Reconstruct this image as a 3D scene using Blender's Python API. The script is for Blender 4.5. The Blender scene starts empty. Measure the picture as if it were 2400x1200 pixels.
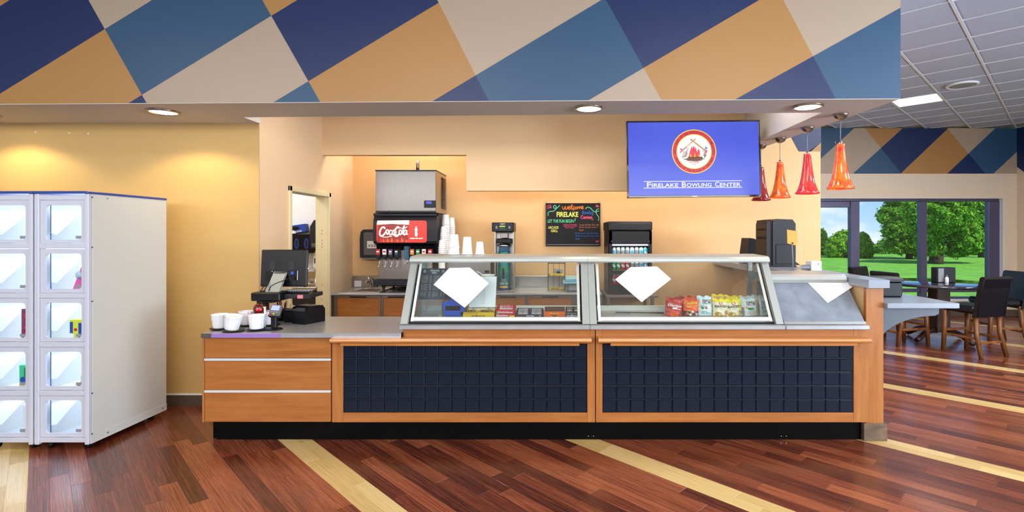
import bpy, bmesh, math, random
from mathutils import Vector, Matrix

random.seed(7)
S = bpy.context.scene
COL = S.collection
F, CX, CY, H = 1207.0, 1300.0, 548.0, 1.6      # focal length and principal point in pixels of a 2400x1200 frame, eye height


def PX(px, Y): return (px - CX) * Y / F
def PZ(py, Y): return H - (py - CY) * Y / F
def PP(px, py, Y): return Vector((PX(px, Y), Y, PZ(py, Y)))


# ------------------------------------------------------------------ camera, sky, sun, lights, exposure
cam_d = bpy.data.cameras.new('camera')
cam = bpy.data.objects.new('camera', cam_d)
COL.objects.link(cam)
cam.location = (0, 0, H)
cam.rotation_euler = (math.pi / 2, 0, 0)
cam_d.sensor_width = 36
cam_d.lens = 36 * F / 2400
cam_d.shift_x = -(CX - 1200) / 2400
cam_d.shift_y = -(600 - CY) / 2400
cam_d.clip_end = 500
S.camera = cam
S.view_settings.view_transform = 'Standard'
S.view_settings.look = 'None'
S.view_settings.exposure = 0.0
S.view_settings.gamma = 1
S.view_settings.use_curve_mapping = False
S.cycles.use_denoising = True
S.cycles.max_bounces = 8
S.cycles.transparent_max_bounces = 16
S.cycles.sample_clamp_indirect = 6
S.cycles.caustics_reflective = False
S.cycles.caustics_refractive = False


def lin(c):
    return tuple(((v / 255) / 12.92 if v / 255 <= .04045 else ((v / 255 + .055) / 1.055) ** 2.4) for v in c[:3]) + (1.0,)


def make_world():
    w = bpy.data.worlds.new('sky')
    S.world = w
    w.use_nodes = True
    nt = w.node_tree
    N, L = nt.nodes, nt.links
    bg = N['Background']
    tc = N.new('ShaderNodeTexCoord')
    sep = N.new('ShaderNodeSeparateXYZ')
    L.new(tc.outputs['Generated'], sep.inputs[0])
    ramp = N.new('ShaderNodeValToRGB')
    L.new(sep.outputs['Z'], ramp.inputs[0])
    e = ramp.color_ramp.elements
    e[0].position = 0.0; e[0].color = lin((196, 226, 250))
    e[1].position = 0.45; e[1].color = lin((62, 138, 226))
    k = e.new(.13); k.color = lin((104, 178, 244))
    mp = N.new('ShaderNodeMapping')
    mp.inputs['Scale'].default_value = (1.0, 1.0, 2.2)
    mp.inputs['Location'].default_value = (.31, .17, .05)
    L.new(tc.outputs['Generated'], mp.inputs[0])
    no = N.new('ShaderNodeTexNoise')
    no.inputs['Scale'].default_value = 5.5
    no.inputs['Detail'].default_value = 7
    no.inputs['Roughness'].default_value = .55
    L.new(mp.outputs[0], no.inputs['Vector'])
    cr = N.new('ShaderNodeValToRGB')
    cr.color_ramp.elements[0].position = .52
    cr.color_ramp.elements[1].position = .66
    L.new(no.outputs[0], cr.inputs[0])
    mx = N.new('ShaderNodeMix'); mx.data_type = 'RGBA'
    L.new(cr.outputs[0], mx.inputs['Factor'])
    L.new(ramp.outputs[0], mx.inputs['A'])
    mx.inputs['B'].default_value = (.98, .98, 1, 1)
    L.new(mx.outputs['Result'], bg.inputs[0])
    bg.inputs[1].default_value = 1.15


make_world()


def light(kind, name, loc, energy, color=(1, 1, 1), rot=(0, 0, 0), **kw):
    d = bpy.data.lights.new(name, kind)
    d.energy = energy
    d.color = color
    for k, v in kw.items():
        setattr(d, k, v)
    o = bpy.data.objects.new(name, d)
    COL.objects.link(o)
    o.location = loc
    o.rotation_euler = rot
    return o


light('SUN', 'sun', (0, -20, 40), 5.4, (1, .96, .88), (math.radians(40), 0, math.radians(28)), angle=.01)
# hall ceiling troffers (behind and above the viewer), kitchen troffers above the serving opening
for x in (-4.6, -1.4, 1.8):
    for y in (-.6, 1.6):
        light('AREA', 'hall_light', (x, y, 3.6), 20, (1, .97, .93), (0, 0, 0), shape='RECTANGLE', size=1.2, size_y=.6)
light('AREA', 'rear_fill_light', (-.5, -3.9, 2.95), 570, (.98, .985, 1), (math.radians(82), 0, 0), shape='RECTANGLE', size=15, size_y=1.2)  # added fill lamp for even frontal light; the rear wall has no window
light('AREA', 'side_fill_light', (8.85, -1.0, 1.6), 1300, (.70, .84, 1), (0, math.radians(112), 0), shape='RECTANGLE', size=2.4, size_y=4.4)  # added bluish fill tilted up to brighten the ceiling; no window there
for x in (4.6, 7.0):
    for y in (2.6, 5.4):
        light('AREA', 'dining_light', (x, y, 3.6), 52, (.93, .96, 1), (0, 0, 0), shape='RECTANGLE', size=.6, size_y=.6)
for x in (-1.7, .2, 1.6):
    light('AREA', 'kitchen_light', (x, 4.85, 3.14), 11, (1, .93, .82), (0, 0, 0), shape='RECTANGLE', size=1.2, size_y=.5)
light('AREA', 'utility_light', (-3.7, 6.0, 2.75), 28, (.97, .98, 1), (0, 0, 0), shape='RECTANGLE', size=.6, size_y=.6)
light('AREA', 'rear_kitchen_light', (-1.8, 6.62, 3.14), 15, (1, .92, .8), (0, 0, 0), shape='RECTANGLE', size=1.2, size_y=.4)
for x in (.1, 1.6):
    light('AREA', 'rear_kitchen_light', (x, 6.62, 3.14), 17, (1, .92, .8), (0, 0, 0), shape='RECTANGLE', size=1.2, size_y=.4)
DOWN = [(383, 261, 26), (1380, 253, 7), (1893, 249, 7), (-40, 268, 26)]      # soffit downlights: pixel of the lens, watts

# ------------------------------------------------------------------ materials
MATS = {}


def nodes(name):
    m = bpy.data.materials.new(name)
    m.use_nodes = True
    MATS[name] = m
    nt = m.node_tree
    return m, nt.nodes, nt.links, nt.nodes['Principled BSDF']


def mat(name, col, rough=.5, metal=0.0, es=0.0, ecol=None, noise=None, bump=None, coat=0, spec=.5, alpha=1):
    """noise = (amount, scale, (sx, sy, sz)); bump = (scale, strength)"""
    if name in MATS:
        return MATS[name]
    m, N, L, b = nodes(name)
    c = lin(col)
    b.inputs['Base Color'].default_value = c
    b.inputs['Roughness'].default_value = rough
    b.inputs['Metallic'].default_value = metal
    b.inputs['Specular IOR Level'].default_value = spec
    b.inputs['Coat Weight'].default_value = coat
    b.inputs['Alpha'].default_value = alpha
    if es:
        b.inputs['Emission Color'].default_value = lin(ecol or col)
        b.inputs['Emission Strength'].default_value = es
    if noise or bump:
        tc = N.new('ShaderNodeTexCoord')
    if noise:
        amt, sc, st = noise
        mp = N.new('ShaderNodeMapping'); mp.inputs['Scale'].default_value = st
        L.new(tc.outputs['Object'], mp.inputs[0])
        no = N.new('ShaderNodeTexNoise'); no.inputs['Scale'].default_value = sc; no.inputs['Detail'].default_value = 5
        L.new(mp.outputs[0], no.inputs['Vector'])
        r = N.new('ShaderNodeValToRGB')
        r.color_ramp.elements[0].position = .3; r.color_ramp.elements[1].position = .7
        r.color_ramp.elements[0].color = tuple(v * (1 - amt) for v in c[:3]) + (1,)
        r.color_ramp.elements[1].color = tuple(min(1, v * (1 + amt)) for v in c[:3]) + (1,)
        L.new(no.outputs[0], r.inputs[0])
        L.new(r.outputs[0], b.inputs['Base Color'])
        if metal > .5:
            mr = N.new('ShaderNodeMapRange')
            mr.inputs['To Min'].default_value = max(.05, rough - .04); mr.inputs['To Max'].default_value = rough + .05
            L.new(no.outputs[0], mr.inputs[0]); L.new(mr.outputs[0], b.inputs['Roughness'])
    if bump:
        nb = N.new('ShaderNodeTexNoise'); nb.inputs['Scale'].default_value = bump[0]; nb.inputs['Detail'].default_value = 4
        L.new(tc.outputs['Object'], nb.inputs['Vector'])
        bp = N.new('ShaderNodeBump'); bp.inputs['Strength'].default_value = bump[1]; bp.inputs['Distance'].default_value = .01
        L.new(nb.outputs[0], bp.inputs['Height']); L.new(bp.outputs[0], b.inputs['Normal'])
    return m


def wood(name, dark, mid, light_, st, rough=.38, scale=2.6, coat=0.0):
    m, N, L, b = nodes(name)
    tc = N.new('ShaderNodeTexCoord')
    mp = N.new('ShaderNodeMapping'); mp.inputs['Scale'].default_value = st
    L.new(tc.outputs['Object'], mp.inputs[0])
    no = N.new('ShaderNodeTexNoise'); no.inputs['Scale'].default_value = scale; no.inputs['Detail'].default_value = 8
    no.inputs['Roughness'].default_value = .6; no.inputs['Distortion'].default_value = .6
    L.new(mp.outputs[0], no.inputs['Vector'])
    r = N.new('ShaderNodeValToRGB')
    e = r.color_ramp.elements
    e[0].position = .25; e[0].color = lin(dark); e[1].position = .75; e[1].color = lin(light_)
    k = e.new(.5); k.color = lin(mid)
    L.new(no.outputs[0], r.inputs[0]); L.new(r.outputs[0], b.inputs['Base Color'])
    b.inputs['Roughness'].default_value = rough
    b.inputs['Coat Weight'].default_value = coat
    bp = N.new('ShaderNodeBump'); bp.inputs['Strength'].default_value = .12; bp.inputs['Distance'].default_value = .004
    L.new(no.outputs[0], bp.inputs['Height']); L.new(bp.outputs[0], b.inputs['Normal'])
    return m


def plank_mat(name, src, dark, mid, light_, rough, streak=1.0):
    """floor planks: every plank has its own tint (object colour, or the mesh attribute «tint»)"""
    m, N, L, b = nodes(name)
    if src == 'object':
        oi = N.new('ShaderNodeObjectInfo'); rnd = oi.outputs['Random']
    else:
        at = N.new('ShaderNodeAttribute'); at.attribute_name = 'tint'; rnd = at.outputs['Fac']
    tc = N.new('ShaderNodeTexCoord')
    sc = N.new('ShaderNodeMath'); sc.operation = 'MULTIPLY'; sc.inputs[1].default_value = 37.0
    L.new(rnd, sc.inputs[0])
    cb = N.new('ShaderNodeCombineXYZ'); L.new(sc.outputs[0], cb.inputs[2])
    ad = N.new('ShaderNodeVectorMath'); ad.operation = 'ADD'
    L.new(tc.outputs['Object'], ad.inputs[0]); L.new(cb.outputs[0], ad.inputs[1])
    mp = N.new('ShaderNodeMapping'); mp.inputs['Scale'].default_value = (.8, 8, 1)
    L.new(ad.outputs[0], mp.inputs[0])
    no = N.new('ShaderNodeTexNoise'); no.inputs['Scale'].default_value = 2.4; no.inputs['Detail'].default_value = 7
    no.inputs['Roughness'].default_value = .66; no.inputs['Distortion'].default_value = 1.7
    L.new(mp.outputs[0], no.inputs['Vector'])
    mr = N.new('ShaderNodeMath'); mr.operation = 'MULTIPLY_ADD'
    mr.inputs[1].default_value = .20; mr.inputs[2].default_value = -.10
    L.new(rnd, mr.inputs[0])
    su = N.new('ShaderNodeMath'); su.operation = 'ADD'
    L.new(no.outputs[0], su.inputs[0]); L.new(mr.outputs[0], su.inputs[1])
    r = N.new('ShaderNodeValToRGB'); e = r.color_ramp.elements
    e[0].position = .34; e[0].color = lin(dark); e[1].position = .68; e[1].color = lin(light_)
    k = e.new(.50); k.color = lin(mid)
    L.new(su.outputs[0], r.inputs[0])
    L.new(r.outputs[0], b.inputs['Base Color'])
    b.inputs['Roughness'].default_value = rough
    b.inputs['Specular IOR Level'].default_value = .6
    b.inputs['Coat Weight'].default_value = .25; b.inputs['Coat Roughness'].default_value = .12
    bp = N.new('ShaderNodeBump'); bp.inputs['Strength'].default_value = .08; bp.inputs['Distance'].default_value = .003
    L.new(no.outputs[0], bp.inputs['Height']); L.new(bp.outputs[0], b.inputs['Normal'])
    return m


def glass(name, tint=(235, 245, 245), refl=.06, haze=0.0, rough=.02, hazecol=(200, 205, 212)):
    m, N, L, b = nodes(name)
    N.remove(b)
    out = N['Material Output']
    tr = N.new('ShaderNodeBsdfTransparent'); tr.inputs[0].default_value = lin(tint)
    gl = N.new('ShaderNodeBsdfGlossy'); gl.inputs['Roughness'].default_value = rough
    fr = N.new('ShaderNodeLayerWeight'); fr.inputs[0].default_value = .5
    mx = N.new('ShaderNodeMixShader')
    pw = N.new('ShaderNodeMath'); pw.operation = 'POWER'; pw.inputs[1].default_value = 5
    ml = N.new('ShaderNodeMath'); ml.operation = 'MULTIPLY_ADD'; ml.inputs[1].default_value = 1 - refl; ml.inputs[2].default_value = refl
    ml.use_clamp = True
    L.new(fr.outputs['Facing'], pw.inputs[0]); L.new(pw.outputs[0], ml.inputs[0]); L.new(ml.outputs[0], mx.inputs[0])
    L.new(tr.outputs[0], mx.inputs[1]); L.new(gl.outputs[0], mx.inputs[2])
    last = mx
    if haze:
        df = N.new('ShaderNodeBsdfDiffuse'); df.inputs[0].default_value = lin(hazecol)
        tc = N.new('ShaderNodeTexCoord')
        no = N.new('ShaderNodeTexNoise'); no.inputs['Scale'].default_value = 9; no.inputs['Detail'].default_value = 6
        L.new(tc.outputs['Object'], no.inputs['Vector'])
        mr = N.new('ShaderNodeMapRange'); mr.inputs[1].default_value = .3; mr.inputs[2].default_value = .75
        mr.inputs[3].default_value = haze * .8; mr.inputs[4].default_value = min(1, haze * 1.3)
        L.new(no.outputs[0], mr.inputs[0])
        m2 = N.new('ShaderNodeMixShader')
        L.new(mr.outputs[0], m2.inputs[0]); L.new(mx.outputs[0], m2.inputs[1]); L.new(df.outputs[0], m2.inputs[2])
        last = m2
    L.new(last.outputs[0], out.inputs[0])
    return m


def leafmat(name, c1, c2):
    m, N, L, b = nodes(name)
    N.remove(b)
    out = N['Material Output']
    ge = N.new('ShaderNodeNewGeometry')
    r = N.new('ShaderNodeValToRGB'); r.color_ramp.elements[0].color = lin(c1); r.color_ramp.elements[1].color = lin(c2)
    L.new(ge.outputs['Random Per Island'], r.inputs[0])
    d = N.new('ShaderNodeBsdfDiffuse'); t = N.new('ShaderNodeBsdfTranslucent'); mx = N.new('ShaderNodeMixShader'); mx.inputs[0].default_value = .3
    L.new(r.outputs[0], d.inputs[0]); L.new(r.outputs[0], t.inputs[0])
    L.new(d.outputs[0], mx.inputs[1]); L.new(t.outputs[0], mx.inputs[2]); L.new(mx.outputs[0], out.inputs[0])
    return m


# walls and setting
mat('wall_tan', (230, 190, 136), .6, bump=(220, .04))
mat('wall_cream', (236, 202, 158), .6, bump=(220, .04))
mat('wall_taupe', (222, 202, 178), .6, bump=(220, .04))
mat('wall_white', (236, 238, 240), .6)
mat('wall_tan_shaded', (208, 170, 108), .6, bump=(220, .04))  # tan paint darkened in the colour, for dimmer light on the left wall
mat('wall_tan_lit', (238, 206, 168), .6, bump=(220, .04))  # wall paint made paler and pinker, kitchen light put into the colour
mat('soffit_white', (222, 216, 212), .6)
mat('hall_white', (205, 203, 200), .7)
mat('paint_navy', (11, 36, 84), .42, bump=(160, .05))
mat('paint_steel', (40, 76, 108), .42, bump=(160, .05))
mat('paint_tan', (168, 122, 68), .42, bump=(160, .05))
mat('paint_beige', (170, 150, 130), .42, bump=(160, .05))
mat('door_cream', (236, 220, 176), .45)
mat('base_brown', (92, 78, 66), .4)
mat('joint', (34, 16, 12), .6)
plank_mat('plank_red', 'object', (50, 20, 15), (122, 58, 37), (182, 106, 68), .28)
plank_mat('plank_red_far', 'mesh', (50, 20, 15), (122, 58, 37), (182, 106, 68), .28)
plank_mat('plank_maple', 'object', (196, 158, 92), (220, 186, 120), (236, 208, 150), .28)
plank_mat('plank_maple_far', 'mesh', (196, 158, 92), (220, 186, 120), (236, 208, 150), .28)
mat('ceiling_tile', (190, 200, 224), .85, noise=(.12, 60, (1, 1, 1)), bump=(140, .35))
mat('tee_white', (236, 238, 244), .45)
mat('bronze_frame', (88, 84, 112), .35, .4)
glass('window_glass', (248, 252, 252), .02)
# metals, plastics, papers
mat('steel', (170, 166, 162), .3, 1.0, noise=(.025, 14, (1, 30, 30)))
mat('steel_bright', (214, 212, 208), .2, 1.0)
mat('steel_dark', (138, 130, 128), .36, 1.0, noise=(.02, 14, (30, 1, 30)))
mat('aluminium', (178, 182, 178), .34, .35)
mat('aluminium_white', (228, 230, 228), .4, .3)
mat('chrome', (225, 225, 228), .08, 1.0)
mat('nickel', (176, 164, 148), .25, 1.0)
mat('black', (12, 12, 16), .38, spec=.3)
mat('steel_front', (104, 100, 97), .26, 1.0, noise=(.03, 14, (30, 30, 1)))
mat('steel_top', (190, 192, 198), .32, .65, noise=(.04, 6, (1, 8, 1)))
mat('black_gloss', (10, 10, 14), .12, coat=.5)
mat('black_matte', (14, 14, 16), .7)
mat('charcoal', (40, 40, 46), .45, spec=.3)
mat('grey_plastic', (92, 92, 96), .45)
mat('mid_grey', (140, 142, 148), .45)
mat('kick_black', (4, 4, 5), .4, spec=.08)
mat('white', (240, 240, 242), .5)
mat('white_gloss', (236, 238, 240), .25)
mat('paper', (240, 242, 248), .7)
mat('foam', (242, 242, 244), .65)
mat('locker_white', (198, 200, 214), .35)
mat('locker_side', (206, 207, 203), .4)
mat('locker_inside', (240, 244, 255), .6)
mat('locker_blue', (36, 66, 150), .35)
mat('led_white', (235, 242, 255), .5, es=3.4, ecol=(226, 236, 255))
mat('lens_warm', (255, 246, 214), .5, es=7.0, ecol=(255, 244, 208))
mat('lens_cool', (250, 250, 255), .5, es=5.0, ecol=(246, 248, 255))
wood('cabinet_wood', (152, 88, 36), (168, 103, 47), (182, 118, 60), (.7, 9, 9), .34)
wood('cabinet_wood_v', (152, 90, 40), (168, 106, 52), (182, 121, 66), (9, 9, .7), .34)
wood('rail_wood', (172, 102, 42), (194, 124, 60), (208, 144, 80), (.7, 9, 9), .3, coat=.2)
wood('chair_wood', (84, 48, 22), (124, 76, 38), (160, 104, 56), (9, 9, 1.0), .35)
wood('dark_wood', (34, 20, 18), (58, 36, 30), (86, 58, 44), (1, 6, 6), .3)
wood('block_wood', (70, 56, 44), (104, 84, 66), (140, 116, 92), (2, 2, 5), .5)
mat('tile_navy', (13, 23, 40), .36, spec=.22, noise=(.25, 7, (1, 1, 1)), bump=(30, .05))
mat('grout_navy', (10, 14, 26), .6)
mat('laminate_grey', (150, 158, 172), .22, noise=(.06, 260, (1, 1, 1)))
mat('laminate_dark', (86, 94, 106), .4, noise=(.1, 260, (1, 1, 1)))
mat('leather', (17, 17, 25), .32, spec=.35, bump=(90, .08))
glass('case_glass', (248, 252, 250), .045, .02, .02, (210, 205, 195))
glass('clear_plastic', (225, 232, 238), .07, .16, .08)
glass('frost_acrylic', (205, 212, 220), .05, .55, .12, (160, 168, 182))
glass('clear_blue', (170, 205, 225), .06, .25, .08, (130, 180, 210))
# ------------------------------------------------------------------ mesh helpers
ROOT = {}


class G:
    """collects shapes; build() links them as ONE mesh object"""
    def __init__(s):
        s.v, s.f, s.m, s.s = [], [], [], []

    def add(s, vs, fs, mi=0, smooth=False):
        o = len(s.v)
        s.v += [Vector(p) for p in vs]
        for f in fs:
            s.f.append([o + i for i in f]); s.m.append(mi); s.s.append(smooth)
        return s

    def box(s, x0, x1, y0, y1, z0, z1, mi=0, b=0.0):
        X, Y, Z = sorted((x0, x1)), sorted((y0, y1)), sorted((z0, z1))
        if b <= 0:
            vs = [(X[i & 1], Y[i >> 1 & 1], Z[i >> 2]) for i in range(8)]
            return s.add(vs, [(0, 2, 3, 1), (4, 5, 7, 6), (0, 1, 5, 4), (2, 6, 7, 3), (0, 4, 6, 2), (1, 3, 7, 5)], mi)
        b = min(b, .49 * (X[1] - X[0]), .49 * (Y[1] - Y[0]), .49 * (Z[1] - Z[0]))
        vs, ix = [], {}
        for c in range(8):
            bits = (c & 1, c >> 1 & 1, c >> 2)
            base = (X[bits[0]], Y[bits[1]], Z[bits[2]])
            inn = [base[k] + (b if bits[k] == 0 else -b) for k in range(3)]
            for a in range(3):
                p = list(inn); p[a] = base[a]
                ix[(bits, a)] = len(vs); vs.append(p)
        fs = []
        for a in range(3):
            q, r = (a + 1) % 3, (a + 2) % 3
            for side in (0, 1):
                loop = []
                for (i, j) in ((0, 0), (1, 0), (1, 1), (0, 1)):
                    bt = [0, 0, 0]; bt[a] = side; bt[q] = i; bt[r] = j
                    loop.append(ix[(tuple(bt), a)])
                fs.append(loop if side else loop[::-1])
            for i in (0, 1):
                for j in (0, 1):
                    b0 = [0, 0, 0]; b0[q] = i; b0[r] = j; b1 = list(b0); b1[a] = 1
                    b0, b1 = tuple(b0), tuple(b1)
                    fs.append([ix[(b0, q)], ix[(b1, q)], ix[(b1, r)], ix[(b0, r)]])
        for c in range(8):
            bits = (c & 1, c >> 1 & 1, c >> 2)
            fs.append([ix[(bits, 0)], ix[(bits, 1)], ix[(bits, 2)]])
        return s.add(vs, fs, mi)

    def prism(s, poly, plane, a, b, mi=0, smooth=False):
        def at(p, d):
            return {'xz': (p[0], d, p[1]), 'yz': (d, p[0], p[1]), 'xy': (p[0], p[1], d)}[plane]
        n = len(poly)
        vs = [at(p, a) for p in poly] + [at(p, b) for p in poly]
        s.add(vs, [list(range(n))[::-1], list(range(n, 2 * n))], mi)
        o = len(s.v) - 2 * n
        for i in range(n):
            j = (i + 1) % n
            s.f.append([o + i, o + j, o + n + j, o + n + i]); s.m.append(mi); s.s.append(smooth)
        return s

    def cyl(s, p0, p1, r0, r1=None, n=14, mi=0, cap=True):
        p0, p1 = Vector(p0), Vector(p1)
        r1 = r0 if r1 is None else r1
        d = (p1 - p0).normalized()
        u = d.orthogonal().normalized(); w = d.cross(u)
        vs = []
        for p, r in ((p0, r0), (p1, r1)):
            for i in range(n):
                a = 2 * math.pi * i / n
                vs.append(p + (u * math.cos(a) + w * math.sin(a)) * r)
        s.add(vs, [(i, (i + 1) % n, n + (i + 1) % n, n + i) for i in range(n)], mi, True)
        o = len(s.v) - 2 * n
        if cap:
            s.f += [[o + i for i in range(n)][::-1], [o + n + i for i in range(n)]]; s.m += [mi, mi]; s.s += [False, False]
        return s

    def lathe(s, prof, c=(0, 0, 0), n=20, mi=0, flute=None, smooth=True, cap=True):
        """prof: (radius, height) from bottom to top; flute(angle, k) scales the radius"""
        vs = []
        for k, (r, z) in enumerate(prof):
            for i in range(n):
                a = 2 * math.pi * i / n
                q = r * (flute(i, k) if flute else 1)
                vs.append((c[0] + q * math.cos(a), c[1] + q * math.sin(a), c[2] + z))
        fs = []
        for k in range(len(prof) - 1):
            for i in range(n):
                j = (i + 1) % n
                fs.append((k * n + i, k * n + j, k * n + n + j, k * n + n + i))
        s.add(vs, fs, mi, smooth)
        o = len(s.v) - len(vs)
        m = len(prof) - 1
        for k, rev in ((0, True), (m, False)):
            if cap and prof[k][0] > 1e-4:
                l = [o + k * n + i for i in range(n)]
                s.f.append(l[::-1] if rev else l); s.m.append(mi); s.s.append(False)
        return s

    def tube(s, pts, r, n=8, mi=0):
        pts = [Vector(p) for p in pts]
        rs = r if isinstance(r, (list, tuple)) else [r] * len(pts)
        vs, u = [], None
        for i, p in enumerate(pts):
            d = (pts[min(i + 1, len(pts) - 1)] - pts[max(i - 1, 0)]).normalized()
            u = d.orthogonal().normalized() if u is None else (u - d * u.dot(d)).normalized()
            w = d.cross(u)
            vs += [p + (u * math.cos(2 * math.pi * k / n) + w * math.sin(2 * math.pi * k / n)) * rs[i] for k in range(n)]
        m = len(pts)
        s.add(vs, [(i * n + k, i * n + (k + 1) % n, i * n + n + (k + 1) % n, i * n + n + k) for i in range(m - 1) for k in range(n)], mi, True)
        o = len(s.v) - len(vs)
        s.f += [[o + k for k in range(n)][::-1], [o + (m - 1) * n + k for k in range(n)]]; s.m += [mi, mi]; s.s += [False, False]
        return s

    def ball(s, c, rx, ry=None, rz=None, n=12, mi=0):
        ry = rx if ry is None else ry
        rz = rx if rz is None else rz
        o = len(s.v)
        prof = [(math.sin(math.pi * k / 8) or 0, -math.cos(math.pi * k / 8)) for k in range(9)]
        prof[0] = (.02, -1); prof[-1] = (.02, 1)
        s.lathe(prof, (0, 0, 0), n, mi)
        for i in range(o, len(s.v)):
            p = s.v[i]; s.v[i] = Vector((c[0] + p.x * rx, c[1] + p.y * ry, c[2] + p.z * rz))
        return s

    def grid(s, nu, nv, fn, mi=0, smooth=True, mfn=None, close=False):
        """open sheet fn(u, v) -> point, u and v from 0 to 1"""
        o = len(s.v)
        for j in range(nv + 1):
            for i in range(nu + 1):
                s.v.append(Vector(fn(i / nu, j / nv)))
        for j in range(nv):
            for i in range(nu):
                a = o + j * (nu + 1) + i
                s.f.append([a, a + 1, a + nu + 2, a + nu + 1]); s.s.append(smooth)
                s.m.append(mfn((i + .5) / nu, (j + .5) / nv) if mfn else mi)
        return s

    def xf(s, M, start=0):
        for i in range(start, len(s.v)):
            s.v[i] = M @ s.v[i]
        return s

    def build(s, name, mats, parent=None, local=False, origin=None, recalc=True):
        me = bpy.data.meshes.new(name)
        vs = s.v
        if parent is not None and not local:
            inv = ROOT[parent.name].inverted()
            vs = [inv @ p for p in vs]
        o = bpy.data.objects.new(name, me)
        M = Matrix.Identity(4) if parent is None else ROOT[parent.name].copy()
        if origin is not None:
            q = Vector(origin)
            if parent is not None and not local:
                q = inv @ q
            vs = [p - q for p in vs]
            o.location = q
            M = M @ Matrix.Translation(q)
        me.from_pydata([tuple(p) for p in vs], [], s.f)
        mats = mats if isinstance(mats, (list, tuple)) else [mats]
        for k in mats:
            me.materials.append(MATS[k])
        me.polygons.foreach_set('material_index', s.m)
        me.polygons.foreach_set('use_smooth', s.s)
        if recalc:
            bm = bmesh.new(); bm.from_mesh(me)
            bmesh.ops.recalc_face_normals(bm, faces=bm.faces)
            bm.to_mesh(me); bm.free()
        me.update()
        COL.objects.link(o)
        if parent is not None:
            o.parent = parent
        ROOT[o.name] = M
        return o


def tag(o, label=None, cat=None, group=None, kind=None):
    if label: o['label'] = label
    if cat: o['category'] = cat
    if group: o['group'] = group
    if kind: o['kind'] = kind
    return o


def thing(name, label, cat, loc=(0, 0, 0), rz=0.0, group=None):
    o = bpy.data.objects.new(name, None)
    COL.objects.link(o)
    o.empty_display_size = .05
    o.location = loc; o.rotation_euler = (0, 0, rz)
    ROOT[o.name] = Matrix.Translation(Vector(loc)) @ Matrix.Rotation(rz, 4, 'Z')
    return tag(o, label, cat, group)


def solo(g, name, mats, label, cat, group=None):
    """a thing that is one mesh, origin at the middle of its base"""
    lo = [min(p[k] for p in g.v) for k in range(3)]; hi = [max(p[k] for p in g.v) for k in range(3)]
    o = g.build(name, mats, origin=((lo[0] + hi[0]) / 2, (lo[1] + hi[1]) / 2, lo[2]))
    return tag(o, label, cat, group)


def struct(g, name, mats, parent=None, label=None):
    o = g.build(name, mats, parent)
    if parent is None: o['kind'] = 'structure'
    if label: o['label'] = label
    return o


def dup(root, loc, rz=0.0, label=None, group=None, tilt=None):
    r = root.copy(); COL.objects.link(r)
    r.location = loc; r.rotation_euler = (tilt[0], tilt[1], rz) if tilt else (0, 0, rz)
    ROOT[r.name] = Matrix.Translation(Vector(loc)) @ Matrix.Rotation(rz, 4, 'Z')
    if label: r['label'] = label
    if group: r['group'] = group
    for ch in list(root.children):
        c = ch.copy(); COL.objects.link(c); c.parent = r
        for g in ch.children:
            d = g.copy(); COL.objects.link(d); d.parent = c
    return r


# flat lettering -------------------------------------------------------------
_GL = {}
_tc = bpy.data.curves.new('letters', 'FONT')
_to = bpy.data.objects.new('letters', _tc)


def glyphs(t, bold=0.0, shear=0.0):
    key = (t, bold, shear)
    if key not in _GL:
        COL.objects.link(_to)
        _tc.body = t; _tc.offset = bold; _tc.shear = shear; _tc.resolution_u = 3
        bpy.context.view_layer.update()
        me = bpy.data.meshes.new_from_object(_to.evaluated_get(bpy.context.evaluated_depsgraph_get()))
        vs = [Vector(v.co) for v in me.vertices]; fs = [list(p.vertices) for p in me.polygons]
        bpy.data.meshes.remove(me)
        COL.objects.unlink(_to)
        x0, x1 = min(p.x for p in vs), max(p.x for p in vs)
        y0, y1 = min(p.y for p in vs), max(p.y for p in vs)
        _GL[key] = ([((p.x - x0) / (x1 - x0 or 1), (p.y - y0) / (y1 - y0 or 1)) for p in vs], fs)
    return _GL[key]


def write(g, t, o, r, u, w, h, mi=0, bold=0.0, shear=0.0, out=.0015, surf=None, rot=0.0):
    """letters t in a box w x h whose lower left corner is o; r, u: the plane's right and up"""
    vs, fs = glyphs(t, bold, shear)
    o, r, u = Vector(o), Vector(r).normalized(), Vector(u).normalized()
    n = r.cross(u)
    cr, sr = math.cos(rot), math.sin(rot)
    pts = []
    for x, y in vs:
        a, b = x * w, y * h
        a, b = a * cr - b * sr, a * sr + b * cr
        p = o + r * a + u * b + n * out
        if surf: p = p + n * surf(p)
        pts.append(p)
    g.add(pts, fs, mi)
    return g


def smooth_line(pts, k=6):
    if len(pts) < 3: return [Vector(p).to_2d() for p in pts]
    P = [Vector((p[0], p[1])) for p in pts]
    out = []
    for i in range(len(P) - 1):
        a, b, c, d = P[max(i - 1, 0)], P[i], P[i + 1], P[min(i + 2, len(P) - 1)]
        for j in range(k):
            t = j / k
            out.append(.5 * ((2 * b) + (c - a) * t + (2 * a - 5 * b + 4 * c - d) * t * t + (3 * b - a - 3 * c + d) * t ** 3))
    return out + [P[-1]]


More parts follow.
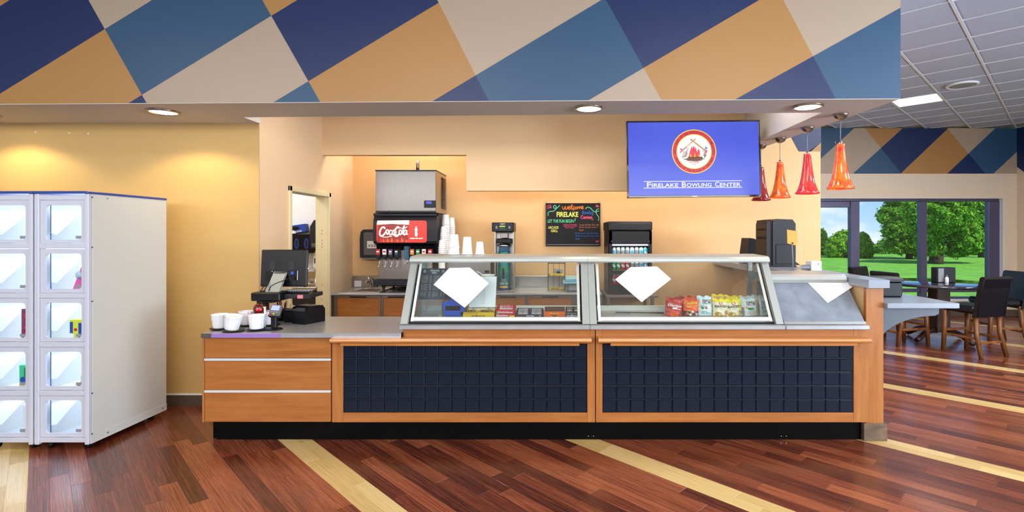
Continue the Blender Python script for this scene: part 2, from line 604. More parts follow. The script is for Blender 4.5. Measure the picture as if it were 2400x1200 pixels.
def stroke(g, pts, o, r, u, w, mi=0, out=.0015, sx=1.0, sy=1.0, k=6):
    """a flat pen stroke along 2-D points"""
    L = smooth_line([(p[0] * sx, p[1] * sy) for p in pts], k)
    o, r, u = Vector(o), Vector(r).normalized(), Vector(u).normalized()
    n = r.cross(u)
    vs = []
    for i, p in enumerate(L):
        d = L[min(i + 1, len(L) - 1)] - L[max(i - 1, 0)]
        d = d.normalized() if d.length > 1e-9 else Vector((1, 0))
        q = Vector((-d.y, d.x)) * w / 2
        for e in (p + q, p - q):
            vs.append(o + r * e.x + u * e.y + n * (out + .00002 * i))
    g.add(vs, [(2 * i, 2 * i + 1, 2 * i + 3, 2 * i + 2) for i in range(len(L) - 1)], mi)
    return g


def plate(g, poly, o, r, u, mi=0, out=.001, thick=.0006):
    """thin flat shape on a plane"""
    o, r, u = Vector(o), Vector(r).normalized(), Vector(u).normalized()
    n = r.cross(u)
    k = len(poly)
    a = [o + r * p[0] + u * p[1] + n * out for p in poly]
    b = [o + r * p[0] + u * p[1] + n * (out - thick) for p in poly]
    g.add(a + b, [list(range(k)), list(range(k, 2 * k))[::-1]] + [(i, (i + 1) % k, k + (i + 1) % k, k + i) for i in range(k)], mi)
    return g


def ring(rx, n=40, cx=0, cy=0, ry=None):
    ry = rx if ry is None else ry
    return [(cx + rx * math.cos(2 * math.pi * i / n), cy + ry * math.sin(2 * math.pi * i / n)) for i in range(n)]


def rrect(w, h, r, n=5, cx=0, cy=0):
    out = []
    for qx, qy, a0 in ((1, 1, 0), (-1, 1, 90), (-1, -1, 180), (1, -1, 270)):
        for i in range(n + 1):
            a = math.radians(a0 + 90 * i / n)
            out.append((cx + qx * (w / 2 - r) + r * math.cos(a), cy + qy * (h / 2 - r) + r * math.sin(a)))
    return out


def clip(poly, a, b, keep_left=True):
    """half-plane clip of a 2-D polygon by the line a->b"""
    out = []
    def sd(p):
        v = (b[0] - a[0]) * (p[1] - a[1]) - (b[1] - a[1]) * (p[0] - a[0])
        return v if keep_left else -v
    for i, p in enumerate(poly):
        q = poly[(i + 1) % len(poly)]
        dp, dq = sd(p), sd(q)
        if dp >= 0: out.append(p)
        if dp * dq < 0:
            t = dp / (dp - dq)
            out.append((p[0] + (q[0] - p[0]) * t, p[1] + (q[1] - p[1]) * t))
    return out


XR, ZU = Vector((1, 0, 0)), Vector((0, 0, 1))
# ------------------------------------------------------------------ setting: floor
R2 = math.sqrt(2)
STRIPS = [-1.70, -.15, 1.405, 2.985, 4.585, 6.30, 8.08, 9.90, 11.7, 13.4]     # pale strips, measured across the planks
HW = .095
g = G().box(-9, 9.1, -4, 10.1, -.12, -.0042)
floor = struct(g, 'floor', 'joint')


def seen(x, y, mx=60):
    if y < 2.4: return False
    px, py = CX + x * F / y, CY + H * F / y
    return -mx < px < 2400 + mx and py < 1200 + mx


rows = []
for i in range(len(STRIPS) - 1):
    a, b = STRIPS[i], STRIPS[i + 1]
    rows += [(a - HW, a, 1), (a, a + HW, 1)]
    n = 14
    w = (b - a - 2 * HW) / n
    rows += [(a + HW + k * w, a + HW + (k + 1) * w, 0) for k in range(n)]
planks = []
rnd = random.Random(3)
for u0, u1, pale in rows:
    t = -8.5 + rnd.random()
    while t < 8.5:
        ln = rnd.uniform(.75, 1.25)
        uc, tc = (u0 + u1) / 2, t + ln / 2
        x, y = (uc - tc) / R2, (uc + tc) / R2
        ends = [((uc - q) / R2, (uc + q) / R2) for q in (t, tc, t + ln)]
        if any(seen(*e) for e in ends) and (y < 4.7 or x > 1.6 or (x < -2.1 and y < 5.3)) and not (x < -3.9 and y > 4.3) and x < 9.3 and y < 10.4:
            mid = seen(x, y, 0)
            planks.append((ln * (u1 - u0) / (y ** 3) * (1 if mid else .2), u0, u1, t, ln, pale, rnd.random()))
        t += ln
planks.sort(key=lambda p: -p[0])
PM = {}
for pale in (0, 1):
    PM[pale] = G().box(-.5, .5, -.5, .5, -1, 0)
pm = []
for pale, mt in ((0, 'plank_red'), (1, 'plank_maple')):
    me = bpy.data.meshes.new('plank')
    gg = G(); c = .006
    vs = [(sx * .5, sy * .5, -1) for sx in (-1, 1) for sy in (-1, 1)] + [(sx * .5, sy * .5, -.25) for sx in (-1, 1) for sy in (-1, 1)] + [(sx * .4985, sy * .488, 0) for sx in (-1, 1) for sy in (-1, 1)]
    me.from_pydata(vs, [], [(8, 10, 11, 9), (0, 1, 5, 4), (2, 6, 7, 3), (0, 4, 6, 2), (1, 3, 7, 5), (4, 5, 9, 8), (6, 10, 11, 7), (4, 8, 10, 6), (5, 7, 11, 9)])
    bm = bmesh.new(); bm.from_mesh(me); bmesh.ops.recalc_face_normals(bm, faces=bm.faces); bm.to_mesh(me); bm.free()
    me.materials.append(MATS[mt])
    pm.append(me)
for _, u0, u1, t, ln, pale, rr in planks[:292]:
    uc, tc = (u0 + u1) / 2, t + ln / 2
    o = bpy.data.objects.new('plank', pm[pale])
    COL.objects.link(o)
    o.location = ((uc - tc) / R2, (uc + tc) / R2, 0)
    o.rotation_euler = (0, 0, math.radians(135))
    o.scale = (ln, u1 - u0, .004)
    o.parent = floor
far = planks[292:]
for pale, mt in ((0, 'plank_red_far'), (1, 'plank_maple_far')):
    vs, fs, tint = [], [], []
    for _, u0, u1, t, ln, pl, rr in far:
        if pl != pale: continue
        o = len(vs)
        a, b, c, d = t + .001, t + ln - .001, -u0 - .001, -u1 + .001
        vs += [(a, d, 0), (b, d, 0), (b, c, 0), (a, c, 0), (a, d, -.004), (b, d, -.004), (b, c, -.004), (a, c, -.004)]
        fs += [(o, o + 1, o + 2, o + 3), (o, o + 4, o + 5, o + 1), (o + 1, o + 5, o + 6, o + 2), (o + 2, o + 6, o + 7, o + 3), (o + 3, o + 7, o + 4, o)]
        tint += [rr] * 5
    if not vs: continue
    me = bpy.data.meshes.new('far_planks'); me.from_pydata(vs, [], fs)
    at = me.attributes.new('tint', 'FLOAT', 'FACE'); at.data.foreach_set('value', tint)
    me.materials.append(MATS[mt])
    o = bpy.data.objects.new('far_planks', me); COL.objects.link(o)
    o.rotation_euler = (0, 0, math.radians(135)); o.parent = floor; o['kind'] = 'stuff'

# ------------------------------------------------------------------ walls
WX = -2.756                      # side wall of the serving kitchen
ZS = 2.626                       # underside of the painted soffit
wl_ = struct(G().box(-9, WX - .128, 4.81, 4.9, 0, 2.7).box(-9, WX, 4.8, 4.81, 0, 2.7), 'wall_left', 'wall_tan_shaded')
for px, py in ((84, 310), (163, 312), (207, 313)):
    G().cyl((PX(px, 4.8), 4.802, PZ(py, 4.8)), (PX(px, 4.8), 4.793, PZ(py, 4.8)), .011, .008, 12).build('wall_anchor', 'door_cream', wl_)
D0, D1, DZ = 5.37, 6.26, 2.05    # door opening in the side wall
g = G().box(WX - .128, WX, 4.8105, D0, 0, 3.3).box(WX - .128, WX, D1, 7.03, 0, 3.3).box(WX - .128, WX, D0, D1, DZ, 3.3)
struct(g, 'wall_side', 'wall_tan_lit')
g = G().box(WX - .128, 3.63, 7.03, 7.13, 0, 3.64)
struct(g, 'wall_back', 'wall_tan')
g = G().box(-5.2, WX - .128, 7.03, 7.13, 0, 2.9).box(-5.3, -5.2, 4.9, 7.13, 0, 2.9).box(-5.2, WX - .128, 4.9, 7.03, 2.8, 2.9)
struct(g, 'wall_utility', 'wall_white')
# dropped bulkhead over the kitchen back counter: shallow run, then the deep run behind the screen
g = G().box(WX, -1.046, 6.1, 6.2, 2.535, 3.3).box(-1.046, 2.46, 6.1, 6.2, 2.11, 3.3)
struct(g, 'wall_bulkhead', 'wall_cream')
struct(G().box(WX - .128, 2.5, 4.36, 7.03, 3.2, 3.3), 'ceiling_kitchen', 'wall_white')
# kitchen fixtures of light panels up there
# soffit
KS = -.0238


def sy(x): return 3.982 + KS * x


g = G()
g.prism([(-9, sy(-9)), (-2.74, sy(-2.74)), (-2.74, 4.80), (-9, 4.80)], 'xy', ZS, 3.64)
g.prism([(-2.74, sy(-2.74)), (2.265, sy(2.265)), (2.265, 4.36), (-2.74, 4.536)], 'xy', ZS, 3.64)
g.prism([(2.265, sy(2.265)), (2.63, sy(2.63)), (2.40, 7.03), (2.25, 7.03)], 'xy', ZS, 3.64)
soffit = struct(g, 'wall_soffit', 'soffit_white')


def painted(lines_a, lines_b, table, to_plane, rect, emit):
    """cells between two families of slanted lines"""
    A = [(to_plane(*a), to_plane(*b)) for a, b in lines_a]
    B = [(to_plane(*a), to_plane(*b)) for a, b in lines_b]
    for i in range(-1, len(A)):
        for j in range(-1, len(B)):
            p = list(rect)
            if i >= 0: p = clip(p, A[i][0], A[i][1], True)      # below/right of A[i]
            if p and i + 1 < len(A): p = clip(p, A[i + 1][0], A[i + 1][1], False)
            if p and j >= 0: p = clip(p, B[j][0], B[j][1], True)
            if p and j + 1 < len(B): p = clip(p, B[j + 1][0], B[j + 1][1], False)
            if len(p) > 2:
                emit(p, table(i, j))


def on_soffit(px, py):
    k = (px - CX) / F
    Y = 3.982 / (1 - KS * k)
    return (k * Y, H - (py - CY) * Y / F)


PM4 = ['paint_navy', 'paint_steel', 'paint_tan', 'paint_beige']
la = [((-1415 + 360 * i, 0), (-1415 + 360 * i - 396, 241)) for i in range(3)]
la = [((25 - 357 * k, 0), (25 - 357 * k - 360, 221)) for k in (4, 3, 2, 1)] + [((25, 0), (-335, 221)), ((358, 0), (0, 220.7)), ((698, 0), (338, 220)), ((1040, 0), (640, 241)), ((1410, 0), (1010, 240)), ((1780, 0), (1380, 235)), ((2143, 0), (1725, 232))]
lb = [((208 - 405 * k, 0), (345 - 405 * k, 243)) for k in (3, 2, 1)] + [((208, 0), (345, 243)), ((615, 0), (752, 241)), ((1025, 0), (1147, 240)), ((1420, 0), (1550, 235)), ((1835, 0), (1957, 230))]


def tab_soffit(i, j):
    s, c = i - 4, j - 2              # stripe 0 lies between A0 and A1; column 0 left of B1
    if s % 2 == 0 and s != 4 or s == 4:
        if s == 4: return 0 if c % 2 == 0 else 1
        if s == 6: return 0 if c % 2 == 0 else 1
        return 0 if c % 2 == 0 else 3
    if s == 3: return {1: 1, 2: 2, 3: 3}.get(c, 2)
    if s == 5: return 3 if c % 2 else 2
    return 2 if c % 2 == 0 else 1


pg = G()


def emit_soffit(p, k):
    a = [(x, sy(x) - .004, z) for x, z in p]; b = [(x, sy(x) + .001, z) for x, z in p]
    n = len(p)
    pg.add(a + b, [list(range(n)), list(range(n, 2 * n))[::-1]] + [(q, (q + 1) % n, n + (q + 1) % n, n + q) for q in range(n)], k)


painted(la, lb, tab_soffit, on_soffit, [(-9, ZS + .004), (2.63, ZS + .004), (2.63, 3.64), (-9, 3.64)], emit_soffit)
pg.build('painted_pattern', PM4, soffit, recalc=True)

# hall shell out of the picture, so that the room is closed
struct(G().box(-9, 9.1, -4.1, -4, 0, 3.74), 'wall_rear', 'hall_white')
struct(G().box(-9.1, -9, -4.1, 4.9, 0, 3.74), 'wall_far_left', 'hall_white')
# dining corner
YW, XW, ZC = 9.95, 8.93, 3.64
WX0, WX1, WZ0, WZ1 = 4.6, 8.67, .33, 2.29
g = G().box(3.53, WX0, YW, YW + .22, 0, ZC).box(WX1, XW + .2, YW, YW + .22, 0, ZC)
g.box(WX0, WX1, YW, YW + .22, 0, WZ0).box(WX0, WX1, YW, YW + .22, WZ1, ZC)
wdb = struct(g, 'wall_dining_back', 'wall_taupe')
struct(G().box(3.53, 3.63, 7.13, YW, 0, ZC), 'wall_dining_left', 'wall_taupe')
wr = struct(G().box(XW, XW + .15, -4, YW, 0, ZC), 'wall_right', 'wall_taupe')


def on_wall(px, py): return (PX(px, YW), PZ(py, YW))


z8 = lambda x, y: (1900 + x / 2.858, y / 2.858)
la2 = [(z8(285, 865), z8(60, 1070)), (z8(620, 855), z8(280, 1165)), (z8(925, 855), z8(605, 1160)), (z8(1240, 855), z8(917, 1160)), (z8(1555, 855), z8(1230, 1157))]
lb2 = [(z8(362, 860), z8(605, 1160)), (z8(915, 862), z8(1165, 1157))]
T2 = {(-1, -1): 1, (0, -1): 3, (0, 0): 2, (1, -1): 1, (1, 0): 0, (2, 0): 2, (2, 1): 3, (3, 0): 0, (3, 1): 1, (4, 1): 3, (4, 0): 3}
pw = G()


def emit_wall(p, k):
    a = [(x, YW - .004, z) for x, z in p]; b = [(x, YW + .001, z) for x, z in p]
    n = len(p)
    pw.add(a + b, [list(range(n)), list(range(n, 2 * n))[::-1]] + [(q, (q + 1) % n, n + (q + 1) % n, n + q) for q in range(n)], k)


painted(la2, lb2, lambda i, j: T2.get((i, j), 1), on_wall, [(3.7, PZ(407, YW)), (XW, PZ(407, YW)), (XW, ZC), (3.7, ZC)], emit_wall)
pw.build('painted_pattern', PM4, wdb)
pr = G()
for ya, yb, k in ((9.95, 8.9, 0), (8.9, 7.6, 1), (7.6, 6.2, 2), (6.2, 4.8, 0), (4.8, 3.4, 3), (3.4, 2.0, 1)):
    pr.prism([(ya, ZC), (yb, ZC), (yb - .7, 2.78), (ya - .7, 2.78)] if ya < 9.9 else [(ya, ZC), (yb, ZC), (yb - .7, 2.78), (ya - .15, 2.78), (ya, 2.9)], 'yz', XW - .004, XW + .001, k)
pr.build('painted_pattern', PM4, wr)
# blue paint on the upper end of the back wall, past the beam
pk = G()
zb = lambda px, py: (PX(px, 7.03), PZ(py, 7.03))
for poly, k in (([zb(1852, 318), zb(1872, 355), zb(1900, 355), zb(1924, 334), zb(1924, 262), zb(1852, 262)], 0), ([zb(1896, 355), zb(1924, 355), zb(1924, 334)], 2)):
    n = len(poly)
    pk.prism(poly, 'xz', 7.026, 7.031, k)
pk.build('painted_pattern', PM4, bpy.data.objects['wall_back'])

# ceiling: exposed tees and tiles, set at forty-five degrees
ceil = struct(G().box(-9.1, 9.1, -4.1, 10.2, ZC + .03, ZC + .1), 'ceiling', 'hall_white')
V0, DV, U0, DU = -.735, .61, 6.235, .5905
tile_me = {}
holes = {(-3, 5)}
vi = range(-7, 4); ui = range(-6, 14)
LIT = None
tees = G()
ncount = 0
tm = G()
tm.add([(-.5, -.5, 1), (.5, -.5, 1), (.5, .5, 1), (-.5, .5, 1), (-.5, -.5, .6), (.5, -.5, .6), (.5, .5, .6), (-.5, .5, .6), (-.46, -.46, 0), (.46, -.46, 0), (.46, .46, 0), (-.46, .46, 0)],
       [(8, 11, 10, 9), (0, 1, 5, 4), (1, 2, 6, 5), (2, 3, 7, 6), (3, 0, 4, 7), (4, 5, 9, 8), (5, 6, 10, 9), (6, 7, 11, 10), (7, 4, 8, 11)])
tile0 = None
for i in vi:
    for j in ui:
        v, u = V0 + DV * (i + .5), U0 + DU * (j + .5)
        x, y = (u + v) / R2, (u - v) / R2
        if not (2.4 < x < 8.85 and 2.6 < y < 9.9): continue
        px, py = CX + x * F / y, CY - (ZC - H) * F / y
        if px > 2800 or py < -260: continue
        if abs(v + 1.65) < .2 and abs(u - 9.48) < .2:
            LIT = (x, y); continue
        if tile0 is None:
            tile0 = tm.build('ceiling_tile', 'ceiling_tile', ceil)
            o = tile0
        else:
            o = tile0.copy(); COL.objects.link(o)
        o.location = (x, y, ZC - .004); o.rotation_euler = (0, 0, math.radians(45)); o.scale = (DU - .012, DV - .012, .02)
        ncount += 1
for i in list(vi) + [4]:
    v = V0 + DV * i
    us = [u for u in [3.5 + .05 * q for q in range(220)] if 2.35 < (u + v) / R2 < 8.92 and 2.0 < (u - v) / R2 < 9.94]
    if len(us) < 3: continue
    t = G().box(us[0], us[-1], -.0125, .0125, ZC - .008, ZC + .02)
    t.xf(Matrix.Rotation(math.radians(45), 4, 'Z') @ Matrix.Translation((0, -v, 0)))
    t.build('main_tee', 'tee_white', ceil)
for j in list(ui) + [14]:
    u = U0 + DU * j
    vs_ = [v for v in [-5 + .05 * q for q in range(200)] if 2.35 < (u + v) / R2 < 8.92 and 2.0 < (u - v) / R2 < 9.94]
    if len(vs_) < 3: continue
    t = G().box(-.006, .006, -vs_[-1], -vs_[0], ZC - .006, ZC + .02)
    t.xf(Matrix.Rotation(math.radians(45), 4, 'Z') @ Matrix.Translation((u, 0, 0)))
    t.build('cross_tee', 'tee_white', ceil)
# recessed square light panel and round ceiling speaker
lx, ly = LIT
pl = thing('ceiling_light_panel', 'glowing square light panel recessed in the grid ceiling of the dining corner', 'light', (lx, ly, ZC - .01), math.radians(45))
G().box(-DU / 2 + .012, DU / 2 - .012, -DV / 2 + .012, DV / 2 - .012, .012, .03).build('diffuser', 'lens_cool', pl, local=True)
fr = G()
for a, b, c, d in ((-.5, .5, -.5, -.47), (-.5, .5, .47, .5), (-.5, -.47, -.47, .47), (.47, .5, -.47, .47)):
    fr.box(a * (DU - .014), b * (DU - .014), c * (DV - .014), d * (DV - .014), .004, .025)
fr.build('frame', 'tee_white', pl, local=True)
light('AREA', 'panel_light', (lx, ly, ZC - .03), 14, (.95, .97, 1), (0, 0, 0), shape='SQUARE', size=.5)
cs = thing('ceiling_speaker', 'round grey speaker grille flush in the dining ceiling tiles', 'speaker', (5.55, 7.015, ZC - .03))
G().lathe([(.150, .024), (.150, .006), (.10, .003), (.02, .002)], (0, 0, 0), 32).build('grille', 'mid_grey', cs, local=True)
G().lathe([(.150, .018), (.152, 0), (.182, .004), (.186, .02), (.17, .03)], (0, 0, 0), 32).build('rim', 'tee_white', cs, local=True)

# baseboards
struct(G().box(-9, WX - .05, 4.782, 4.8, 0, .028).box(-9, WX - .05, 4.778, 4.8, .028, .062).box(-9, WX - .05, 4.784, 4.8, .062, .1), 'baseboard_left', 'base_brown')
struct(G().box(-9, WX - .05, 4.788, 4.8, .1, .112), 'trim_1', 'white')
struct(G().box(3.63, XW, YW - .02, YW, 0, .14, b=.006), 'baseboard_back', 'base_brown')
struct(G().box(XW - .02, XW, -3.9, YW, 0, .14, b=.006), 'baseboard_right', 'base_brown')
# side door frame
g = G()
for x0, x1 in ((WX - .002, WX + .02), (WX - .15, WX - .126)):
    g.box(x0, x1, D0 - .045, D0 + .004, 0, DZ + .05, b=.004).box(x0, x1, D1 - .004, D1 + .045, 0, DZ + .05, b=.004).box(x0, x1, D0 - .045, D1 + .045, DZ - .004, DZ + .05, b=.004)
g.box(WX - .13, WX + .004, D0 - .004, D0 + .004, 0, DZ).box(WX - .13, WX + .004, D1 - .004, D1 + .004, 0, DZ).box(WX - .13, WX + .004, D0, D1, DZ - .004, DZ + .004)
df = struct(g, 'door_1', 'door_cream', label='cream steel door frame without a door leaf')
g = G()
for z in (1.44, 1.48, 1.52, 1.60, 1.64, .80, .98, .30):
    g.cyl((WX - .07, D1 - .0035, z), (WX - .07, D1 - .006, z), .005, n=8)
g.build('screw_hole', 'charcoal', df)

# window: dark metal frame with panes
YG = 10.1
w1 = thing('window_1', None, None, (WX0, YG, WZ0))
w1['kind'] = 'structure'


def bar(name, x0, x1, z0, z1, d=.06):
    o = G().box(x0, x1, YG - d, YG + .04, z0, z1, b=.006).build(name, 'bronze_frame', w1)
    return o


bar('head_rail', WX0, WX1, 2.232, WZ1)
bar('door_head', WX0, PX(1989, YG), 2.115, 2.232, .05)
bar('jamb', 8.46, WX1, WZ0, 2.232, .07)
bar('mullion', PX(1989, YG), PX(2010, YG), WZ0, 2.232, .07)
bar('mullion', PX(2152, YG), PX(2167, YG), WZ0, 2.232, .07)
bar('low_rail', PX(2010, YG), PX(2152, YG), .46, .525, .05)
bar('low_rail', PX(2167, YG), 8.46, .46, .525, .05)
bar('bottom_rail', WX0, WX1, WZ0, .37, .06)
for x0, x1, z0, z1 in ((WX0, PX(1989, YG), .37, 2.115), (PX(2010, YG), PX(2152, YG), .525, 2.232), (PX(2167, YG), 8.46, .525, 2.232), (PX(2010, YG), PX(2152, YG), .37, .46), (PX(2167, YG), 8.46, .37, .46)):
    G().box(x0, x1, YG - .004, YG + .004, z0, z1).build('pane', 'window_glass', w1)
struct(G().box(WX1 - .006, WX1 + .001, YW - .004, YG + .02, WZ0, WZ1).box(WX0, WX1, YW - .004, YG, WZ1 - .006, WZ1 + .001).box(WX0, WX1, YW - .03, YG, WZ0 - .02, WZ0 + .004), 'trim_2', 'white', label='white painted window reveal and sill')

# ------------------------------------------------------------------ outside: lawn, trees, bushes
m, N, L, b = nodes('lawn_green')
tc = N.new('ShaderNodeTexCoord')
n1 = N.new('ShaderNodeTexNoise'); n1.inputs['Scale'].default_value = .9; n1.inputs['Detail'].default_value = 9; n1.inputs['Roughness'].default_value = .75
L.new(tc.outputs['Object'], n1.inputs['Vector'])
rr = N.new('ShaderNodeValToRGB'); e = rr.color_ramp.elements
e[0].position = .3; e[0].color = lin((70, 132, 22)); e[1].position = .7; e[1].color = lin((134, 196, 52))
L.new(n1.outputs[0], rr.inputs[0]); L.new(rr.outputs[0], b.inputs['Base Color']); b.inputs['Roughness'].default_value = .9
bp = N.new('ShaderNodeBump'); bp.inputs['Strength'].default_value = .6; bp.inputs['Distance'].default_value = .1
n2 = N.new('ShaderNodeTexNoise'); n2.inputs['Scale'].default_value = 14; n2.inputs['Detail'].default_value = 5
L.new(tc.outputs['Object'], n2.inputs['Vector']); L.new(n2.outputs[0], bp.inputs['Height']); L.new(bp.outputs[0], b.inputs['Normal'])
ZG = -1.0
GX, GY = 60, 90
lg = G().grid(60, 40, lambda u, v: (-20 + 130 * u, 10.6 + 110 * v, ZG + .12 * math.sin(u * 23 + v * 7) * min(1, v * 3) + (1 - min(1, v * 12)) * .75))
lawn = struct(lg, 'ground_lawn', 'lawn_green')
leafmat('leaf_mid', (56, 116, 24), (156, 208, 78))
leafmat('leaf_deep', (36, 88, 20), (104, 160, 56))
leafmat('leaf_lime', (84, 144, 22), (176, 220, 76))
mat('bark', (66, 50, 40), .9, noise=(.3, 6, (1, 1, .3)), bump=(8, .6))


def foliage(blobs, n, size, rs):
    vs, fs = [], []
    tot = sum(b[3] * b[4] * b[5] for b in blobs)
    for cx, cy, cz, rx, ry, rz in blobs:
        k = int(n * rx * ry * rz / tot)
        for _ in range(k):
            d = Vector((rs.gauss(0, 1), rs.gauss(0, 1), rs.gauss(0, 1))).normalized()
            q = rs.uniform(.55, 1.04) ** .6
            w_ = 1 + .16 * math.sin(d.x * 9 + cx) * math.sin(d.z * 8 + cz) + .1 * math.sin(d.y * 11 + d.x * 17)
            q *= w_
            p = Vector((cx + d.x * rx * q, cy + d.y * ry * q, cz + d.z * rz * q))
            nrm = (d + Vector((rs.gauss(0, .6), rs.gauss(0, .6), rs.gauss(.3, .6)))).normalized()
            a = nrm.orthogonal().normalized(); c = nrm.cross(a)
            th = rs.uniform(0, 6.28)
            a, c = a * math.cos(th) + c * math.sin(th), c * math.cos(th) - a * math.sin(th)
            s = size * rs.uniform(.6, 1.3)
            o = len(vs)
            vs += [p - a * s, p + c * s * .45, p + a * s, p - c * s * .45]
            fs.append((o, o + 1, o + 2, o + 3))
    return vs, fs


def tree(name, label, cat, px, py, Y, blobs_px, n, leaf, seed, trunk=.22, group=None, branches=5, size=.3):
    """blobs_px: (px, py, radius x px, radius y px)"""
    rs = random.Random(seed)
    b0 = PP(px, py, Y)
    root = thing(name, label, cat, b0, 0, group)
    k = Y / F
    blobs = []
    for bx, by, ax, ay in blobs_px:
        blobs.append((PX(bx, Y), Y + rs.uniform(-.5, .5) * ax * k * .6, PZ(by, Y), ax * k, ax * k * .9, ay * k))
    vs, fs = foliage(blobs, int(n * 2.6), size * .5, rs)
    gg = G().add(vs, fs)
    o = gg.build('foliage', leaf, root, recalc=False)
    o['kind'] = 'stuff'
    if trunk:
        top = max(blobs, key=lambda q: q[3] * q[5])
        hgt = top[2] - b0.z
        tr = G().tube([b0 + Vector((0, 0, -.1)), b0 + Vector((0, 0, .3)), b0 + Vector((.08, 0, hgt * .3)), b0 + Vector((-.05, 0, hgt * .55))], [trunk * 1.15, trunk * 1.0, trunk * .95, trunk * .7], 10)
        tr.build('trunk', 'bark', root)
        for q in range(branches):
            bl = blobs[q % len(blobs)]
            s0 = b0 + Vector((0, 0, hgt * rs.uniform(.25, .45)))
            e0 = Vector((bl[0], bl[1], bl[2]))
            mid = s0.lerp(e0, .5) + Vector((rs.uniform(-.2, .2), 0, .3))
            G().tube([s0, mid, e0], [trunk * .55, trunk * .35, trunk * .1], 7).build('branch', 'bark', root)
    return root


TG = 'trees on the lawn outside the window'
tree('leafy_tree', 'broad green tree with a thick forked dark trunk behind the second wide pane', 'tree', 2194, 617, 46,
     [(2200, 505, 58, 40), (2240, 530, 52, 34), (2180, 545, 34, 34), (2262, 566, 40, 28), (2215, 470, 60, 36), (2186, 580, 26, 22), (2150, 500, 30, 40), (2245, 590, 26, 14)], 15000, 'leaf_mid', 1, .55, TG, 8)
tree('leafy_tree', 'tall loose tree whose crown hangs over the middle mullion', 'tree', 2131, 608, 53,
     [(2110, 500, 40, 26), (2130, 530, 42, 34), (2096, 540, 30, 24), (2142, 560, 36, 32), (2118, 470, 34, 18), (2075, 512, 16, 14), (2108, 575, 30, 20), (2150, 590, 16, 14)], 13000, 'leaf_mid', 2, .32, TG, 6)
tree('leafy_tree', 'slim tree at the far right jamb of the window', 'tree', 2298, 620, 54,
     [(2296, 500, 34, 40), (2300, 550, 30, 36), (2312, 470, 30, 24), (2318, 585, 20, 22), (2276, 490, 18, 22)], 7000, 'leaf_mid', 3, .26, TG, 4)
tree('round_tree', 'low rounded lime green tree seen through the narrow first pane', 'tree', 1975, 609, 58,
     [(1972, 572, 30, 28), (1955, 585, 22, 24), (1992, 585, 26, 22), (1978, 552, 20, 12)], 5500, 'leaf_lime', 4, .25, TG, 3)
tree('round_tree', 'low rounded lime green tree just beside the first mullion in the wide pane', 'tree', 2024, 609, 56,
     [(2025, 578, 18, 26), (2032, 590, 14, 18), (2018, 590, 12, 18), (2023, 556, 12, 12)], 4200, 'leaf_lime', 5, .25, TG, 3)
tree('round_tree', 'dark narrow tree cut by the edge of the tan wall', 'tree', 1931, 609, 62,
     [(1928, 565, 13, 22), (1932, 588, 16, 20), (1926, 550, 10, 14)], 2200, 'leaf_deep', 6, .25, TG, 2)
BG = 'bushes along the far edge of the lawn'
for k, (px, w, h, lf) in enumerate([(1905, 26, 24, 'leaf_deep'), (1950, 26, 18, 'leaf_deep'), (2000, 24, 18, 'leaf_deep'), (2048, 22, 20, 'leaf_deep'), (2078, 22, 26, 'leaf_mid'), (2104, 24, 24, 'leaf_deep'), (2146, 26, 16, 'leaf_deep'), (2185, 26, 15, 'leaf_deep'),
                                    (2225, 28, 14, 'leaf_mid'), (2262, 26, 15, 'leaf_deep'), (2305, 28, 16, 'leaf_mid'), (2345, 28, 18, 'leaf_deep')]):
    tags = ['behind the wall edge at the narrow pane', 'under the lime green tree in the narrow pane', 'behind the first mullion', 'in the gap after the small lime tree', 'with a pale top between the lime tree and tall tree', 'dark, touching the tall loose tree',
            'at the foot of the tall loose tree', 'behind the forked trunk', 'pale, below the broad crown', 'dark, between the broad tree and slim tree', 'behind the slim tree trunk', 'past the window jamb']
    tree('bush', 'bush at the lawn edge, ' + tags[k], 'bush', px, 606 - .4 * (k % 2), 64 + 9 * (k % 2), [(px, 606 - h * .75, w, h), (px - w * .4, 606 - h * .5, w * .6, h * .6), (px + w * .4, 606 - h * .6, w * .6, h * .6)], 1500, lf, 20 + k, 0, BG, 0, size=.34)
# ------------------------------------------------------------------ soffit downlights
DL = ['above the lockers', 'above the middle of the counter', 'at the beam corner by the pendant lamps', 'over the first locker column, beyond the picture']
for k, (px, py, pw_) in enumerate(DOWN):
    Y = (ZS - H) * F / (CY - py)
    x = PX(px, Y)
    t = thing('downlight', 'round recessed downlight in the soffit underside ' + DL[k], 'light', (x, Y, ZS - .012), 0, 'soffit downlights')
    G().lathe([(.098, .011), (.098, .003), (.04, .001), (.01, .001)], (0, 0, 0), 32).build('lens', 'lens_warm', t, local=True)
    G().lathe([(.099, .010), (.101, -.002), (.108, -.004), (.118, .004), (.119, .013)], (0, 0, 0), 32).build('trim_ring', 'nickel', t, local=True)
    light('SPOT', 'downlight_beam', (x, Y, ZS - .03), pw_ * 1.1, (1, .84, .46), (0, 0, 0), spot_size=math.radians(138), spot_blend=.35, shadow_soft_size=.05)

# ------------------------------------------------------------------ vending lockers
LY0, LY1 = 3.78, 4.54


